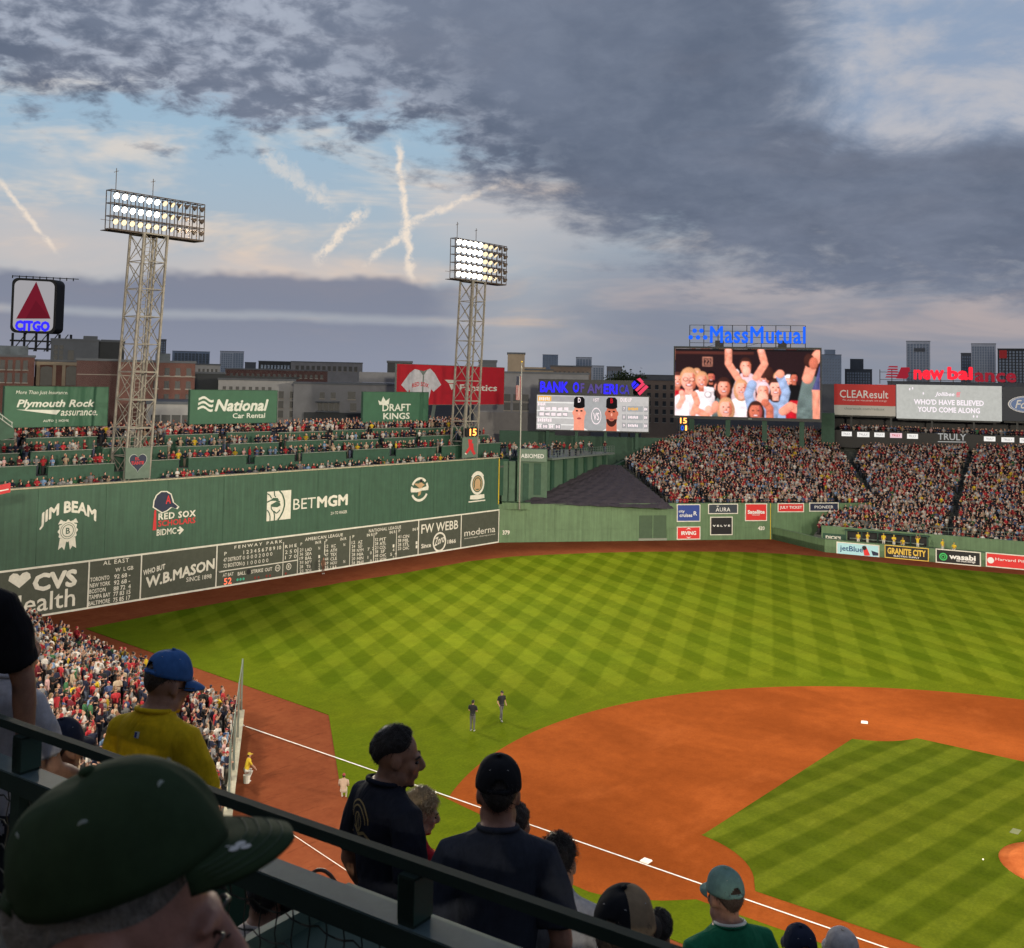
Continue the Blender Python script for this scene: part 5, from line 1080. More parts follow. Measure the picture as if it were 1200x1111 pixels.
W('BANK', 649.5, 453.5, 33, 13, MN2, sg, pl, .05, bold=.05); W('O', 675, 454, 7.5, 12.5, MN2, sg, pl, .05, bold=.05); W('F', 682.5, 454.5, 4.5, 11, MN3, sg, pl, .05, bold=.04); W('AM', 697, 455.5, 17.5, 11, MN3, sg, pl, .05, bold=.04); W('ERI', 715.5, 456, 16.5, 12, MN2, sg, pl, .05, bold=.05); W('CA', 731.5, 456.5, 12, 11, emis('neon_mid_blue', (.06, .05, .45)), sg, pl, .05, bold=.04)
mb = MB(); Qp = lambda pts, mi: poly(mb, pl, [pl.P(x, y) for x, y in pts], .05, None, mi)
Qp([(740, 450), (743.5, 446), (746, 448.5), (741, 454)], 0); Qp([(741.5, 455), (747, 449), (749, 451), (743, 456)], 0); Qp([(746, 444.5), (750, 442.8), (754.5, 447.5), (752, 449.5)], 1); Qp([(744, 457), (753, 447.8), (756, 450.5), (746.5, 459)], 1); Qp([(747, 460.5), (757, 451), (760, 453.5), (749.8, 463.5)], 1)
part('flag_emblem', mb, [MN2, MN4], sg)
# right field roof boards
D3 = 650*F
pl = fplane(1088, 470, D3)
rr_ = thing('roof_deck', 'dark roof deck with standing people and an illuminated ribbon under the sign boards', 'deck', tuple(pl.W(0, 0))-np.array((0, 0, 12.)))
q = rect(pl, 975, 494, 1290, 507); part('rear_wall', slab(MB(), pl, q[0], q[1]-2.5, q[2], q[3]+1, -6.5, -6.0), M_BLACK, rr_)
zr = pl.P(1088, 509)[1]; part('deck_slab', slab(MB(), pl, q[0], zr-.9, q[2], zr-.5, -6, 2.2), M_CASE, rr_)
part('ribbon_board', slab(MB(), pl, q[0], zr-2.6, q[2], zr+.3, 2.2, 2.5), M_BLACK, rr_)
part('under_wall', slab(MB(), pl, q[0], zr-7, q[2], zr-2.6, -3, -2.5), M_BLACK, rr_)
for i in range(9): a = q[0]+3+i*6.4; part('deck_post', slab(MB(), pl, a, zr-.5, a+.3, pl.P(1088, 491)[1], -.6, -.3), M_CASE, rr_)
plr = Plane(pl.W(0, 0, 2.5), pl.u)
for x0, x1, y0, y1, c in ((986.3, 998.2, 505.7, 511, 'paper'), (1004.5, 1018.9, 506.2, 512, 'paper'), (1024.6, 1036.7, 506.8, 512, 'paper'), (1043, 1057, 507.4, 513, 'pink'), (1063, 1075.8, 508.3, 514, 'paper'), (1153, 1166.5, 511.4, 517, 'paper'), (1173.5, 1188.5, 512.4, 518, 'paper'), (1195, 1207, 513.2, 519, 'paper')):
    mb = MB(); poly(mb, plr, [plr.P(x, y) for x, y in ((x0, y1), (x1, y1+.3), (x1, y0+.3), (x0, y0))], .012); o = part('lit_advert', mb, SC[c], rr_)
    W('TRULY', (x0+x1)/2, (y0+y1)/2+.1, (x1-x0)*.7, (y1-y0)*.45, SC['red' if c == 'pink' else 'grey'], o, plr, .03)
W('TRULY', 1115.5, 512, 33, 7.8, emis('lit_white', (.62, .62, .6), .6), rr_, plr, .02, bold=.02); mb = MB(); poly(mb, plr, [plr.P(x, y) for x, y in ((1099, 518), (1132, 518.6), (1132, 517.6), (1099, 517))], .02); part('underline', mb, MATS['lit_white'], rr_)
def roofboard(name, label, x0, y0, x1, y1, m, cat='sign'):
    q = rect(pl, x0, y0, x1, y1); t = thing(name, label, cat, tuple(pl.W((q[0]+q[2])/2, q[1])))
    part('face', slab(MB(), pl, *q, -.5, 0), m, t)
    part('back_frame', slab(MB(), pl, q[0]+.2, q[1]-.3, q[2]-.2, q[3], -.9, -.51), M_CASE, t); return t, q
t, q = roofboard('billboard', 'red over white sign board left of the lyrics screen', 977.5, 450.5, 1049.5, 487, mat('board_white', (.50, .49, .46), .5, .05), 'sign')
mb = MB(); slab(mb, pl, q[0], q[1]+(q[3]-q[1])*.32, q[2], q[3], .0, .03); part('red_field', mb, mat('board_red', (.52, .02, .02), .5, .05), t)
W('CLEAResult', 1012.5, 462, 57, 9.2, M_WSIGN, t, pl, .05, bold=.012); W('We change the way people use energy', 1013, 469.5, 52, 2.4, M_WSIGN, t, pl, .05, bold=-.01); W('clearesult.com/redsox', 1013, 479, 47, 3.0, M_STEEL, t, pl, .05, bold=-.01)
t, q = roofboard('lyrics_screen', 'white lit screen showing two lines of song lyrics', 1050.5, 451.5, 1174, 492, emis('screen_lit_grey', (.56, .56, .52), .95), 'screen')
W("WHO'D HAVE BELIEVED", 1112, 471.6, 82, 6.6, emis('lit_pinkwhite', (1., .90, .95), 1.), t, pl, .05, bold=.045); W("YOU'D COME ALONG", 1112, 480.4, 73, 6.6, MATS['lit_pinkwhite'], t, pl, .05, bold=.045)
W('Jollibee', 1107, 462.5, 23, 6, MATS['lit_pinkwhite'], t, pl, .05, bold=.03, shear=.3); W('ff', 1123, 462.5, 5, 6, emis('lit_rose', (.9, .25, .28), 1.), t, pl, .05, bold=.03)
mb = MB()
for x, y in ((1066, 456), (1069.5, 455), (1082, 461), (1141, 488), (1145, 488.2)): disc(mb, pl, *pl.P(x, y), .12, .05, 8, ry=.22)
part('sparkle', mb, MATS['lit_pinkwhite'], t)
t, q = roofboard('billboard', 'dark blue sign board with a blue oval at the right edge', 1175, 453.5, 1232, 494, mat('board_navy', (.02, .028, .045), .5, .05), 'sign')
mb = MB(); a, b = pl.P(1203, 474); kx = pl.P(1204, 474)[0]-a
for g, mi, d in ((1.0, 0, .04), (.93, 1, .045), (.88, 0, .05), (.84, 1, .055)): disc(mb, pl, a, b, 22*kx*g, d, 32, ry=11*kx*g, mi=mi)
part('oval', mb, [M_WSIGN, mat('oval_blue', (.02, .11, .36), .3)], t); W('Ford', 1203, 474, 27, 10, M_WSIGN, t, pl, .08, bold=.015, shear=.3)
sg = thing('rooftop_sign', 'red neon lettering with striped emblem above the lyrics screen', 'sign', tuple(pl.W(0, pl.P(1112, 450)[1])))
mb = MB(); a0, a1 = pl.P(1031, 440)[0], pl.P(1192, 440)[0]
for x in np.linspace(a0, a1, 12): mb.bar(pl.W(x, pl.P(1112, 451)[1], -.4), pl.W(x, pl.P(1112, 434)[1], -.4), .10)
for y in (437, 446): b_ = pl.P(1112, y)[1]; mb.bar(pl.W(a0, b_, -.36), pl.W(a1, b_, -.36), .09)
part('scaffold', mb, M_CASE, sg)
MR1 = emis('neon_red', (1., .022, .045), 1.2); MR2 = emis('neon_dim_red', (.30, .015, .03), 1.0)
W('new', 1088.5, 439.2, 36, 12, MR1, sg, pl, .05, bold=.06); W('bal', 1125, 437.6, 30, 15.5, MR1, sg, pl, .05, bold=.06); W('ance', 1166.5, 442.3, 49, 11.5, MR2, sg, pl, .05, bold=.04)
mb = MB()
for i in range(5): poly(mb, pl, [pl.P(x, y) for x, y in ((1037+i*.8, 442.5-i*3), (1052, 442.8-i*3), (1052, 441-i*3), (1039+i*.8, 440.9-i*3))], .05)
poly(mb, pl, [pl.P(x, y) for x, y in ((1050, 443.5), (1056, 430.5), (1066, 430.5), (1066.5, 435), (1064, 437), (1065, 441), (1062, 444))], .055); part('striped_emblem', mb, MR2, sg)
facebox('green_flank', 962.5, 978, 484, 545, 640*F, M_GDARK, bl, 3)
# ------------------------------------------------------------------ city behind the park
M_GLASS = mat('window_glass', (.022, .027, .034), .4, .3, 1.2, spec=.3); M_GLASSL = mat('pale_window_glass', (.10, .125, .15), .5, .3, .8, spec=.2)
M_GLASSF = mat('hazed_tower_glass', (.20, .25, .33), .45, .3, .3, metal=.6); M_SILL = mat('stone_sill', (.30, .28, .25), .8, .1)  # far tower glass is lightened in place of distance haze
def brickmat(name, col, mortar=(.22, .2, .18), sc=3.0):
    if name in MATS: return MATS[name]
    m = mat(name, col, .85, .18, .6); nt = m.node_tree; N = nt.nodes; L = nt.links; b = N['Principled BSDF']; src = b.inputs['Base Color'].links[0].from_socket
    tc = N.new('ShaderNodeTexCoord'); mp = N.new('ShaderNodeMapping'); mp.inputs[2].default_value = (PI/2, 0, 0); L.new(tc.outputs['Object'], mp.inputs[0])
    br = N.new('ShaderNodeTexBrick'); br.inputs['Scale'].default_value = sc; L.new(mp.outputs[0], br.inputs['Vector']); L.new(src, br.inputs['Color1']); L.new(src, br.inputs['Color2']); br.inputs['Mortar'].default_value = (*mortar, 1); br.inputs['Mortar Size'].default_value = .012
    L.new(br.outputs[0], b.inputs['Base Color']); return m
BM = dict(brick=brickmat('red_brick', (.135, .052, .042)), dbrick=brickmat('dark_brick', (.075, .030, .030)), grey=mat('grey_render', (.20, .205, .22), .8, .12, .4), dgrey=mat('dark_grey_cladding', (.10, .112, .13), .7, .12, .4), lgrey=mat('light_grey_render', (.33, .33, .335), .8, .12, .4), beige=mat('beige_stone', (.33, .27, .20), .8, .12, .4), black=mat('near_black_cladding', (.040, .045, .050), .7, .1, .4), blue=mat('hazed_blue_tower', (.20, .26, .36), .5, .15, .15, metal=.4), steel=mat('hazed_tower', (.42, .47, .55), .5, .1, .2, metal=.3), corr=mat('corrugated_grey', (.17, .165, .165), .6, .12, .6), brown=mat('brown_stone', (.20, .155, .125), .8, .12, .4))  # steel and blue towers lightened in colour to stand in for haze
def building(label, x0, x1, ytop, D, m, depth=18, wins=None, roof=None, cat='building', extra=(), turn=0.0, glass=None, frame=None, ybot=None):
    """front face towards the park at distance D feet; wins: list of (x0, x1, y0, y1, cols, rows, fill) in the photo"""
    D = D*F; c = at((x0+x1)/2, ytop, D); n = CAM-c; pl = Plane(c, (n[1], -n[0]))
    if np.dot(pl.u, RGT) < 0: pl = Plane(c, (-n[1], n[0]))
    if turn: u = pl.u; pl = Plane(c, (u[0]*math.cos(turn)-u[1]*math.sin(turn), u[0]*math.sin(turn)+u[1]*math.cos(turn)))
    a0, a1 = pl.P(x0, ytop)[0], pl.P(x1, ytop)[0]; zt = 0.; zb = -c[2]-.3 if ybot is None else pl.P((x0+x1)/2, ybot)[1]
    t = thing('building' if cat == 'building' else cat.replace(' ', '_'), label, cat, tuple(c*np.array((1, 1, 0)) if ybot is None else pl.W(0, zb)))
    part('wall', slab(MB(), pl, a0, zb, a1, zt, -depth, 0), BM[m], t)
    part('roof', slab(MB(), pl, a0-.15, zt, a1+.15, zt+.35, -depth-.15, .15), BM[roof or 'dgrey'], t)
    wm = {}
    for (wx0, wx1, wy0, wy1, nc, nr, fill) in (wins or ()):
        p0, p1, p2, p3 = rect(pl, wx0, wy0, wx1, wy1); cw_, ch = (p2-p0)/nc, (p3-p1)/nr
        for i in range(nc):
            for j in range(nr):
                k = (round(cw_, 3), round(ch, 3), fill)
                if k not in wm:
                    w2, h2 = cw_*fill/2, ch*min(fill+.12, .92)/2; q0 = Plane((0, 0, 0), pl.u); q0.n = pl.n; q0.p0 = np.zeros(3)
                    mb = MB(); slab(mb, q0, -w2, -h2, w2, h2, .01, .03); mp_ = MB(); slab(mp_, q0, -w2-.12, -h2-.16, w2+.12, -h2, 0, .14)
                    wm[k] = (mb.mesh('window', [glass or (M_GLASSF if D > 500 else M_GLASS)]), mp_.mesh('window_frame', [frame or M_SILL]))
                pc = pl.W(p0+cw_*(i+.5), p1+ch*(j+.5)); o = link('window', wm[k][0], t); o.location = Vector(pc-origin(t))
                if cw_*FOC/D > 6: f2 = link('window_frame', wm[k][1], o)
    for (ex0, ex1, ey0, ey1, em, ed, nm) in extra:
        q = rect(pl, ex0, ey0, ex1, ey1); part(nm, slab(MB(), pl, q[0], q[1]+(.36 if nm == 'penthouse' else 0), q[2], q[3], -depth*.6 if nm == 'penthouse' else 0, -depth*.25 if nm == 'penthouse' else ed), BM[em] if isinstance(em, str) else em, t)
    return t, pl
building('red brick building with a glass upper storey at the left edge', -40, 41, 418, 620, 'brick', wins=[(-2, 34, 420, 450, 4, 2, .62)], extra=((-40, 34, 404, 418, M_GLASSL, -.5, 'penthouse'),))
t, pl = building('brick hall with tall arched windows and stone piers under the triangle sign', 41, 92, 424, 640, 'brick')
for x in (54, 84):
    q = rect(pl, x-7, 432, x+7, 452); mb = MB(); poly(mb, pl, [(q[0], q[1]), (q[2], q[1]), (q[2], q[3])]+[((q[0]+q[2])/2+(q[2]-q[0])/2*math.cos(a), q[3]+(q[2]-q[0])/2*.45*math.sin(a)) for a in np.linspace(.1, PI-.1, 9)]+[(q[0], q[3])], .02, .06); o = part('arched_window', mb, M_GLASS, t)
    for s in (-9.5, 9.5): qq = rect(pl, x+s-2, 427, x+s+2, 452); part('pier', slab(MB(), pl, *qq, 0, .3), BM['beige'], t)
part('cornice', slab(MB(), pl, *rect(pl, 41, 424.3, 92, 428), 0, .35), BM['beige'], t)
building('dark grey office block with a boxy penthouse behind the triangle sign', 60, 116, 399, 800, 'dgrey', wins=[(62, 75, 404, 422, 2, 3, .7), (79, 87, 410, 424, 1, 1, .9)], extra=((98, 115, 393, 399, 'dgrey', 0, 'penthouse'),))
building('near black block left of the left light tower', 115, 146, 401, 830, 'black', extra=((118, 143, 397.5, 401, 'dgrey', 0, 'penthouse'),))
building('plain dark brick block behind the left light tower', 90, 143, 423, 570, 'dbrick', extra=((90, 143, 438.6, 439.4, M_SILL, .1, 'stone_band'),))
building('red brick building with rows of small windows right of the left light tower', 140, 229, 425, 560, 'brick', wins=[(176, 227, 428, 474, 4, 3, .45)], extra=((140, 229, 440.4, 441.4, M_SILL, .1, 'stone_band'), (182, 200, 413.5, 425, M_GLASSL, 0, 'penthouse')))
building('low pale grey building with wide window bands behind the wall seats', 172, 262, 474, 500, 'lgrey', wins=[(176, 260, 486, 497, 7, 1, .86), (176, 260, 503, 514, 7, 1, .86)], roof='dgrey')
building('slim dark tower just right of the left light tower', 184, 195, 398, 2600, 'dgrey', wins=[(185, 194, 400, 416, 3, 6, .6)], depth=40)
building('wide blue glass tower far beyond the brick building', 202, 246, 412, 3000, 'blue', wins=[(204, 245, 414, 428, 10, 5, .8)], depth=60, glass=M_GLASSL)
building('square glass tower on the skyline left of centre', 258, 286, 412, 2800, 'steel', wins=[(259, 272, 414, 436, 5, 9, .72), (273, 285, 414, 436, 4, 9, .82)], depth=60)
building('pale gabled house front between brick block and glass tower', 229, 258, 428, 900, 'lgrey', wins=[(231, 256, 431, 438, 5, 1, .5)])
building('dark roofed block left of the white banner building', 228, 264, 438, 700, 'black')
building('small dark block with an antenna on the skyline', 287, 300, 425, 2300, 'dgrey')
building('long low dark roofed building on the skyline', 303, 342, 424, 1700, 'black', wins=[(305, 340, 427, 433, 9, 1, .6)])
building('long brick row with a flat roof beyond the grey apartments', 264, 384, 434, 1000, 'dbrick', wins=[(268, 380, 437, 444, 18, 1, .5)])
building('pale grey office block on the skyline above the brick row', 341, 425, 425, 1500, 'grey', wins=[(345, 420, 428, 436, 12, 1, .6)])
building('light grey apartment building behind the car rental banner', 256, 346, 446, 640, 'lgrey', wins=[(324, 334, 457, 491, 1, 3, .62), (338, 345, 457, 491, 1, 3, .55), (232+27, 320, 452, 458, 8, 1, .5)], extra=((262, 352, 441, 446, 'black', 0, 'penthouse'),))
t, pl = building('grey apartment building with balconies between the two banners', 344, 470, 451, 620, 'grey', wins=[(371, 397, 457, 470, 2, 1, .42), (404, 420, 457, 470, 1, 1, .55), (408, 420, 471, 483, 1, 1, .6), (372, 398, 472, 482, 4, 1, .85)], extra=((421, 470, 436, 451, 'grey', 0, 'penthouse'), (370, 398, 470.2, 471.6, 'dgrey', 1.2, 'balcony'), (370, 398, 481.5, 483, 'dgrey', 1.2, 'balcony'), (356, 470, 484, 512, 'black', .8, 'dark_base')))
building('dark flared roof vent above the grey apartments', 454, 483, 425, 700, 'black', depth=6, ybot=440)
building('grey wall building with small paired windows right of the red billboard', 556, 690, 438, 640, 'grey', wins=[(589, 621, 461, 482, 3, 2, .68)], extra=((556, 690, 484, 540, 'corr', .4, 'corrugated_wall'),))
building('small dark roof hut beside the right light tower', 561, 582, 424, 700, 'dgrey', depth=6, ybot=440)
building('blank beige stair tower right of the flagpole top', 595, 615, 415, 760, 'beige', depth=8)
building('long beige slab building behind the smaller video board', 608, 648, 434, 820, 'beige', extra=((612, 640, 430, 434, 'beige', 0, 'penthouse'),))
building('brown stone building behind the smaller video board', 645, 693, 430, 900, 'brown', wins=[(648, 691, 434, 447, 8, 2, .45)])
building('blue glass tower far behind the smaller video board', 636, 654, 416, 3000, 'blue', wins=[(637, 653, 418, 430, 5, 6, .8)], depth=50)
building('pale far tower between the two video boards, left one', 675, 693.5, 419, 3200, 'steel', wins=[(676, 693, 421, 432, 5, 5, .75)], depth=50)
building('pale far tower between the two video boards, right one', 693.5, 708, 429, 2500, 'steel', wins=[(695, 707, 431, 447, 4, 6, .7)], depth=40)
building('low ribbed grey block left of the dark trees', 711, 729, 430, 2400, 'grey', wins=[(712, 728, 433, 447, 6, 1, .6)], depth=40)
building('brick apartment building left of the largest video board', 752, 795, 446, 900, 'brown', wins=[(756, 792, 449, 497, 4, 5, .45)])
building('small far block above the brick apartments', 744, 790, 440, 1700, 'dgrey')
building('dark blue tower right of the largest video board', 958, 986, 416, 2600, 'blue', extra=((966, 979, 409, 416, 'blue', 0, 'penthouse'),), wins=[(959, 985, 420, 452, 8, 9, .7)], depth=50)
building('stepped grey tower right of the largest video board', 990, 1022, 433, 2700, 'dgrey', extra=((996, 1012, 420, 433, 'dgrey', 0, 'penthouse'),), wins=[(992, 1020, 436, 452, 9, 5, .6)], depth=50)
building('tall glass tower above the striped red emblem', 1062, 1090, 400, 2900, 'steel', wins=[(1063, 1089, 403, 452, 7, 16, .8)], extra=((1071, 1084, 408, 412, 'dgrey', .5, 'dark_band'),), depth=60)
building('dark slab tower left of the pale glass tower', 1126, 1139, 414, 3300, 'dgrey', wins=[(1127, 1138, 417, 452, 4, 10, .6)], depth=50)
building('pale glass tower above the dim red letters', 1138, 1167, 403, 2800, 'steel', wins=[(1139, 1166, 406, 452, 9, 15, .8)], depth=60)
t, pl = building('dark gridded tower with a red badge at the right edge', 1169, 1206, 409, 2500, 'black', wins=[(1170, 1206, 411, 452, 9, 12, .62)], frame=M_SILL, depth=60)
part('red_badge', slab(MB(), pl, *rect(pl, 1171, 410.5, 1180, 420), 0, .8), M_RED, t)
building('low dark roofline block under the dark blue tower', 940, 1040, 452, 1000, 'dgrey'); building('low dark block behind the lyrics screen', 1040, 1230, 449, 1400, 'dgrey')
# triangle sign on its roof frame
D = 1500*F; pl = fplane(42, 358, D); q = rect(pl, 13, 326.5, 66, 390.5)
t = thing('rooftop_sign', 'large square white sign with a red triangle and blue neon letters on a roof frame', 'sign', tuple(pl.W(0, q[1]-6)))
def rsq(g, rr=2.2, k=7):
    a0, b0, a1, b1 = q[0]+g, q[1]+g, q[2]-g, q[3]-g; pts = []
    for cx, cy, s0 in ((a1-rr, b1-rr, 0), (a0+rr, b1-rr, .5*PI), (a0+rr, b0+rr, PI), (a1-rr, b0+rr, 1.5*PI)): pts += [(cx+rr*math.cos(s0+.5*PI*i/k), cy+rr*math.sin(s0+.5*PI*i/k)) for i in range(k+1)]
    return pts
o_ = pl.u*3.0-pl.n*4
mb = MB(); f_ = rsq(0); n_ = len(f_); mb.add([pl.W(a, b, 0) for a, b in f_]+[pl.W(a, b, 0)+o_ for a, b in f_], [tuple(range(n_)), tuple(range(2*n_-1, n_-1, -1))]+[(i, n_+i, n_+(i+1) % n_, (i+1) % n_) for i in range(n_)]); part('case', mb, M_BLACK, t)
mb = MB(); poly(mb, pl, rsq(.9), .05); part('white_face', mb, emis('sign_face_white', (.36, .35, .37), 1.0), t)
mb = MB(); poly(mb, pl, [pl.P(19, 373.5), pl.P(59.3, 373.5), pl.P(42.5, 330)], .10); poly(mb, pl, [pl.P(42, 352), pl.P(59.3, 373.5), pl.P(30, 373.5)], .13, None, 1); part('red_triangle', mb, [emis('sign_red_lit', (.155, .010, .022), 1.), emis('sign_red_lit_dark', (.120, .008, .018), 1.)], t)
W('CITGO', 38, 382, 41, 12.5, emis('sign_blue_lit', (.035, .025, .88), 1.2), t, pl, .15, bold=.09)
mb = MB(); zb_ = q[1]
for x in np.linspace(q[0]+1, q[2]+6, 6): mb.bar(pl.W(x, zb_-7, -3), pl.W(x, zb_, -3), .7)
for k_ in (-3, -6): mb.bar(pl.W(q[0], zb_+k_, -3), pl.W(q[2]+7, zb_+k_, -3), .7)
for x in np.linspace(q[0]+1, q[2], 5): mb.bar(pl.W(x, zb_-7, -3), pl.W(x+5, zb_, -3), .4)
part('support_frame', mb, M_CASE, t)
mb = MB()
for x in np.linspace(q[0], q[2]+6, 10): mb.bar(pl.W(x, q[3], -3), pl.W(x, q[3]+1.2, -3), .3)
mb.bar(pl.W(q[0], q[3]+.9, -3), pl.W(q[2]+8, q[3]+.9, -3), .3); part('top_rail', mb, M_CASE, t)
# ------------------------------------------------------------------ a few trees between the buildings
M_LEAF = mat('dark_foliage', (.040, .062, .022), .8, .4, 2.5); M_BARK = mat('bark', (.06, .045, .032), .9, .3, 4)
def tree(label, px, pyt, D, h, r):
    c = at(px, pyt, D*F); base = np.array((c[0], c[1], -.3)); zt = c[2]
    t = thing('tree', label, 'tree', tuple(base), 'trees behind the ballpark'); mb = MB(); mb.tube([base, base+(0, 0, (zt+.3)*.5), (c[0]+.3, c[1], zt-r*.6)], [.35, .25, .08], 7)
    for i in range(7):
        a = i*.9; mb.tube([(c[0], c[1], zt-h*.55), (c[0]+r*.6*math.cos(a), c[1]+r*.6*math.sin(a), zt-h*.3+.3*i)], [.14, .04], 5)
    part('trunk', mb, M_BARK, t)
    vs, fs = [], []
    cl = rng.normal(0, 1, (26, 3)); cl /= np.linalg.norm(cl, axis=1)[:, None]; cl *= rng.uniform(.35, 1, (26, 1)); cl = cl*np.array((r, r, h*.5))+np.array((c[0], c[1], zt-h*.5))
    n = 1500; ce = cl[rng.integers(0, 26, n)]+rng.normal(0, r*.17, (n, 3)); U = rng.normal(0, 1, (n, 3)); U /= np.linalg.norm(U, axis=1)[:, None]; V = np.cross(U, rng.normal(0, 1, (n, 3))); V /= np.linalg.norm(V, axis=1)[:, None]; sz = r*.075*rng.uniform(.6, 1.3, (n, 1))
    V4 = np.stack([ce-U*sz, ce+V*sz*.6, ce+U*sz, ce-V*sz*.6], 1).reshape(-1, 3); mb = MB(); mb.v = [tuple(p) for p in V4]; mb.f = [(4*i, 4*i+1, 4*i+2, 4*i+3) for i in range(n)]; mb.m = [0]*n
    part('crown', mb, M_LEAF, t)
for px, py, D, h, r, lab in ((727, 436, 1250, 9, 6, 'leftmost of the dark trees behind the smaller video board'), (738, 433.5, 1280, 10, 6.5, 'middle of the dark trees behind the smaller video board'), (749, 438, 1260, 9, 5, 'rightmost of the dark trees behind the smaller video board'), (64, 503, 480, 9, 6, 'dull green tree behind the insurance banner')): tree(lab, px, py, D, h, r)
# ------------------------------------------------------------------ people: shared builders
from mathutils.bvhtree import BVHTree
def fuse(mb, name, mats, voxel, smooth=4, fac=.5):
    """melt overlapping shapes into one continuous skin, keeping each shape's material"""
    me = mb.mesh(name, mats); o = link(name, me)
    r = o.modifiers.new('r', 'REMESH'); r.mode = 'VOXEL'; r.voxel_size = voxel; r.use_smooth_shade = True
    if smooth: s_ = o.modifiers.new('s', 'SMOOTH'); s_.iterations = smooth; s_.factor = fac
    dg = bpy.context.evaluated_depsgraph_get(); ev = o.evaluated_get(dg); new = bpy.data.meshes.new_from_object(ev)
    bv = BVHTree.FromPolygons(mb.v, mb.f)
    idx = []
    for p in new.polygons:
        h = bv.find_nearest(p.center); idx.append(mb.m[h[2]] if h[2] is not None else 0)
    bpy.data.objects.remove(o); new.name = name; new.materials.clear()
    for m in mats: new.materials.append(m)
    new.polygons.foreach_set('material_index', idx); new.polygons.foreach_set('use_smooth', [True]*len(idx)); new.update(); return new
def pmat(name, stops, rough=.75, bump=.0):       # colour picked per person from a few stops
    if name in MATS: return MATS[name]
    m = bpy.data.materials.new(name); m.use_nodes = True; nt = m.node_tree; N = nt.nodes; L = nt.links; b = N['Principled BSDF']; b.inputs['Roughness'].default_value = rough; b.inputs['Specular IOR Level'].default_value = .25
    oi = N.new('ShaderNodeObjectInfo'); cr = N.new('ShaderNodeValToRGB'); cr.color_ramp.interpolation = 'CONSTANT'; L.new(oi.outputs['Random'], cr.inputs[0])
    while len(cr.color_ramp.elements) < len(stops): cr.color_ramp.elements.new(.5)
    for i, (e, c) in enumerate(zip(cr.color_ramp.elements, stops)): e.position = i/len(stops); e.color = (*c, 1)
    L.new(cr.outputs[0], b.inputs['Base Color']); MATS[name] = m; return m
SKINS = ((.48, .27, .19), (.40, .21, .14), (.52, .31, .23), (.22, .11, .07), (.44, .25, .17), (.50, .29, .21))
P_SKIN = pmat('skin_various', SKINS, .6); P_PANTS = pmat('trousers_various', ((.03, .035, .05), (.06, .07, .11), (.16, .14, .11), (.02, .02, .022), (.10, .12, .17), (.25, .23, .2)))
P_HAIR = pmat('hair_various', ((.025, .018, .014), (.06, .035, .02), (.16, .10, .05), (.02, .016, .014), (.22, .21, .20), (.05, .03, .02)), .6)
P_CAP = pmat('cap_various', ((.012, .016, .04), (.02, .02, .02), (.30, .02, .03), (.012, .016, .04), (.45, .44, .42), (.02, .05, .14)), .7)
P_SHIRT = mat('shirt_various', (.3, .3, .3), .85, .12, 5, objcol=True)
P_MATS = [P_SKIN, P_SHIRT, P_PANTS, P_HAIR, P_CAP, mat('shoe_white', (.5, .5, .48))]
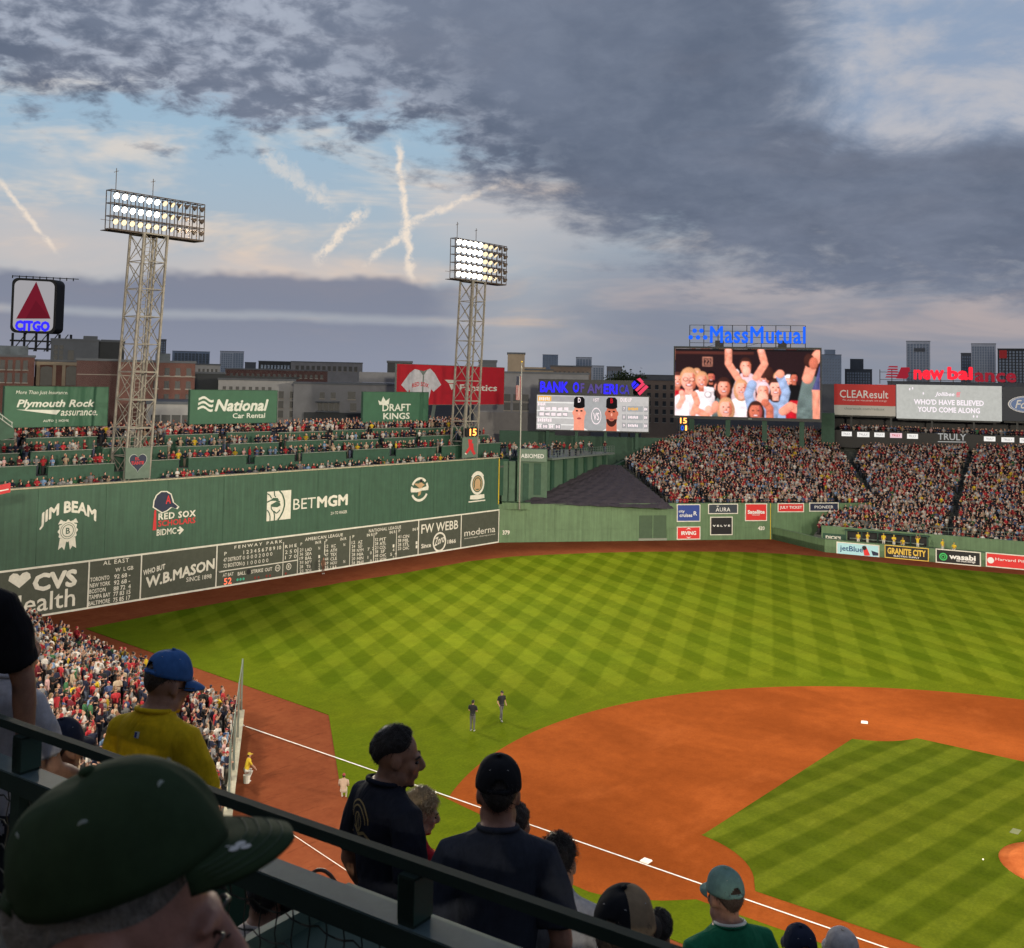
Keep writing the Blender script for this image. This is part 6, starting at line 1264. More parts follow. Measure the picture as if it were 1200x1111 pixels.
def body(pose='stand', head='short', seg=8):
    """standing about 1.74 m, feet at the origin, looking to +Y; slots: skin, shirt, trousers, hair, cap, shoe"""
    mb = MB(); E = lambda z, rx, ry, y=0., n=10: [(rx*math.cos(2*PI*i/n), y+ry*math.sin(2*PI*i/n), z) for i in range(n)]
    dz = -.42 if pose == 'sit' else 0.
    mb.mi = 2
    for s in (-1, 1):
        if pose == 'sit': mb.tube([(s*.09, -.05, .50), (s*.11, .40, .50), (s*.11, .44, .08)], [.085, .062, .045], seg)
        elif pose == 'walk': mb.tube([(s*.085, 0, .92), (s*.09, s*.16, .48), (s*.09, s*.20-.06, .08)], [.092, .064, .048], seg)
        elif pose == 'crouch': mb.tube([(s*.10, -.12, .52), (s*.16, .24, .50), (s*.15, .06, .08)], [.095, .066, .048], seg)
        else: mb.tube([(s*.085, 0, .92), (s*.095, .015, .48), (s*.10, -.01, .08)], [.092, .064, .048], seg)
    mb.mi = 5
    for s in (-1, 1):
        y0 = {'sit': .44, 'walk': s*.20-.06, 'crouch': .06}.get(pose, -.01); mb.ball((s*.10 if pose != 'crouch' else s*.15, y0+.055, .045), (.045, .12, .05), 8, 5)
    if pose == 'crouch': dz = -.40
    mb.mi = 2; mb.loft([E(.84+dz, .155, .11), E(.98+dz, .165, .12)])
    ln = .10 if pose in ('sit', 'crouch') else 0.
    mb.mi = 1; mb.loft([E(.90+dz, .168, .125), E(1.08+dz, .158, .118, ln*.2), E(1.24+dz, .178, .125, ln*.6), E(1.37+dz, .196, .12, ln), E(1.44+dz, .17, .10, ln), E(1.485+dz, .08, .07, ln)])
    yo = ln
    A = {'stand': [(.20, 0, 1.40), (.25, -.02, 1.12), (.235, .10, .90)], 'walk': [(.20, 0, 1.40), (.26, -.05, 1.13), (.24, .12, .95)], 'clap': [(.20, 0, 1.40), (.25, .08, 1.14), (.05, .30, 1.22)], 'phone': [(.20, 0, 1.40), (.24, .16, 1.18), (.07, .30, 1.46)], 'up': [(.20, 0, 1.42), (.27, .10, 1.60), (.18, .14, 1.92)], 'sit': [(.20, yo, 1.40), (.25, .10, 1.14), (.12, .32, 1.06)], 'fold': [(.20, 0, 1.40), (.26, .04, 1.13), (-.06, .20, 1.16)], 'crouch': [(.20, yo, 1.40), (.25, .24, 1.16), (.14, .42, .96)]}[pose]
    for s in (-1, 1):
        p = [np.array((s*x, y, z+dz)) for x, y, z in A]
        mb.mi = 1; mb.tube([p[0]+(-.06*s, 0, .0), p[0], p[0]+(p[1]-p[0])*.72], [.066, .064, .058], seg)
        mb.mi = 0; mb.tube([p[0]+(p[1]-p[0])*.5, p[1], p[2]], [.045, .042, .030], seg); mb.ball(p[2]+(p[2]-p[1])*.12, (.036, .036, .055), 7, 5)
    h = np.array((0, yo+.015, dz))
    mb.mi = 0; mb.tube([h+(0, -.01, 1.44), h+(0, 0, 1.56)], [.055, .052], 8); mb.ball(h+(0, .01, 1.625), (.073, .092, .118), 12, 8); mb.ball(h+(0, .10, 1.615), (.016, .025, .02), 6, 4)
    for s in (-1, 1): mb.ball(h+(s*.074, 0, 1.62), (.012, .022, .03), 6, 4)
    if head == 'cap':
        mb.mi = 4; mb.ball(h+(0, .0, 1.65), (.085, .102, .105), 12, 5, True); mb.ball(h+(0, .12, 1.662), (.07, .085, .014), 10, 5); mb.mi = 3; mb.ball(h+(0, -.03, 1.62), (.080, .078, .075), 10, 6)
    elif head == 'long':
        mb.mi = 3; mb.ball(h+(0, -.015, 1.66), (.086, .098, .098), 12, 6); mb.tube([h+(0, -.06, 1.64), h+(0, -.075, 1.50), h+(0, -.075, 1.38)], [.085, .080, .05], 9)
    else:
        mb.mi = 3; mb.ball(h+(0, -.018, 1.665), (.081, .094, .090), 12, 6)
    return mb
POSES = ('stand', 'clap', 'phone', 'up', 'sit', 'fold'); HEADS = ('short', 'cap', 'long')
PMESH = {(p, h): fuse(body(p, h), 'person', P_MATS, .026, 3) for p in POSES for h in HEADS}
PALETTE = [((.016, .02, .045), 'navy', 18), ((.016, .016, .018), 'black', 18), ((.62, .60, .57), 'white', 19), ((.24, .24, .25), 'grey', 10), ((.42, .03, .04), 'red', 15), ((.15, .018, .03), 'maroon', 5), ((.66, .46, .03), 'yellow', 3), ((.20, .32, .52), 'light blue', 5), ((.46, .36, .26), 'beige', 5), ((.05, .16, .07), 'green', 2), ((.62, .38, .38), 'pink', 2), ((.07, .10, .22), 'blue', 4)]
PW = np.array([p[2] for p in PALETTE], float); PW /= PW.sum()
def pick(): return PALETTE[rng.choice(len(PALETTE), p=PW)]
def person_at(p, heading, pose, head, col, label, group=None, scale=1.0, name='person', mesh=None):
    o = link(name, mesh or PMESH[(pose, head)]); o.location = Vector(p); o.rotation_euler = (0, 0, -heading); o.scale = (scale,)*3; o.color = (*col, 1)
    return tag(o, label, 'person', group)
ORD = 'first second third fourth fifth sixth seventh eighth ninth tenth eleventh twelfth thirteenth fourteenth fifteenth sixteenth seventeenth eighteenth nineteenth twentieth'.split()
def ordn(i):
    if i < 20: return ORD[i]
    tens = {2: 'twenty', 3: 'thirty', 4: 'forty', 5: 'fifty', 6: 'sixty', 7: 'seventy', 8: 'eighty'}[(i+1)//10]
    return (tens[:-1]+'ieth') if (i+1) % 10 == 0 else tens+'-'+ORD[(i+1) % 10-1]
HEADW = {'short': 'bare head', 'cap': 'cap', 'long': 'long hair'}
# ------------------------------------------------------------------ left field corner stand and its fence
LY0, LY1 = 183*F, 303*F
DG = np.array((-31., 147.))*F; CN = np.array((-.5, 183.))*F
def wx(y): return (-1.0+(y/F-183)*.03)*F            # front wall drifts a little towards the tall wall
def wz(y): return (3.0+4.6*np.clip((y/F-183)/85, 0, 1.25))*F
dgu = (DG-CN)/np.linalg.norm(DG-CN); dgn = np.array((-dgu[1], dgu[0]));
if dgn@(np.array((-60, 200.))*F-CN) < 0: dgn = -dgn
dfl = CN+dgu*60
ls = thing('corner_stand', 'crowded left field corner stand behind a low brown wall', 'stand', tuple((*CN, 0.)))
M_MAROON = mat('brown_red_wall', (.16, .055, .04), .7, .2, 2); M_CAPW = mat('pale_wall_cap', (.46, .44, .33), .7, .15, 2); M_SEATS = mat('stand_concrete', (.11, .105, .10), .85, .2, 2)
ny = 10
for i in range(ny):
    y0, y1 = LY0+(LY1-LY0)*i/ny, LY0+(LY1-LY0)*(i+1)/ny; mb = MB()
    mb.hexa([(wx(y0)-.18, y0, 0), (wx(y0), y0, 0), (wx(y1), y1, 0), (wx(y1)-.18, y1, 0), (wx(y0)-.18, y0, wz(y0)), (wx(y0), y0, wz(y0)), (wx(y1), y1, wz(y1)), (wx(y1)-.18, y1, wz(y1))]); part('front_wall', mb, M_MAROON, ls)
    mb = MB(); mb.bar((wx(y0)-.09, y0, wz(y0)+.04), (wx(y1)-.09, y1, wz(y1)+.04), .26, .07); part('wall_cap', mb, M_MAROON, ls)
mb = MB(); a, b = (*CN, .45), (*dfl, .45); mb.bar(a, b, .2, .9); part('front_wall', mb, M_GREEN, ls)
mb = MB(); mb.bar((*CN, .96), (*dfl, .96), .42, .12); part('wall_cap', mb, M_CAPW, ls)
def lf_s(p): return min((wx(p[1])-p[0]), float((p[:2]-CN)@dgn))
def lf_z(y, s): return wz(max(y, LY0))-.75+.33*s
RW = .80
for k in range(22):                                    # stepped rows following both fronts
    s0, s1 = .25+k*RW, .25+(k+1)*RW
    def corner(s):                                     # where the two offset fronts meet
        best = None
        for y in np.linspace(90*F, 303*F, 900):
            x = wx(y)-s; d = (np.array((x, y))-CN)@dgn
            if best is None or abs(d-s) < best[0]: best = (abs(d-s), y)
        return best[1]
    if k == 0: cy_ = corner(s0)
    c0, c1 = cy_, corner(s1); cy_ = c1
    mb = MB(); n = 8; z = lambda y: lf_z(y, s0)
    ys0 = np.linspace(c0, LY1, n+1); ys1 = np.linspace(c1, LY1, n+1)
    for i in range(n):
        za, zb2 = z(ys0[i]), z(ys0[i+1])
        mb.hexa([(wx(ys1[i])-s1, ys1[i], -.3), (wx(ys0[i])-s0, ys0[i], -.3), (wx(ys0[i+1])-s0, ys0[i+1], -.3), (wx(ys1[i+1])-s1, ys1[i+1], -.3), (wx(ys1[i])-s1, ys1[i], za), (wx(ys0[i])-s0, ys0[i], za), (wx(ys0[i+1])-s0, ys0[i+1], zb2), (wx(ys1[i+1])-s1, ys1[i+1], zb2)])
    A0 = np.array((wx(c0)-s0, c0)); A1 = np.array((wx(c1)-s1, c1)); za = z(c0)
    e0, e1 = A0+dgu*26, A1+dgu*26
    mb.hexa([(*A1, -.3), (*e1, -.3), (*e0, -.3), (*A0, -.3), (*A1, za), (*e1, za), (*e0, za), (*A0, za)])
    part('row_step', mb, M_SEATS, ls)
net = thing('safety_net', 'tall thin safety net on posts above the corner fence', 'net', (*CN, 1.0))
HN = 10.2*F
for i in range(4):
    q = CN+dgu*5.2*i; mb = MB(); mb.cyl((*q, .9), (*q, 1.0+HN), .07, .05, 8); part('post', mb, M_STEEL, net)
mb = MB(); mb.cyl((*CN, 1.0+HN), (*(CN+dgu*15.6), 1.0+HN), .02, n=6); part('top_cable', mb, M_STEEL, net)
mn = bpy.data.materials.new('net_mesh'); mn.use_nodes = True; nt = mn.node_tree; N = nt.nodes; tr = N.new('ShaderNodeBsdfTransparent'); mxs = N.new('ShaderNodeMixShader'); N['Principled BSDF'].inputs['Base Color'].default_value = (.25, .17, .12, 1)
mxs.inputs[0].default_value = .22; nt.links.new(tr.outputs[0], mxs.inputs[1]); nt.links.new(N['Principled BSDF'].outputs[0], mxs.inputs[2]); nt.links.new(mxs.outputs[0], N['Material Output'].inputs[0]); MATS['net_mesh'] = mn
mb = MB()
for i in range(12): q0, q1 = CN+dgu*1.3*i, CN+dgu*1.3*(i+1); mb.add([(*(q0+dgn*.06*math.sin(i)), 1.02), (*(q1+dgn*.06*math.sin(i+1)), 1.02), (*q1, 1.0+HN), (*q0, 1.0+HN)], [(0, 1, 2, 3)])
part('netting', mb, mn, net)
# red advertising fascia of the upper stand at the left edge
plf = fplane(6, 573, 290*F); tf = thing('stand_fascia', 'red fascia sign of the stand poking in at the left edge', 'sign', tuple(plf.W(0, 0)))
mb = MB(); poly(mb, plf, [plf.P(-60, 592), plf.P(12, 577), plf.P(12.5, 566), plf.P(-60, 580)], -.3, 0); part('fascia', mb, M_RED, tf); mb = MB(); poly(mb, plf, [plf.P(x, y) for x, y in ((-20, 580), (10, 574), (10, 572.6), (-20, 578.4))], .03); part('fine_print', mb, M_LOGO, tf)
mb = MB(); poly(mb, plf, [plf.P(-60, 470), plf.P(-4, 478), plf.P(17, 503), plf.P(16, 513), plf.P(-60, 528)], -.3, -.02); part('upper_fascia', mb, M_GDARK, tf)
mb = MB()
for o_ in (0, 5): mb.bar(plf.pw(-30, 468-o_, .05), plf.pw(15, 501-o_, .05), .07)
for x, y in ((-8, 484), (3, 492), (14, 500)): mb.bar(plf.pw(x, y, .05), plf.pw(x, y-6, .05), .05)
part('stair_rail', mb, mat('pale_rail', (.30, .33, .30)), tf)
# ------------------------------------------------------------------ the 300 spectators that show largest, the others as one crowd
cand = []                                              # (distance, position, heading, pose, head, colour, place words)
hx = math.pi/2
for k in range(21):
    s = .25+(k+.45)*RW; seat = 0
    y = 303*F-.4
    while y > 120*F:                                   # along the foul line
        x = wx(y)-s
        if (np.array((x, y))-CN)@dgn < s-.3: break
        y -= .60+rng.uniform(-.05, .09); seat += 1
        if rng.random() < .07 or abs(y-240*F) < .55: continue
        cand.append([np.array((x+rng.uniform(-.36, .36), y+rng.uniform(-.12,.12), lf_z(y, s-.45*RW))), hx+rng.normal(0, .5), 'L', k, seat])
    d0 = rng.uniform(0, .3); seat = 0
    while d0 < 20:                                     # along the slanting fence
        q = CN+dgn*s+dgu*d0; d0 += .62; seat += 1
        if wx(q[1])-q[0] < s: continue
        q = q+rng.uniform(-.3, .3, 2); cand.append([np.array((q[0], q[1], lf_z(q[1], s-.45*RW))), hx+.75+rng.normal(0, .5), 'D', k, seat])
for k, (y0, zf, zb2) in enumerate(tiers):
    for r_ in range(2 if k < 3 else 5):
        x = TX0+rng.uniform(0, 1); seat = 0
        while x < TX1-1:
            x += .58+rng.exponential(.16 if k == 3 else .30); seat += 1
            if 49*F < x < 66*F and k < 2 or 214*F < x < 231*F and k < 2: continue
            yy = y0+(.5+.75*r_ if k < 3 else .6+r_*.8)+rng.uniform(-.1, .1)
            cand.append([np.array((x, yy, zf+(.0 if k < 3 else r_*.12))), PI+rng.normal(0, .6), 'M%d' % (k+(r_ if k == 3 else r_*10)), k, seat])
vis = []
for c in cand:
    hd = c[0]+np.array((0, 0, 1.5)); px, py = project(hd)
    if not (-14 < px < 1210 and py < 1100): continue
    hidden = (c[2] in 'LD') and ((110 < px < 236 and 812 < py) or (178 < px < 226 and 762 < py < 815) or px < 48 and py > 712 or (px < 340 and py > 915))
    vis.append((np.linalg.norm(hd-CAM), hidden, c))
vis.sort(key=lambda v: v[0])
stuffp = []; named = 0; usedlab = set()
WHERE = {'L': 'left field corner stand', 'D': 'slanted corner fence'}
for D_, hidden, (p, h_, zone, k, seat) in vis:
    col, cn, _ = pick(); pose = ('sit' if zone == 'M0' and rng.random() < .35 else POSES[rng.choice(6, p=(.44, .22, .12, .03, .02, .17))]); hd = HEADS[rng.choice(3, p=(.42, .36, .22))]
    if pose == 'sit': p = p+np.array((0, 0, .02))
    if zone[0] == 'M' and zone in ('M0', 'M1', 'M2') and pose == 'sit': p = p+np.array((0, 0, .30))
    if hidden or named >= 300: stuffp.append((p, h_, col, pose)); continue
    if zone == 'L': lab = 'spectator in %s shirt, %s, %s row back, %s from the tall wall' % (cn, HEADW[hd], ordn(k), ordn(seat))
    elif zone == 'D': lab = 'spectator in %s shirt, %s, %s row behind slanted fence, %s from its corner' % (cn, HEADW[hd], ordn(k), ordn(seat))
    else: lab = 'spectator in %s shirt, %s, on the wall terrace %s, %s from its left end' % (cn, HEADW[hd], ('front row', 'second tier', 'third tier', 'top tier', 'top tier second line', 'top tier third line', 'top tier fourth line', 'top tier last line', '', '', 'front row second line', 'second tier second line', 'third tier second line')[int(zone[1:])], ordn(seat))
    if lab in usedlab: stuffp.append((p, h_, col, pose)); continue
    usedlab.add(lab); named += 1
    person_at(p, h_, pose, hd, col, lab, 'spectators in the stands', float(rng.uniform(.93, 1.05)))
# bleacher crowd
def aisle(t, w=.9): return any(abs(t-a) < w/2 for a in AIS)
AIS = (31., 51.0)
k = 0
while k*ROW < SA_MAX-.5:
    s0 = k*ROW+.55; t_ = e_left(s0)+.4
    while t_ < CL+60:
        t_ += .50+rng.exponential(.07); q = PC.W(t_, 0, -s0+rng.uniform(-.15, .15)); z = ZC-.85+SLOPE*(k*ROW+.2)
        if t_ > CL+EX and zB_(q) > z-.1: break
        if aisle(t_) or rng.random() < .07: continue
        stuffp.append((np.array((q[0], q[1], z)), PI+.873+rng.normal(0, .5), None, None))
    k += 1
AISB = (14., 36.5)
for k in range(51):
    s0 = k*ROW+.4; t_ = -3.0
    while t_ < BL_+4:
        t_ += .50+rng.exponential(.07); q = pbk.W(t_, 0, -s0+rng.uniform(-.15, .15)); z = zb-1.3+SLOPE*k*ROW
        if -.3 < sA(q) < SA_MAX-.3 and tA(q) < CL+EX+40 and zA(q) > z+.05: continue
        if tA(q) < CL+.5 and sA(q) > -.6: continue
        if sA(q) > SA_MAX-.3 and tA(q) < tA(K2): continue
        if any(abs(t_-a) < .45 for a in AISB) or rng.random() < .07: continue
        stuffp.append((np.array((q[0], q[1], z)), PI+.873+rng.normal(0, .5), None, None))
# people on the decks
plq = fplane(1088, 470, 650*F)
qx = rect(plq, 978, 494, 1230, 507)
for r_ in range(3):
    x = qx[0]+.5
    while x < qx[2]: x += .55+rng.exponential(.35); w_ = plq.W(x, plq.P(1088, 509)[1]-.5, 1.6-1.1*r_); stuffp.append((w_, PI+.873, None, None))
for i, (a, b) in enumerate(zip(wp, wp[1:])):
    pl = Plane(np.array((a[0], a[1], 0)), b-a); L_ = np.linalg.norm((b-a)[:2])
    for j in range(9 if i < 2 else 5): q = pl.W(rng.uniform(.5, L_-.5), zdk+.1, rng.uniform(-5, .6)); stuffp.append((q, PI+.873+rng.normal(0, .8), None, None))
for j in range(26): w_ = at(rng.uniform(583, 640), 528, dAb+5+rng.uniform(0, 6)); w_[2] = zdk-.1+.25; stuffp.append((w_, PI+.873, None, None))
def low_person():
    """light figure for the far crowd; slots: skin, shirt, trousers, hair"""
    mb = MB(); E = lambda z, rx, ry, n=6: [(rx*math.cos(2*PI*i/n), ry*math.sin(2*PI*i/n), z) for i in range(n)]
    mb.mi = 2; mb.loft([E(.0, .13, .09), E(.5, .16, .11), E(.92, .18, .13)]); mb.mi = 1; mb.loft([E(.88, .17, .13), E(1.2, .18, .13), E(1.38, .22, .13), E(1.48, .10, .08)])
    for s in (-1, 1): mb.mi = 1; mb.tube([(s*.20, 0, 1.40), (s*.25, .05, 1.15)], [.06, .05], 5); mb.mi = 0; mb.tube([(s*.25, .05, 1.18), (s*.12, .24, 1.15)], [.042, .035], 5)
    mb.mi = 0; mb.ball((0, .015, 1.62), (.08, .095, .125), 7, 5); mb.mi = 3; mb.ball((0, -.02, 1.665), (.085, .098, .09), 7, 4)
    return mb
lp = low_person(); LV = np.array(lp.v); LM = np.zeros(len(LV), int)
for f_, m_ in zip(lp.f, lp.m):
    for i in f_: LM[i] = m_
n = len(stuffp); P = np.array([s_[0] for s_ in stuffp]); H = np.array([s_[1] for s_ in stuffp]); SCL = rng.uniform(.93, 1.06, n)
c_, s_n = np.cos(-H), np.sin(-H)
R = np.zeros((n, 3, 3)); R[:, 0, 0] = c_; R[:, 0, 1] = -s_n; R[:, 1, 0] = s_n; R[:, 1, 1] = c_; R[:, 2, 2] = 1
V = np.einsum('nij,vj->nvi', R, LV)*SCL[:, None, None]+P[:, None, :]
shirt = np.array([s_[2] if s_[2] is not None else pick()[0] for s_ in stuffp])*rng.uniform(.36, .88, (n, 1)); skin = np.array(SKINS)[rng.integers(0, len(SKINS), n)]
HC = np.array(((.025, .018, .014), (.06, .035, .02), (.16, .10, .05), (.012, .016, .04), (.02, .02, .02), (.30, .02, .03), (.4, .4, .38), (.012, .016, .04))); hair = HC[rng.integers(0, len(HC), n)]
PCs = np.array(((.03, .035, .05), (.06, .07, .11), (.16, .14, .11), (.02, .02, .022))); pant = PCs[rng.integers(0, 4, n)]
C4 = np.stack([skin, shirt, pant, hair], 1); VC = C4[np.arange(n)[:, None], LM[None, :]]
nv = len(LV); me = bpy.data.meshes.new('spectator_crowd'); me.vertices.add(n*nv); me.vertices.foreach_set('co', V.reshape(-1))
sizes = np.array([len(f_) for f_ in lp.f]); loops = np.concatenate([np.array(f_) for f_ in lp.f]); nl = len(loops)
AL = (np.arange(n)[:, None]*nv+loops[None, :]).reshape(-1); starts = np.concatenate([[0], np.cumsum(sizes)[:-1]]); AS = (np.arange(n)[:, None]*nl+starts[None, :]).reshape(-1)
me.loops.add(n*nl); me.loops.foreach_set('vertex_index', AL); me.polygons.add(n*len(sizes)); me.polygons.foreach_set('loop_start', AS)
me.polygons.foreach_set('use_smooth', np.ones(n*len(sizes), bool)); me.update(calc_edges=True)
ca = me.color_attributes.new('cloth', 'FLOAT_COLOR', 'POINT'); ca.data.foreach_set('color', np.concatenate([VC, np.ones((n, nv, 1))], 2).reshape(-1).astype(np.float32))
mc = bpy.data.materials.new('crowd_clothes'); mc.use_nodes = True; nt = mc.node_tree; an = nt.nodes.new('ShaderNodeAttribute'); an.attribute_name = 'cloth'; nt.links.new(an.outputs['Color'], nt.nodes['Principled BSDF'].inputs['Base Color']); nt.nodes['Principled BSDF'].inputs['Roughness'].default_value = .85; nt.nodes['Principled BSDF'].inputs['Specular IOR Level'].default_value = .2
me.materials.append(mc); o = link('spectator_crowd', me); o['kind'] = 'stuff'; o['label'] = 'dense crowd of spectators filling the far stands'; o['category'] = 'crowd'
print('crowd', n, 'named', named)
# ------------------------------------------------------------------ people on the field and in the bullpen
FM = {}
def fperson(px, py, heading, pose, head, shirt, pants, cap, label, scale=1.04, z=.03, name='person', pos=None, group=None):
    key = (pose, head, shirt, pants, cap)
    if key not in FM: FM[key] = fuse(body(pose, head), 'person', [mat('skin_field', (.42, .23, .16), .6), mat('cloth_%d' % len(FM), shirt, .8, .15, 6), mat('trouser_%d' % len(FM), pants, .8, .15, 6), mat('hair_dark', (.03, .02, .015)), mat('capcloth_%d' % len(FM), cap, .7), mat('shoe_white', (.5, .5, .48))], .02, 3)
    p = gp(px, py) if pos is None else pos; o = link(name, FM[key]); o.location = Vector((p[0], p[1], z)); o.rotation_euler = (0, 0, -heading); o.scale = (scale,)*3
    return tag(o, label, 'person', group)
UMP = ((.014, .014, .018), (.10, .095, .095), (.012, .012, .014))
fperson(553.5, 857.5, .873+.4, 'fold', 'cap', *UMP, 'standing man in black jacket and grey trousers on the outfield grass, left of two', z=.034, scale=1.08)
fperson(587.5, 845.5, .873+2.6, 'walk', 'cap', *UMP, 'walking man in black jacket and grey trousers on the outfield grass, right of two', z=.034, scale=1.08)
fperson(288.5, 916, .873+1.2, 'crouch', 'cap', (.66, .46, .03), (.60, .58, .54), (.5, .35, .03), 'attendant in yellow shirt and white trousers sitting by the corner fence', z=.03, scale=1.1)
mb = MB(); g = gp(288.5, 916); mb.cyl((g[0]-.1, g[1]-.15, 0.0), (g[0]-.1, g[1]-.15, .42), .16, .19, 10); o = part('stool', mb, M_WHITE); tag(o, 'small round stool under the attendant in yellow', 'stool')
fperson(259, 838, .873+1.6, 'stand', 'short', (.016, .02, .045), (.42, .36, .24), (0, 0, 0), 'guard in navy shirt and beige trousers on the dirt beside the corner wall', z=.03)
o = fperson(378.5, 673, PI+.1, 'stand', 'short', (.13, .07, .045), (.12, .06, .04), (0, 0, 0), 'person in brown clothes standing at the scoreboard foot', z=.03)
fperson(402, 938, .873, 'sit', 'cap', (.45, .33, .25), (.45, .40, .34), (.3, .05, .05), 'person sitting at the edge of the foul dirt beside the grass', z=.0, scale=1.0)
YEL = ((.66, .46, .03), (.55, .53, .48), (.50, .36, .04))
for i, (px, dd, pose, hh) in enumerate(((1006, .35, 'stand', .3), (1017, .45, 'clap', -.4), (1036, .5, 'stand', .5), (1048, .4, 'fold', 0), (1059, .55, 'crouch', .8), (1076, .45, 'up', 0), (1105, .35, 'stand', -.5), (1119, .5, 'sit', .7))):
    a = PB.P(px, 640)[0]; q = PB.W(a, 0, -BD*dd); a2 = project((q[0], q[1], 1.2))[0]; q = q+PB.u*(px-a2)*(480*F/FOC)
    words = ('leftmost', 'second from left', 'third from left', 'fourth from left', 'crouching', 'arms raised', 'standing right of the shelter', 'rightmost')[i]
    fperson(0, 0, .873+PI+hh, pose, 'cap', *YEL, 'player in yellow jersey in the bullpen, %s' % words, z=.80, pos=q, group='players in the bullpen')
# ------------------------------------------------------------------ light towers on the grandstand roofs round the infield
GP = [((-330, -240), (120, 150)), ((30, -260), (120, 160)), ((330, -150), (120, 160)), ((-215, 165), (110, 100))]
HP = (.24e6, .125e6, .10e6, .06e6)
for i, ((x, y), (tx, ty)) in enumerate(GP):
    lab = ('light tower on the roof behind home plate, third base side', 'light tower on the roof behind home plate, first base side', 'light tower on the right field roof', 'light tower on the roof behind the left field stand')[i]
    p0 = np.array((x, y, 75.))*F; tg = np.array((tx, ty, 0.))*F; zt = 125*F
    t = thing('light_tower', lab, 'light tower', tuple(p0), 'light towers round the ballpark')
    fw = tg-p0; fw[2] = 0; fw /= np.linalg.norm(fw); sd = np.array((fw[1], -fw[0], 0))
    for s in (-1, 1):
        for s2 in (-1, 1): mb = MB(); mb.bar(p0+sd*s*1.8+fw*s2*1.5, p0+sd*s*1.8+fw*s2*1.5+(0, 0, zt-p0[2]), .26); part('leg', mb, M_LATT, t)
    mb = MB()
    for k in range(6):
        for s in (-1, 1): mb.bar(p0+sd*1.8+fw*s*1.5+(0, 0, 2.5*k), p0-sd*1.8+fw*s*1.5+(0, 0, 2.5*(k+1)), .09)
    part('cross_brace', mb, M_LATT, t)
    c = p0+(0, 0, zt-p0[2]+2.5); pl = Plane(c, sd); pl.n = fw
    mb = MB()
    for k in range(5): mb.bar(c-sd*5.5+(0, 0, -2.4+1.2*k), c+sd*5.5+(0, 0, -2.4+1.2*k), .1)
    for k in range(9): mb.bar(c+sd*(-5.5+11*k/8)+(0, 0, -2.4), c+sd*(-5.5+11*k/8)+(0, 0, 2.4), .08)
    part('lamp_rack', mb, M_RUST, t)
    for r_ in range(4):
        for j in range(8):
            q = c+sd*(-4.8+9.6*j/7)+(0, 0, -1.8+1.2*r_); d = tg-q; d /= np.linalg.norm(d); mb = MB(); mb.cyl(q, q+d*.45, .25, .5, 10); l_ = part('lamp', mb, M_RUST, t)
            mb = MB(); u = np.cross(d, (0, 0, 1)); u /= np.linalg.norm(u); v = np.cross(d, u); e = q+d*.46; mb.add([e+.46*(math.cos(2*PI*a/12)*u+math.sin(2*PI*a/12)*v) for a in range(12)], [tuple(range(12))]); part('lens', mb, M_LAMP, l_)
    ld = bpy.data.lights.new('floodlight', 'SPOT'); ld.energy = HP[i]*4; ld.spot_size = math.radians(70); ld.spot_blend = .8; ld.shadow_soft_size = 3.0; ld.color = (1., .88, .68)
    lo = bpy.data.objects.new('floodlight', ld); COL.objects.link(lo); lo.parent = t; ps = Vector(c+fw*1.6); lo.location = ps-Vector(p0); lo.rotation_euler = (Vector(tg)-ps).to_track_quat('-Z', 'Y').to_euler()
# ------------------------------------------------------------------ the upper deck the photographer stands on
EYE = CAM[2]
RZ = EYE-1.1; R0, R1 = gp(0, 844, RZ), gp(700, 1088, RZ)
ru = (R1-R0)/np.linalg.norm(R1-R0); rn = np.array((-ru[1], ru[0], 0))             # rn points out over the field
if rn@FWD < 0: rn = -rn
RA, RB2 = R0-ru*3.0, R1+ru*2.6
M_RAIL = mat('rail_green_black', (.014, .026, .023), .75, .15, 8, spec=.12); M_BEAM = mat('beam_blue_green', (.060, .095, .105), .6, .15, 10, spec=.2); M_WIRE = mat('dark_wire', (.012, .014, .013), .5, .1)
rail = thing('guard_rail', 'dark green guard rail with wire mesh running across the foreground', 'railing', tuple(R0-np.array((0, 0, .9))))
mb = MB(); mb.bar(RA, RB2, .028, .026); part('top_rail', mb, M_RAIL, rail)
bz = np.array((0, 0, -.155)); mb = MB(); mb.bar(RA+bz, RB2+bz, .082, .052); part('beam', mb, [M_RAIL], rail)
mb = MB(); mb.bar(RA+bz+(0, 0, .029), RB2+bz+(0, 0, .029), .078, .005); part('beam_top_face', mb, M_BEAM, rail)  # paler colour laid on the top face of the beam only
def on_rail(px):                                  # distance along the rail seen at a photo column
    lo, hi = -3.0, 6.0
    for _ in range(50):
        m = (lo+hi)/2
        if project(R0+ru*m)[0] < px: lo = m
        else: hi = m
    return lo
for px in (32, 487): 
    a = on_rail(px); q = R0+ru*a; mb = MB(); mb.bar(q+(0, 0, -1.1), q+(0, 0, -.014), .065, .045, up=tuple(ru)); part('post', mb, M_RAIL, rail)
    mb = MB(); mb.bar(q-rn*.0+(0, 0, -.115)+rn*.002, q+(0, 0, -.02)+rn*.002, .069, .049, up=tuple(ru)); part('post_sleeve', mb, mat('post_green', (.022, .055, .045), .5), rail)
for s in (-2.2, 4.4): q = R0+ru*s; mb = MB(); mb.bar(q+(0, 0, -1.1), q+(0, 0, -.014), .065, .045, up=tuple(ru)); part('post', mb, M_RAIL, rail)
mb = MB(); s = -1.0; lo_ = -.72
while s < 4.2:
    mb.tube([R0+ru*(s+.004*math.sin(k*PI))+rn*.004*(1 if k % 2 else -1)+(0, 0, -.19+(lo_+.19)*k/12) for k in range(13)], .0024, 4); s += .056
k = 0
z = -.23
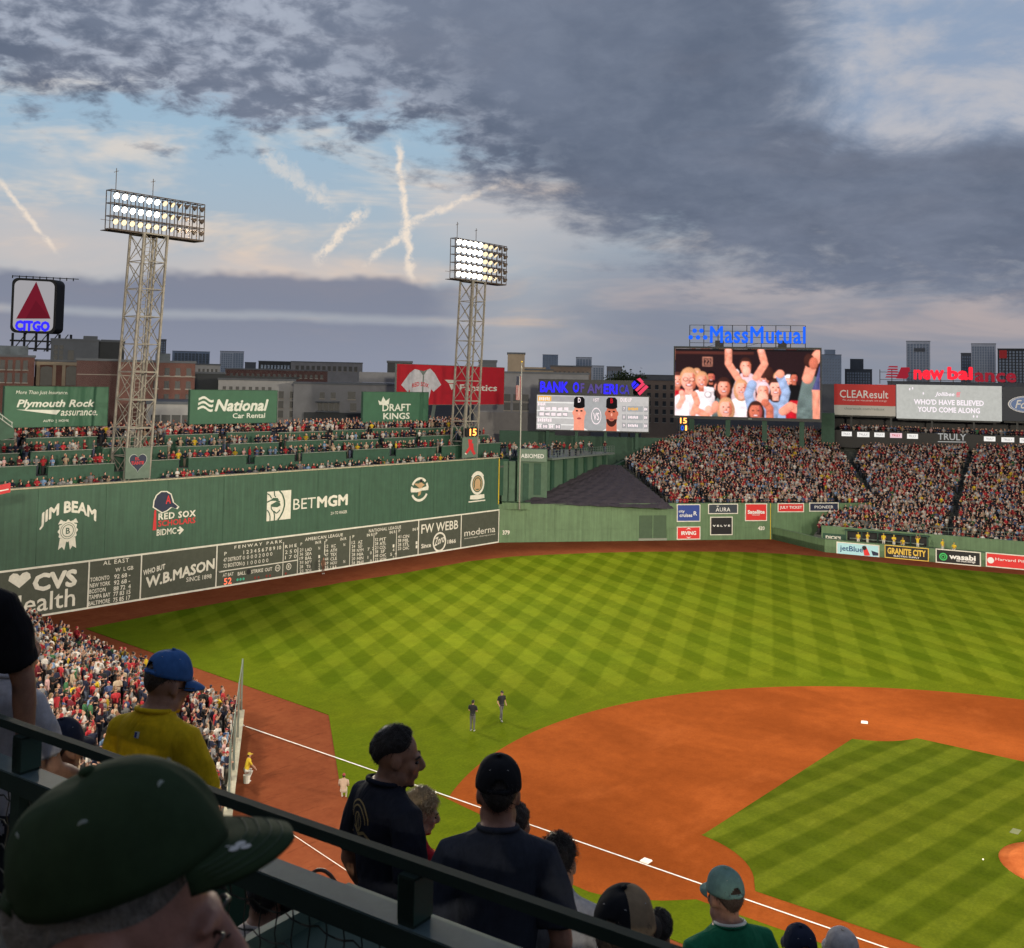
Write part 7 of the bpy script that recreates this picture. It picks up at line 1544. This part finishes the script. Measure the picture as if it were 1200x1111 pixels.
while z > lo_:
    mb.tube([R0+ru*(-1+.028*j)+(0, 0, z+.006*math.sin(j*PI/2))+rn*.003*(1 if j % 2 else -1) for j in range(int(5.2/.028))], .0026, 4); z -= .075
o = part('wire_mesh', mb, M_WIRE, rail); o['kind'] = 'stuff'
mb = MB(); mb.bar(RA+(0, 0, -.76), RB2+(0, 0, -.76), .06, .06); part('bottom_rail', mb, M_RAIL, rail)
# floors of the deck; rear steps and roof are unseen, added to block light
dkk = thing('upper_deck', 'dark upper deck terrace under the viewer', 'stand', tuple(CAM-np.array((0, 0, 3.2))))
M_DECK = mat('deck_concrete', (.06, .062, .060), .85, .2, 2)
def along(mb, d0, d1, z0, z1, a0=-14., a1=14.):
    b = R0+ru*1.5; q = []
    for z in (z0, z1): q += [np.array((*(b+ru*a0+rn*d0)[:2], z)), np.array((*(b+ru*a1+rn*d0)[:2], z)), np.array((*(b+ru*a1+rn*d1)[:2], z)), np.array((*(b+ru*a0+rn*d1)[:2], z))]
    return mb.hexa(q)
for nm, d0, d1, z in (('floor', -5, .0, -1.68), ('row_floor', 0.002, 1.15, -2.97), ('row_floor', 1.152, 2.1, -3.45), ('row_floor', 2.102, 3.1, -3.95), ('row_floor', 3.102, 4.2, -4.5)):
    part(nm, along(MB(), d0, d1, EYE+z-.4, EYE+z), M_DECK, dkk)
for k in range(8): part('light_block_step', along(MB(), -5.0-1.0*(k+1), -5.0-1.0*k-.002, EYE-2.0, EYE-1.68+.40*(k+1)), M_DECK, dkk)  # unseen rising steps, added behind the viewer to block light
part('front_parapet', along(MB(), 4.2, 4.35, EYE-8, EYE-4.0), M_GDARK, dkk)
rf = thing('added_shade_roof', 'roof over the upper deck above the viewer', 'roof', tuple(CAM+np.array((0, 0, 3.))))  # unseen roof, added to keep light off the people in front
part('roof_deck', along(MB(), -16, -5.5, EYE+3.2, EYE+3.45, -14, 30), mat('shade_roof_boards', (.08, .10, .09), .8, .15), rf)
for s in (-6, 6): q = R0+ru*(s+2); mb = MB(); mb.bar((*(q-rn*6)[:2], EYE-1.7), (*(q-rn*6)[:2], EYE+3.2), .3); part('column', mb, M_GDARK, rf)
# ------------------------------------------------------------------ people close to the viewer
def cpt(px, py, w): return CAM+ray(px, py)*w
def cloth(name, col, fold=.55):
    if name in MATS: return MATS[name]
    m = mat(name, col, .88, .14, 30, spec=.15); nt = m.node_tree; N = nt.nodes; L = nt.links; b = N['Principled BSDF']
    tc = N.new('ShaderNodeTexCoord'); mp = N.new('ShaderNodeMapping'); mp.inputs[3].default_value = (9, 9, 2.4); L.new(tc.outputs['Object'], mp.inputs[0])
    no = N.new('ShaderNodeTexNoise'); no.inputs['Scale'].default_value = 1.0; no.inputs['Detail'].default_value = 3; no.inputs['Distortion'].default_value = .8; L.new(mp.outputs[0], no.inputs['Vector'])
    fi = N.new('ShaderNodeTexNoise'); fi.inputs['Scale'].default_value = 420; L.new(tc.outputs['Object'], fi.inputs['Vector'])
    ad = N.new('ShaderNodeMath'); ad.operation = 'MULTIPLY_ADD'; ad.inputs[1].default_value = .03; L.new(fi.outputs[0], ad.inputs[0]); L.new(no.outputs[0], ad.inputs[2])
    bu = N.new('ShaderNodeBump'); bu.inputs['Strength'].default_value = fold; bu.inputs['Distance'].default_value = .05; L.new(ad.outputs[0], bu.inputs['Height']); L.new(bu.outputs[0], b.inputs['Normal']); return m
def skinm(name, col):
    m = mat(name, col, .5, .14, 35, bump=.15, spec=.35); b = m.node_tree.nodes['Principled BSDF']; b.inputs['Subsurface Weight'].default_value = .08; b.inputs['Subsurface Radius'].default_value = (.01, .004, .002); return m
class Fig:
    """a standing figure, feet at the origin, looking to +Y, melted into one skin"""
    def __init__(s, name, label, head, heading, shirt, skin, scale=1.0, hyaw=0., hpitch=0., broad=1.0, arms='down', voxel=.009, pants=(.03, .033, .045), headonly=False, group=None):
        s.mb = MB(); s.sk = skinm('skin_'+name, skin); s.sh = cloth('shirt_'+name, shirt); s.pa = cloth('pants_'+name, pants)
        mb = s.mb; n = 18; b_ = broad*.88; seedf = len(label)*1.7
        E = lambda z, rx, ry, y=0.: [(rx*b_*math.cos(2*PI*i/n)*(1-.10*abs(math.sin(2*PI*i/n))**3), y+ry*(.5+.5*b_)*math.sin(2*PI*i/n), z) for i in range(n)]
        s.H = Matrix.Translation((0, .0, 1.50)) @ Matrix.Rotation(-hyaw, 4, 'Z') @ Matrix.Rotation(-hpitch, 4, 'X') @ Matrix.Translation((0, .028, .110))
        if not headonly:
            mb.mi = 2
            for q in (-1, 1): mb.tube([(q*.085*b_, 0, .94), (q*.09, .01, .5), (q*.095, -.01, .07)], [.098, .068, .05], 12); mb.ball((q*.095, .05, .04), (.045, .13, .05), 10, 6)
            mb.loft([E(.84, .16, .115), E(.98, .17, .125)])
        mb.mi = 1; mb.loft([E(.86, .178, .135), E(.98, .176, .13), E(1.1, .168, .125), E(1.22, .176, .128, -.005), E(1.33, .192, .13, -.01), E(1.41, .205, .118, -.015), E(1.455, .175, .10, -.018), E(1.49, .125, .086, -.02), E(1.515, .082, .074, -.018), E(1.525, .066, .066, -.016)])
        A = {'down': [(.205, -.01, 1.405), (.255, -.03, 1.12), (.235, .10, .90)], 'rail': [(.205, -.01, 1.405), (.27, .02, 1.13), (.27, .06, .86)], 'front': [(.205, -.01, 1.405), (.26, .05, 1.14), (.10, .28, 1.10)], 'side': [(.205, -.01, 1.405), (.26, .06, 1.13), (.22, .28, 1.0)]}[arms]
        for q in (-1, 1):
            p = [np.array((q*x*(b_ if i == 0 else .5+.5*b_), y, z)) for i, (x, y, z) in enumerate(A)]
            mb.mi = 1; mb.tube([p[0]+(-.09*q, 0, .025), p[0]+(-.02*q, 0, .0), p[0]+(p[1]-p[0])*.35, p[0]+(p[1]-p[0])*.78], [.062, .074, .072, .073], 14)
            mb.mi = 0; d = (p[2]-p[1])/np.linalg.norm(p[2]-p[1]); mb.tube([p[0]+(p[1]-p[0])*.5, p[1], p[1]+(p[2]-p[1])*.3, p[2]], [.050, .043, .044, .029], 12)
            hd = p[2]+d*.05; mb.ball(hd, (.026, .040, .050), 10, 7)
            for k in range(4): f0 = hd+np.array((0, -.028+.019*k, 0))+d*.03; mb.tube([f0, f0+d*.035, f0+d*(.062+.008*(k in (1, 2)))+np.array((-q*.014, 0, 0))], [.0095, .009, .0075], 6)
            mb.tube([hd+np.array((0, .03, .02)), hd+np.array((-q*.012, .052, 0))+d*.01, hd+np.array((-q*.016, .056, 0))+d*.04], [.011, .010, .008], 6)
        b = len(mb.v); mb.mi = 0
        mb.ball((0, -.018, .03), (.074, .094, .090), 18, 12); mb.ball((0, .022, -.025), (.060, .070, .086), 16, 12); mb.ball((0, .034, -.074), (.047, .050, .042), 14, 10); mb.ball((0, .072, -.100), (.020, .016, .015), 10, 8)
        mb.ball((0, .078, .020), (.046, .016, .011), 12, 8); mb.tube([(0, .085, .022), (0, .104, -.004), (0, .117, -.024)], [.009, .011, .012], 10); mb.ball((0, .102, -.030), (.018, .015, .010), 10, 8)
        mb.ball((0, .087, -.056), (.022, .011, .0075), 10, 6); mb.ball((0, .085, -.067), (.020, .011, .008), 10, 6)
        for q in (-1, 1): mb.ball((q*.034, .060, -.020), (.027, .024, .026), 10, 8); mb.ball((q*.076, -.008, -.004), (.009, .021, .032), 10, 8); mb.ball((q*.050, .010, -.070), (.020, .040, .035), 10, 8)
        mb.v[b:] = [tuple(s.H @ Vector(v)) for v in mb.v[b:]]
        mb.tube([s.H @ Vector((0, -.02, -.04)), s.H @ Vector((0, -.03, -.10)), (0, -.015, 1.50), (0, -.015, 1.44)], [.056, .056, .060, .066], 16)
        s.colz = 1.512
        s.me = fuse(mb, 'person', [s.sk, s.sh, s.pa], voxel, 5, .5)
        from mathutils import noise as NZ
        sv = set(v for pg in s.me.polygons if pg.material_index in (1, 2) for v in pg.vertices)
        nrm = [v.normal.copy() for v in s.me.vertices]
        for vi in sv:                                 # folds in the cloth
            v = s.me.vertices[vi]; c = v.co; k_ = min(1., max(0., (1.47-c.z)*8))
            a_ = NZ.noise(Vector((c.x*13+seedf, c.y*13, c.z*4.5+seedf)))+.5*NZ.noise(Vector((c.x*22, c.y*22+seedf, c.z*16-c.x*14)))
            v.co = c+nrm[vi]*(.0105*k_*a_)
        for pg in s.me.polygons:                      # clean neckline
            c = pg.center
            if 1.44 < c.z < 1.57 and abs(c.x) < .125: pg.material_index = 1 if c.z < 1.513-.197*(c.y+.016) else 0
        s.o = link('person', s.me); hc = s.H.translation
        R = Matrix.Rotation(-heading, 3, 'Z'); loc = Vector(head)-R @ (hc*scale)
        s.o.location = loc; s.o.rotation_euler = (0, 0, -heading); s.o.scale = (scale,)*3; tag(s.o, label, 'person', group)
        cm_ = MB(); cm_.tube([(.071*math.cos(t), -.016+.071*math.sin(t), 1.513-.014*math.sin(t)) for t in np.linspace(0, 2*PI, 41)], .011, 8); s.sub('collar', cm_, s.sh)
        s.bv = BVHTree.FromPolygons([v.co for v in s.me.vertices], [p.vertices for p in s.me.polygons]); s.loc = loc; s.scale = scale; s.heading = heading
    def sub(s, name, mb, m, smooth=True, xf=None, par=None):
        if xf is not None: mb.v = [tuple(xf @ Vector(v)) for v in mb.v]
        o = link(name, mb.mesh(name, m if isinstance(m, list) else [m], (0, 0, 0), smooth), par or s.o); return o
    def hair(s, col, amp=.05, grow=1.10, front=.62, side=.12, back=-.80, rough=.5, seed=0, name='hair', strands=700, length=.022, lift=.22):
        m = mat(name+'_%.3f%.3f' % (col[0], col[2]), col, rough, .35, 60, bump=.8, spec=.35); mb = MB(); nA, nE = 48, 22; r_ = np.random.default_rng(seed)
        ph = r_.uniform(0, 6, 12)
        c = np.array((0, -.018, .03)); rr = np.array((.074, .094, .090)); P = {}; idx = {}; vs = []
        for i in range(nA):
            t = 2*PI*i/nA; cf = math.cos(t)
            lo = (front*cf**2+side*(1-cf**2)) if cf > 0 else (back*cf**2+side*(1-cf**2))
            for j in range(nE+1):
                f_ = j/nE; e = lo+(PI/2-lo)*f_
                g = 1+(grow-1)*min(1, f_*5+.10)+amp*min(1, f_*4)*(.5*math.sin(5*t+ph[0]+3*e)+.5*math.sin(9*t-7*e+ph[1])+.35*math.sin(17*t+11*e+ph[2])+.25*r_.normal())
                d = np.array((math.sin(t)*math.cos(e), math.cos(t)*math.cos(e), math.sin(e))); vs.append(c+rr*d*g)
        fs = [(i*(nE+1)+j, ((i+1) % nA)*(nE+1)+j, ((i+1) % nA)*(nE+1)+j+1, i*(nE+1)+j+1) for i in range(nA) for j in range(nE)]
        mb.add(vs, fs); V_ = np.array(vs)
        for q in range(strands):                      # loose strands break up the outline
            i = int(r_.integers(0, len(vs))); p0 = V_[i]; d = p0-c; d /= np.linalg.norm(d); fl = np.array((0, -.5, -.55))+r_.normal(0, .55, 3); fl -= d*(fl@d); fl /= np.linalg.norm(fl)+1e-6
            sd_ = np.cross(d, fl)*.0011; L_ = length*r_.uniform(.5, 1.3); tip = p0+fl*L_+d*L_*lift*r_.uniform(.0, 1.); mid = p0+fl*L_*.5+d*(L_*lift*.7+.002); b0_ = p0-d*.003
            mb.add([b0_-sd_, b0_+sd_, mid+sd_, mid-sd_, tip], [(0, 1, 2, 3), (3, 2, 4)])
        return s.sub(name, mb, m, True, s.H)
    def cap(s, cols, pitch=0., yaw=0., brim=.072, h=.108, lift=0., droop=.06, span=1.12, curl=.022, strap=True, eyelet=(.3, .3, .3), hi=False, back=None):
        """six-panel cap: crown, brim, button, eyelets, back strap"""
        T = s.H @ Matrix.Translation((0, -.008, .036+lift)) @ Matrix.Rotation(-yaw, 4, 'Z') @ Matrix.Rotation(-pitch, 4, 'X')
        crown, bm_ = cols[0], cols[1]; mb = MB(); nA, nE = 72, 16; rx, ry = .084, .104
        def cp(t, e, g=1.0):
            cr = math.cos(e)**.72; z = h*math.sin(e)**.92*(1+.05*math.cos(t)); seam = min(abs((t/(PI/3)) % 1-.0), abs((t/(PI/3)) % 1-1.0))*PI/3
            k = (1-.026*math.exp(-(seam/.045)**2)*(math.sin(2*e) if e < 1.4 else .2))*g
            wr = 1+.016*math.sin(3*t+4*e+1)*math.sin(2*e)+.009*math.sin(7*t-5*e)+.005*math.sin(13*t+9*e)
            return np.array((rx*cr*k*wr*math.sin(t), ry*cr*k*wr*math.cos(t)-.010*math.sin(e), z))
        vs = [cp(2*PI*i/nA, PI/2*.985*j/nE) for j in range(nE+1) for i in range(nA)]; fs = []; mi = []
        for j in range(nE):
            for i in range(nA):
                t = 2*PI*(i+.5)/nA
                if strap and abs(t-PI) < .42 and PI/2*(j+.5)/nE < .50-(abs(t-PI)/.42)**2*.34 and j > 1: continue
                fs.append((j*nA+i, j*nA+(i+1) % nA, (j+1)*nA+(i+1) % nA, (j+1)*nA+i)); mi.append(1 if (back is not None and back(t)) else 0)
        fs.append(tuple(nE*nA+i for i in range(nA))); mi.append(0)
        mb.v = [tuple(v) for v in vs]; mb.f = fs; mb.m = mi
        co = s.sub('cap', mb, [crown, cols[2] if len(cols) > 2 else crown], True, T)
        so = co.modifiers.new('thick', 'SOLIDIFY'); so.thickness = .003; so.offset = -1
        mb = MB(); nu, nv = 28, 8; W_ = span
        def bp(u, v, dz=0.):
            t = u*W_; e = 0.0; a = cp(t, 0.02, 1.0); out = np.array((math.sin(t)*.35, math.cos(t)*.2+1, 0)); ln = brim*(max(0, 1-abs(u)**2.6))**.5
            return a+np.array((math.sin(t)*.18, 1, 0))*ln*v+np.array((0, 0, -curl*u*u*v-.012*v*v-.004*v-droop*ln*v+dz))
        top = [bp(-1+2*i/nu, j/nv) for j in range(nv+1) for i in range(nu+1)]; bot = [bp(-1+2*i/nu, j/nv, -.004) for j in range(nv+1) for i in range(nu+1)]; k = len(top); w = nu+1
        fs = [(j*w+i, j*w+i+1, (j+1)*w+i+1, (j+1)*w+i) for j in range(nv) for i in range(nu)]; fs += [tuple(k+q for q in f_[::-1]) for f_ in fs]
        fs += [(nv*w+i, nv*w+i+1, k+nv*w+i+1, k+nv*w+i) for i in range(nu)]
        mb.v = [tuple(v) for v in top+bot]; mb.f = fs; mb.m = [0]*len(fs); bo = s.sub('brim', mb, bm_, True, T, co)
        if hi:
            mb = MB()
            for v in (.32, .50, .68, .84): mb.tube([bp(-.94+1.88*i/40, v, .0006) for i in range(41)], .0007, 4)
            s.sub('stitching', mb, cols[3] if len(cols) > 3 else crown, True, T, co)
            for q in range(6):
                mb = MB()
                for dt in (-.035, .035): mb.tube([cp(q*PI/3+dt, e, 1.004) for e in np.linspace(.05, 1.45, 18)], .0006, 4)
                s.sub('seam_stitch', mb, cols[3] if len(cols) > 3 else crown, True, T, co)
        mb = MB(); mb.ball(cp(0, PI/2)+(0, 0, .001), (.009, .009, .005), 12, 6); s.sub('button', mb, cols[4] if len(cols) > 4 else crown, True, T, co)
        em = mat('eyelet_%.2f' % eyelet[0], eyelet, .7, .1)
        for q in range(6):
            t = (q+.5)*PI/3; p = cp(t, .82, 1.004); p2 = cp(t, .82, 1.03); mb = MB(); mb.cyl(p-(p2-p)*.1, p+(p2-p)*.6, .0062 if hi else .005, .0055 if hi else .005, 12); s.sub('eyelet', mb, em, True, T, co)
        if strap:
            mb = MB(); mb.tube([cp(PI+a, .03, 1.01)+(0, 0, .006) for a in np.linspace(-.5, .5, 9)], .008, 6); s.sub('strap', mb, crown, True, T, co)
        s.capT = T; s.bp = bp; s.cp = cp; return co
    def eyes(s):
        for q in (-1, 1):
            mb = MB(); mb.ball((q*.032, .078, .002), (.014, .010, .007), 10, 6); s.sub('eye', mb, mat('eye_dark', (.04, .03, .028), .2), True, s.H)
            mb = MB(); mb.tube([(q*.014, .089, .021), (q*.034, .086, .027), (q*.054, .070, .021)], [.004, .005, .003], 6); s.sub('eyebrow', mb, mat('eyebrow', (.03, .022, .018), .8), True, s.H)
    def decal(s, name, shapes, m, off=.004, view=(0, 1, 0)):
        """print laid on the cloth: flat shapes in x, z thrown onto the body from behind"""
        mb = MB(); d = Vector(view)
        for pts in shapes:
            q = []
            for x, z in pts:
                h = s.bv.ray_cast(Vector((x, 0, z))-d*1.0, d)
                if h[0] is None: break
                q.append(h[0]-d*off)
            else: mb.add(q, [tuple(range(len(q)))])
        if mb.f: s.sub(name, mb, m, False)
    def step(s):
        p = s.loc; mb = MB(); mb.box(p[0]-.32, p[1]-.32, EYE-5.2, p[0]+.32, p[1]+.32, p[2]); part('row_block', mb, M_DECK, dkk)
def ringq(cx, cz, r, w, t0=0, t1=2*PI, n=22): return [[(cx+rr*math.cos(t), cz+rr*math.sin(t)) for rr, t in ((r, a), (r, b), (r-w, b), (r-w, a))] for a, b in [(t0+(t1-t0)*i/n, t0+(t1-t0)*(i+1)/n) for i in range(n)]]
def strk(pts, w):
    out = []
    for (x0, y0), (x1, y1) in zip(pts, pts[1:]):
        l_ = math.hypot(x1-x0, y1-y0); nx, ny = -(y1-y0)/l_*w/2, (x1-x0)/l_*w/2; out.append([(x0+nx, y0+ny), (x0-nx, y0-ny), (x1-nx, y1-ny), (x1+nx, y1+ny)])
    return out
HV = .873
MC = lambda nm, c: cloth('cap_'+nm, c, .12)
# bearded-less man in the dark green cap, closest to the viewer
f = Fig('green_cap', 'elderly man in dark green cap and glasses, seen from the side, closest', cpt(146, 1093, 1.07), HV+1.42, (.05, .055, .07), (.40, .205, .165), hpitch=.06, hyaw=.0, voxel=.006, headonly=True); f.step()
f.hair((.20, .185, .17), .03, 1.04, .5, .06, -.95, seed=3, strands=0)
gcap = MC('dark_green', (.024, .044, .020)); f.cap([gcap, gcap, gcap, mat('stitch_green', (.045, .075, .045)), gcap], pitch=-.34, eyelet=(.26, .30, .27), hi=True, brim=.064, h=.096, lift=.026, droop=.06, span=.84, curl=.006)
def shamrock():
    mb = MB(); N_ = 10
    c = f.bp(.50, .42, .0012); ex = f.bp(.56, .42, .0012)-c; ex /= np.linalg.norm(ex); ey = f.bp(.50, .50, .0012)-c; ey /= np.linalg.norm(ey)
    for a in (PI/2, PI/2+2.1, PI/2-2.1):
        q = c+.0055*(math.cos(a)*ex+math.sin(a)*ey); mb.add([q+.0045*(math.cos(2*PI*i/12)*ex+math.sin(2*PI*i/12)*ey) for i in range(12)], [tuple(range(12))])
    mb.add([c-.0008*ex, c+.0008*ex, c+.002*ex-.013*ey, c+.0004*ex-.013*ey], [(0, 1, 2, 3)]); f.sub('shamrock_emblem', mb, mat('emblem_white', (.62, .62, .60)), False, f.capT)
shamrock()
mb = MB(); M_SPEC = mat('glasses_frame', (.03, .025, .022), .3)
for q in (-1, 1):
    mb.tube([(q*.080, -.012, .016), (q*.078, .04, .017), (q*.071, .092, .012)], .0024, 6)
    mb.tube([(q*(.038+.027*math.cos(a)), .098-.012*abs(math.cos(a)), -.004+.020*math.sin(a)) for a in np.linspace(0, 2*PI, 25)], .0020, 6)
mb.tube([(-.012, .100, .002), (0, .106, .004), (.012, .100, .002)], .0015, 6); gl = f.sub('glasses', mb, M_SPEC, True, f.H)
# man in black at the left edge
f = Fig('black_tee', 'man in black T-shirt at the left edge, bare arm hanging down behind the rail', cpt(-46, 642, 4.2), HV+.05, (.008, .008, .011), (.30, .155, .105), 1.04, arms='rail', broad=1.10, voxel=.009); f.step(); f.hair((.02, .016, .014), seed=1)
f.decal('print', strk([(.05, 1.20), (.16, 1.22)], .018)+strk([(.06, 1.06), (.10, 1.07)], .02), M_LOGO)
f = Fig('white_left', 'person in pale shirt with bare arms, between the black shirt and the rail', cpt(22, 762, 4.9), HV+.6, (.42, .42, .46), (.36, .20, .14), 1.0, arms='side', voxel=.011); f.step(); f.hair((.03, .02, .016), seed=2)
f = Fig('navy_cap_left', 'person in navy cap low behind the rail at the left', cpt(74, 880, 5.0), HV+.4, (.05, .05, .07), (.34, .19, .13), 1.0, voxel=.013); f.step(); f.hair((.03, .02, .016)); nv_ = MC('navy', (.016, .022, .045)); f.cap([nv_, nv_])
# yellow shirt
f = Fig('yellow_tee', 'man in yellow T-shirt and blue cap, seen from behind', cpt(197, 803, 4.85), HV+.40, (.62, .41, .010), (.32, .17, .115), 1.04, hyaw=.40, hpitch=.22, broad=1.0, arms='front', voxel=.009); f.step(); f.hair((.05, .032, .022), .03, 1.05, seed=4)
bl_ = MC('blue', (.045, .125, .33)); f.cap([bl_, bl_, bl_], pitch=.06, brim=.078); f.decal('collar_tag', [[(-.012, 1.425), (.012, 1.425), (.012, 1.449), (-.012, 1.449)]], M_LOGO); f.decal('collar_tag', [[(-.010, 1.427), (.002, 1.427), (.002, 1.447), (-.010, 1.447)]], M_BLUE, .006)
mb = MB()
for q in (-1, 1): mb.tube([(q*.078, -.005, .004), (q*.075, .085, .004)], .0028, 6); mb.ball((q*.036, .090, -.002), (.032, .010, .020), 12, 6)
f.sub('sunglasses', mb, mat('dark_lens', (.01, .01, .012), .15), True, f.H)
# dark haired man looking down to the right
f = Fig('navy_tee', 'dark-haired man in navy T-shirt with gold back print, looking down in profile', cpt(467, 888, 4.75), HV+.90, (.012, .015, .026), (.30, .155, .10), 1.03, hyaw=.62, hpitch=.14, broad=.94, arms='down', voxel=.0075); f.step(); f.hair((.016, .013, .012), .06, 1.14, .98, .12, -.92, seed=5); f.eyes()
gold = mat('print_gold', (.28, .21, .09), .7)
f.decal('back_print', ringq(-.035, 1.360, .085, .007, .1, PI-.1)+ringq(-.035, 1.360, .065, .006, .05, PI-.05)+ringq(-.035, 1.360, .038, .006)+strk([(-.035, 1.395), (-.055, 1.325), (-.015, 1.325), (-.035, 1.395)], .005)+strk([(-.13, 1.315), (-.08, 1.330), (-.03, 1.310), (.02, 1.330), (.06, 1.310)], .012)+strk([(-.12, 1.290), (.05, 1.285)], .007), gold)
# blond child in red
f = Fig('red_child', 'blond child in red shirt leaning between the two men in dark shirts', cpt(494, 953, 5.0), HV+.95, (.36, .012, .022), (.46, .27, .19), .80, hyaw=.35, hpitch=.25, voxel=.0085); f.step(); f.hair((.62, .46, .26), .08, 1.16, .35, -.10, -.85, seed=6, strands=1600, length=.045, lift=.3); f.eyes()
f.decal('sleeve_print', strk([(.10, 1.30), (.10, 1.26)], .006)+ringq(.10, 1.23, .014, .005)+strk([(.10, 1.20), (.10, 1.16)], .006), M_LOGO, view=(-.6, .8, 0))
# man with black cap, back to the viewer
f = Fig('slate_tee', 'broad man in slate T-shirt and black cap, back to the viewer', cpt(584, 932, 4.3), HV+.02, (.026, .031, .046), (.30, .155, .11), 1.06, hpitch=.05, broad=1.0, voxel=.0085); f.step(); f.hair((.02, .016, .014), .02, 1.05, seed=7)
bk = MC('black', (.008, .009, .012)); f.cap([bk, bk], pitch=-.02)
f = Fig('child_a', 'dark-haired child partly hidden behind the man in the black cap', cpt(604, 968, 4.7), HV+.2, (.20, .03, .04), (.36, .2, .14), .80, voxel=.012); f.step(); f.hair((.03, .02, .015), .05, 1.14, seed=8)
f = Fig('grey_tee', 'dark curly-haired youth in pale grey T-shirt right of the broad man', cpt(655, 1013, 4.5), HV+.25, (.33, .34, .38), (.36, .2, .14), .88, voxel=.010); f.step(); f.hair((.018, .014, .013), .09, 1.20, seed=9, strands=1200, length=.03, lift=.6)
f = Fig('two_tone', 'person in black and tan cap at the lower edge', cpt(733, 1100, 3.15), HV+.55, (.03, .03, .035), (.36, .2, .14), 1.0, voxel=.011); f.step(); f.hair((.05, .032, .022)); tn = MC('tan', (.22, .16, .10)); f.cap([bk, bk, tn], pitch=.05, back=lambda t: .2 < t < 2.4)
f = Fig('child_b', 'dark-haired child at the lower edge between the tan cap and the green shirt', cpt(773, 1089, 5.4), HV, (.03, .03, .05), (.34, .19, .13), .78, voxel=.012); f.step(); f.hair((.022, .017, .015), .06, 1.12, seed=10)
f = Fig('green_tee', 'man in green T-shirt and teal cap, seen from behind near third base', cpt(849, 1053, 5.6), HV-.32, (.012, .155, .075), (.33, .18, .13), 1.05, hpitch=.05, broad=1.10, voxel=.009); f.step(); f.hair((.05, .032, .025), .02, 1.05, seed=11)
tl = MC('teal', (.12, .22, .21)); f.cap([tl, tl], pitch=.02)
mb = MB(); c = f.cp(PI-.9, .62, 1.012); e1 = f.cp(PI-.8, .62, 1.012)-c; e1 /= np.linalg.norm(e1); e2 = f.cp(PI-.9, .72, 1.012)-c; e2 /= np.linalg.norm(e2)
for i in range(20): a, b = 2*PI*i/20, 2*PI*(i+1)/20; mb.add([c+r_*(math.cos(t)*e1*.8+math.sin(t)*e2) for r_, t in ((.016, a), (.016, b), (.0135, b), (.0135, a))], [(0, 1, 2, 3)])
mb.add([c+x*e1+y*e2 for x, y in ((-.003, -.008), (.003, -.008), (.003, .009), (-.003, .009))], [(0, 1, 2, 3)]); f.sub('cap_badge', mb, mat('badge_grey', (.22, .30, .28)), False, f.capT)
mb = MB(); mb.tube([(.071*math.cos(t), -.016+.071*math.sin(t), 1.520-.014*math.sin(t)) for t in np.linspace(0, 2*PI, 33)], .009, 6); f.sub('collar_trim', mb, M_LOGO)
f = Fig('low_navy', 'navy cap just showing at the lower edge right of the green shirt', cpt(937, 1117, 5.8), HV, (.03, .03, .05), (.34, .19, .13), 1.0, voxel=.014); f.step(); f.cap([nv_, nv_])
f = Fig('low_white', 'pale cap just showing at the lower right edge on the baseline', cpt(986, 1121, 5.8), HV, (.3, .3, .32), (.34, .19, .13), 1.0, voxel=.014); f.step(); wc = MC('pale', (.42, .40, .40)); f.cap([wc, wc])
f = Fig('white_polo', 'dark-haired man in white polo shirt sitting below the wire mesh', cpt(311, 1050, 5.0), HV-.05, (.48, .44, .42), (.34, .19, .13), 1.08, broad=1.15, voxel=.011); f.step(); f.hair((.016, .013, .012), .04, 1.12, seed=12)
f = Fig('navy_seat', 'person in navy shirt below the rail right of the white polo shirt', cpt(350, 1058, 5.1), HV+.35, (.03, .032, .07), (.36, .2, .14), 1.0, voxel=.013); f.step(); f.hair((.016, .013, .012), .04, 1.12, seed=13)
# handbag on the ledge and the green tray
c = cpt(378, 1076, 4.9); mb = MB()
mb.loft([[tuple(c+ru*x*.14*k+rn*y*.08*k+(0, 0, z)) for x, y in [(math.cos(2*PI*i/14), math.sin(2*PI*i/14)) for i in range(14)]] for k, z in ((.8, -.14), (1.05, -.10), (1.1, 0), (.9, .09), (.6, .11))])
bag = thing('handbag', 'brown handbag standing beside the person in navy below the rail', 'bag', tuple(c+(0, 0, -.14))); part('bag_body', mb, mat('bag_brown', (.07, .04, .032), .5, .3, 20, bump=.3), bag, True)
mb = MB(); mb.tube([c+ru*(.10*math.cos(a))+(0, 0, .10+.11*math.sin(a)) for a in np.linspace(0, PI, 12)], .009, 6); part('bag_handle', mb, mat('bag_strap', (.10, .06, .045), .5), bag, True)
mb = MB(); mb.box(c[0]-.3, c[1]-.3, EYE-5.2, c[0]+.3, c[1]+.3, c[2]-.142); part('row_block', mb, M_DECK, dkk)
tq = [gp(x, y, EYE-1.62) for x, y in ((392, 1120), (405, 1036), (475, 1072))]
tr_ = thing('counter_tray', 'dark green counter tray with raised pale rim below the wire mesh', 'tray', tuple(tq[0])); e1 = ru; e2 = rn; o0 = tq[1]
P4 = [o0, o0+e1*1.0, o0+e1*1.0-e2*.55, o0-e2*.55]
mb = MB(); mb.hexa([p-np.array((0, 0, .08)) for p in P4[::-1]]+[p-np.array((0, 0, .06)) for p in P4[::-1]]); part('tray_floor', mb, mat('tray_green', (.030, .060, .048), .6), tr_)
mb = MB()
for a, b in zip(P4, P4[1:]+P4[:1]): mb.bar(a-np.array((0, 0, .03)), b-np.array((0, 0, .03)), .03, .06)
part('tray_rim', mb, mat('tray_rim_green', (.075, .12, .10), .5), tr_)
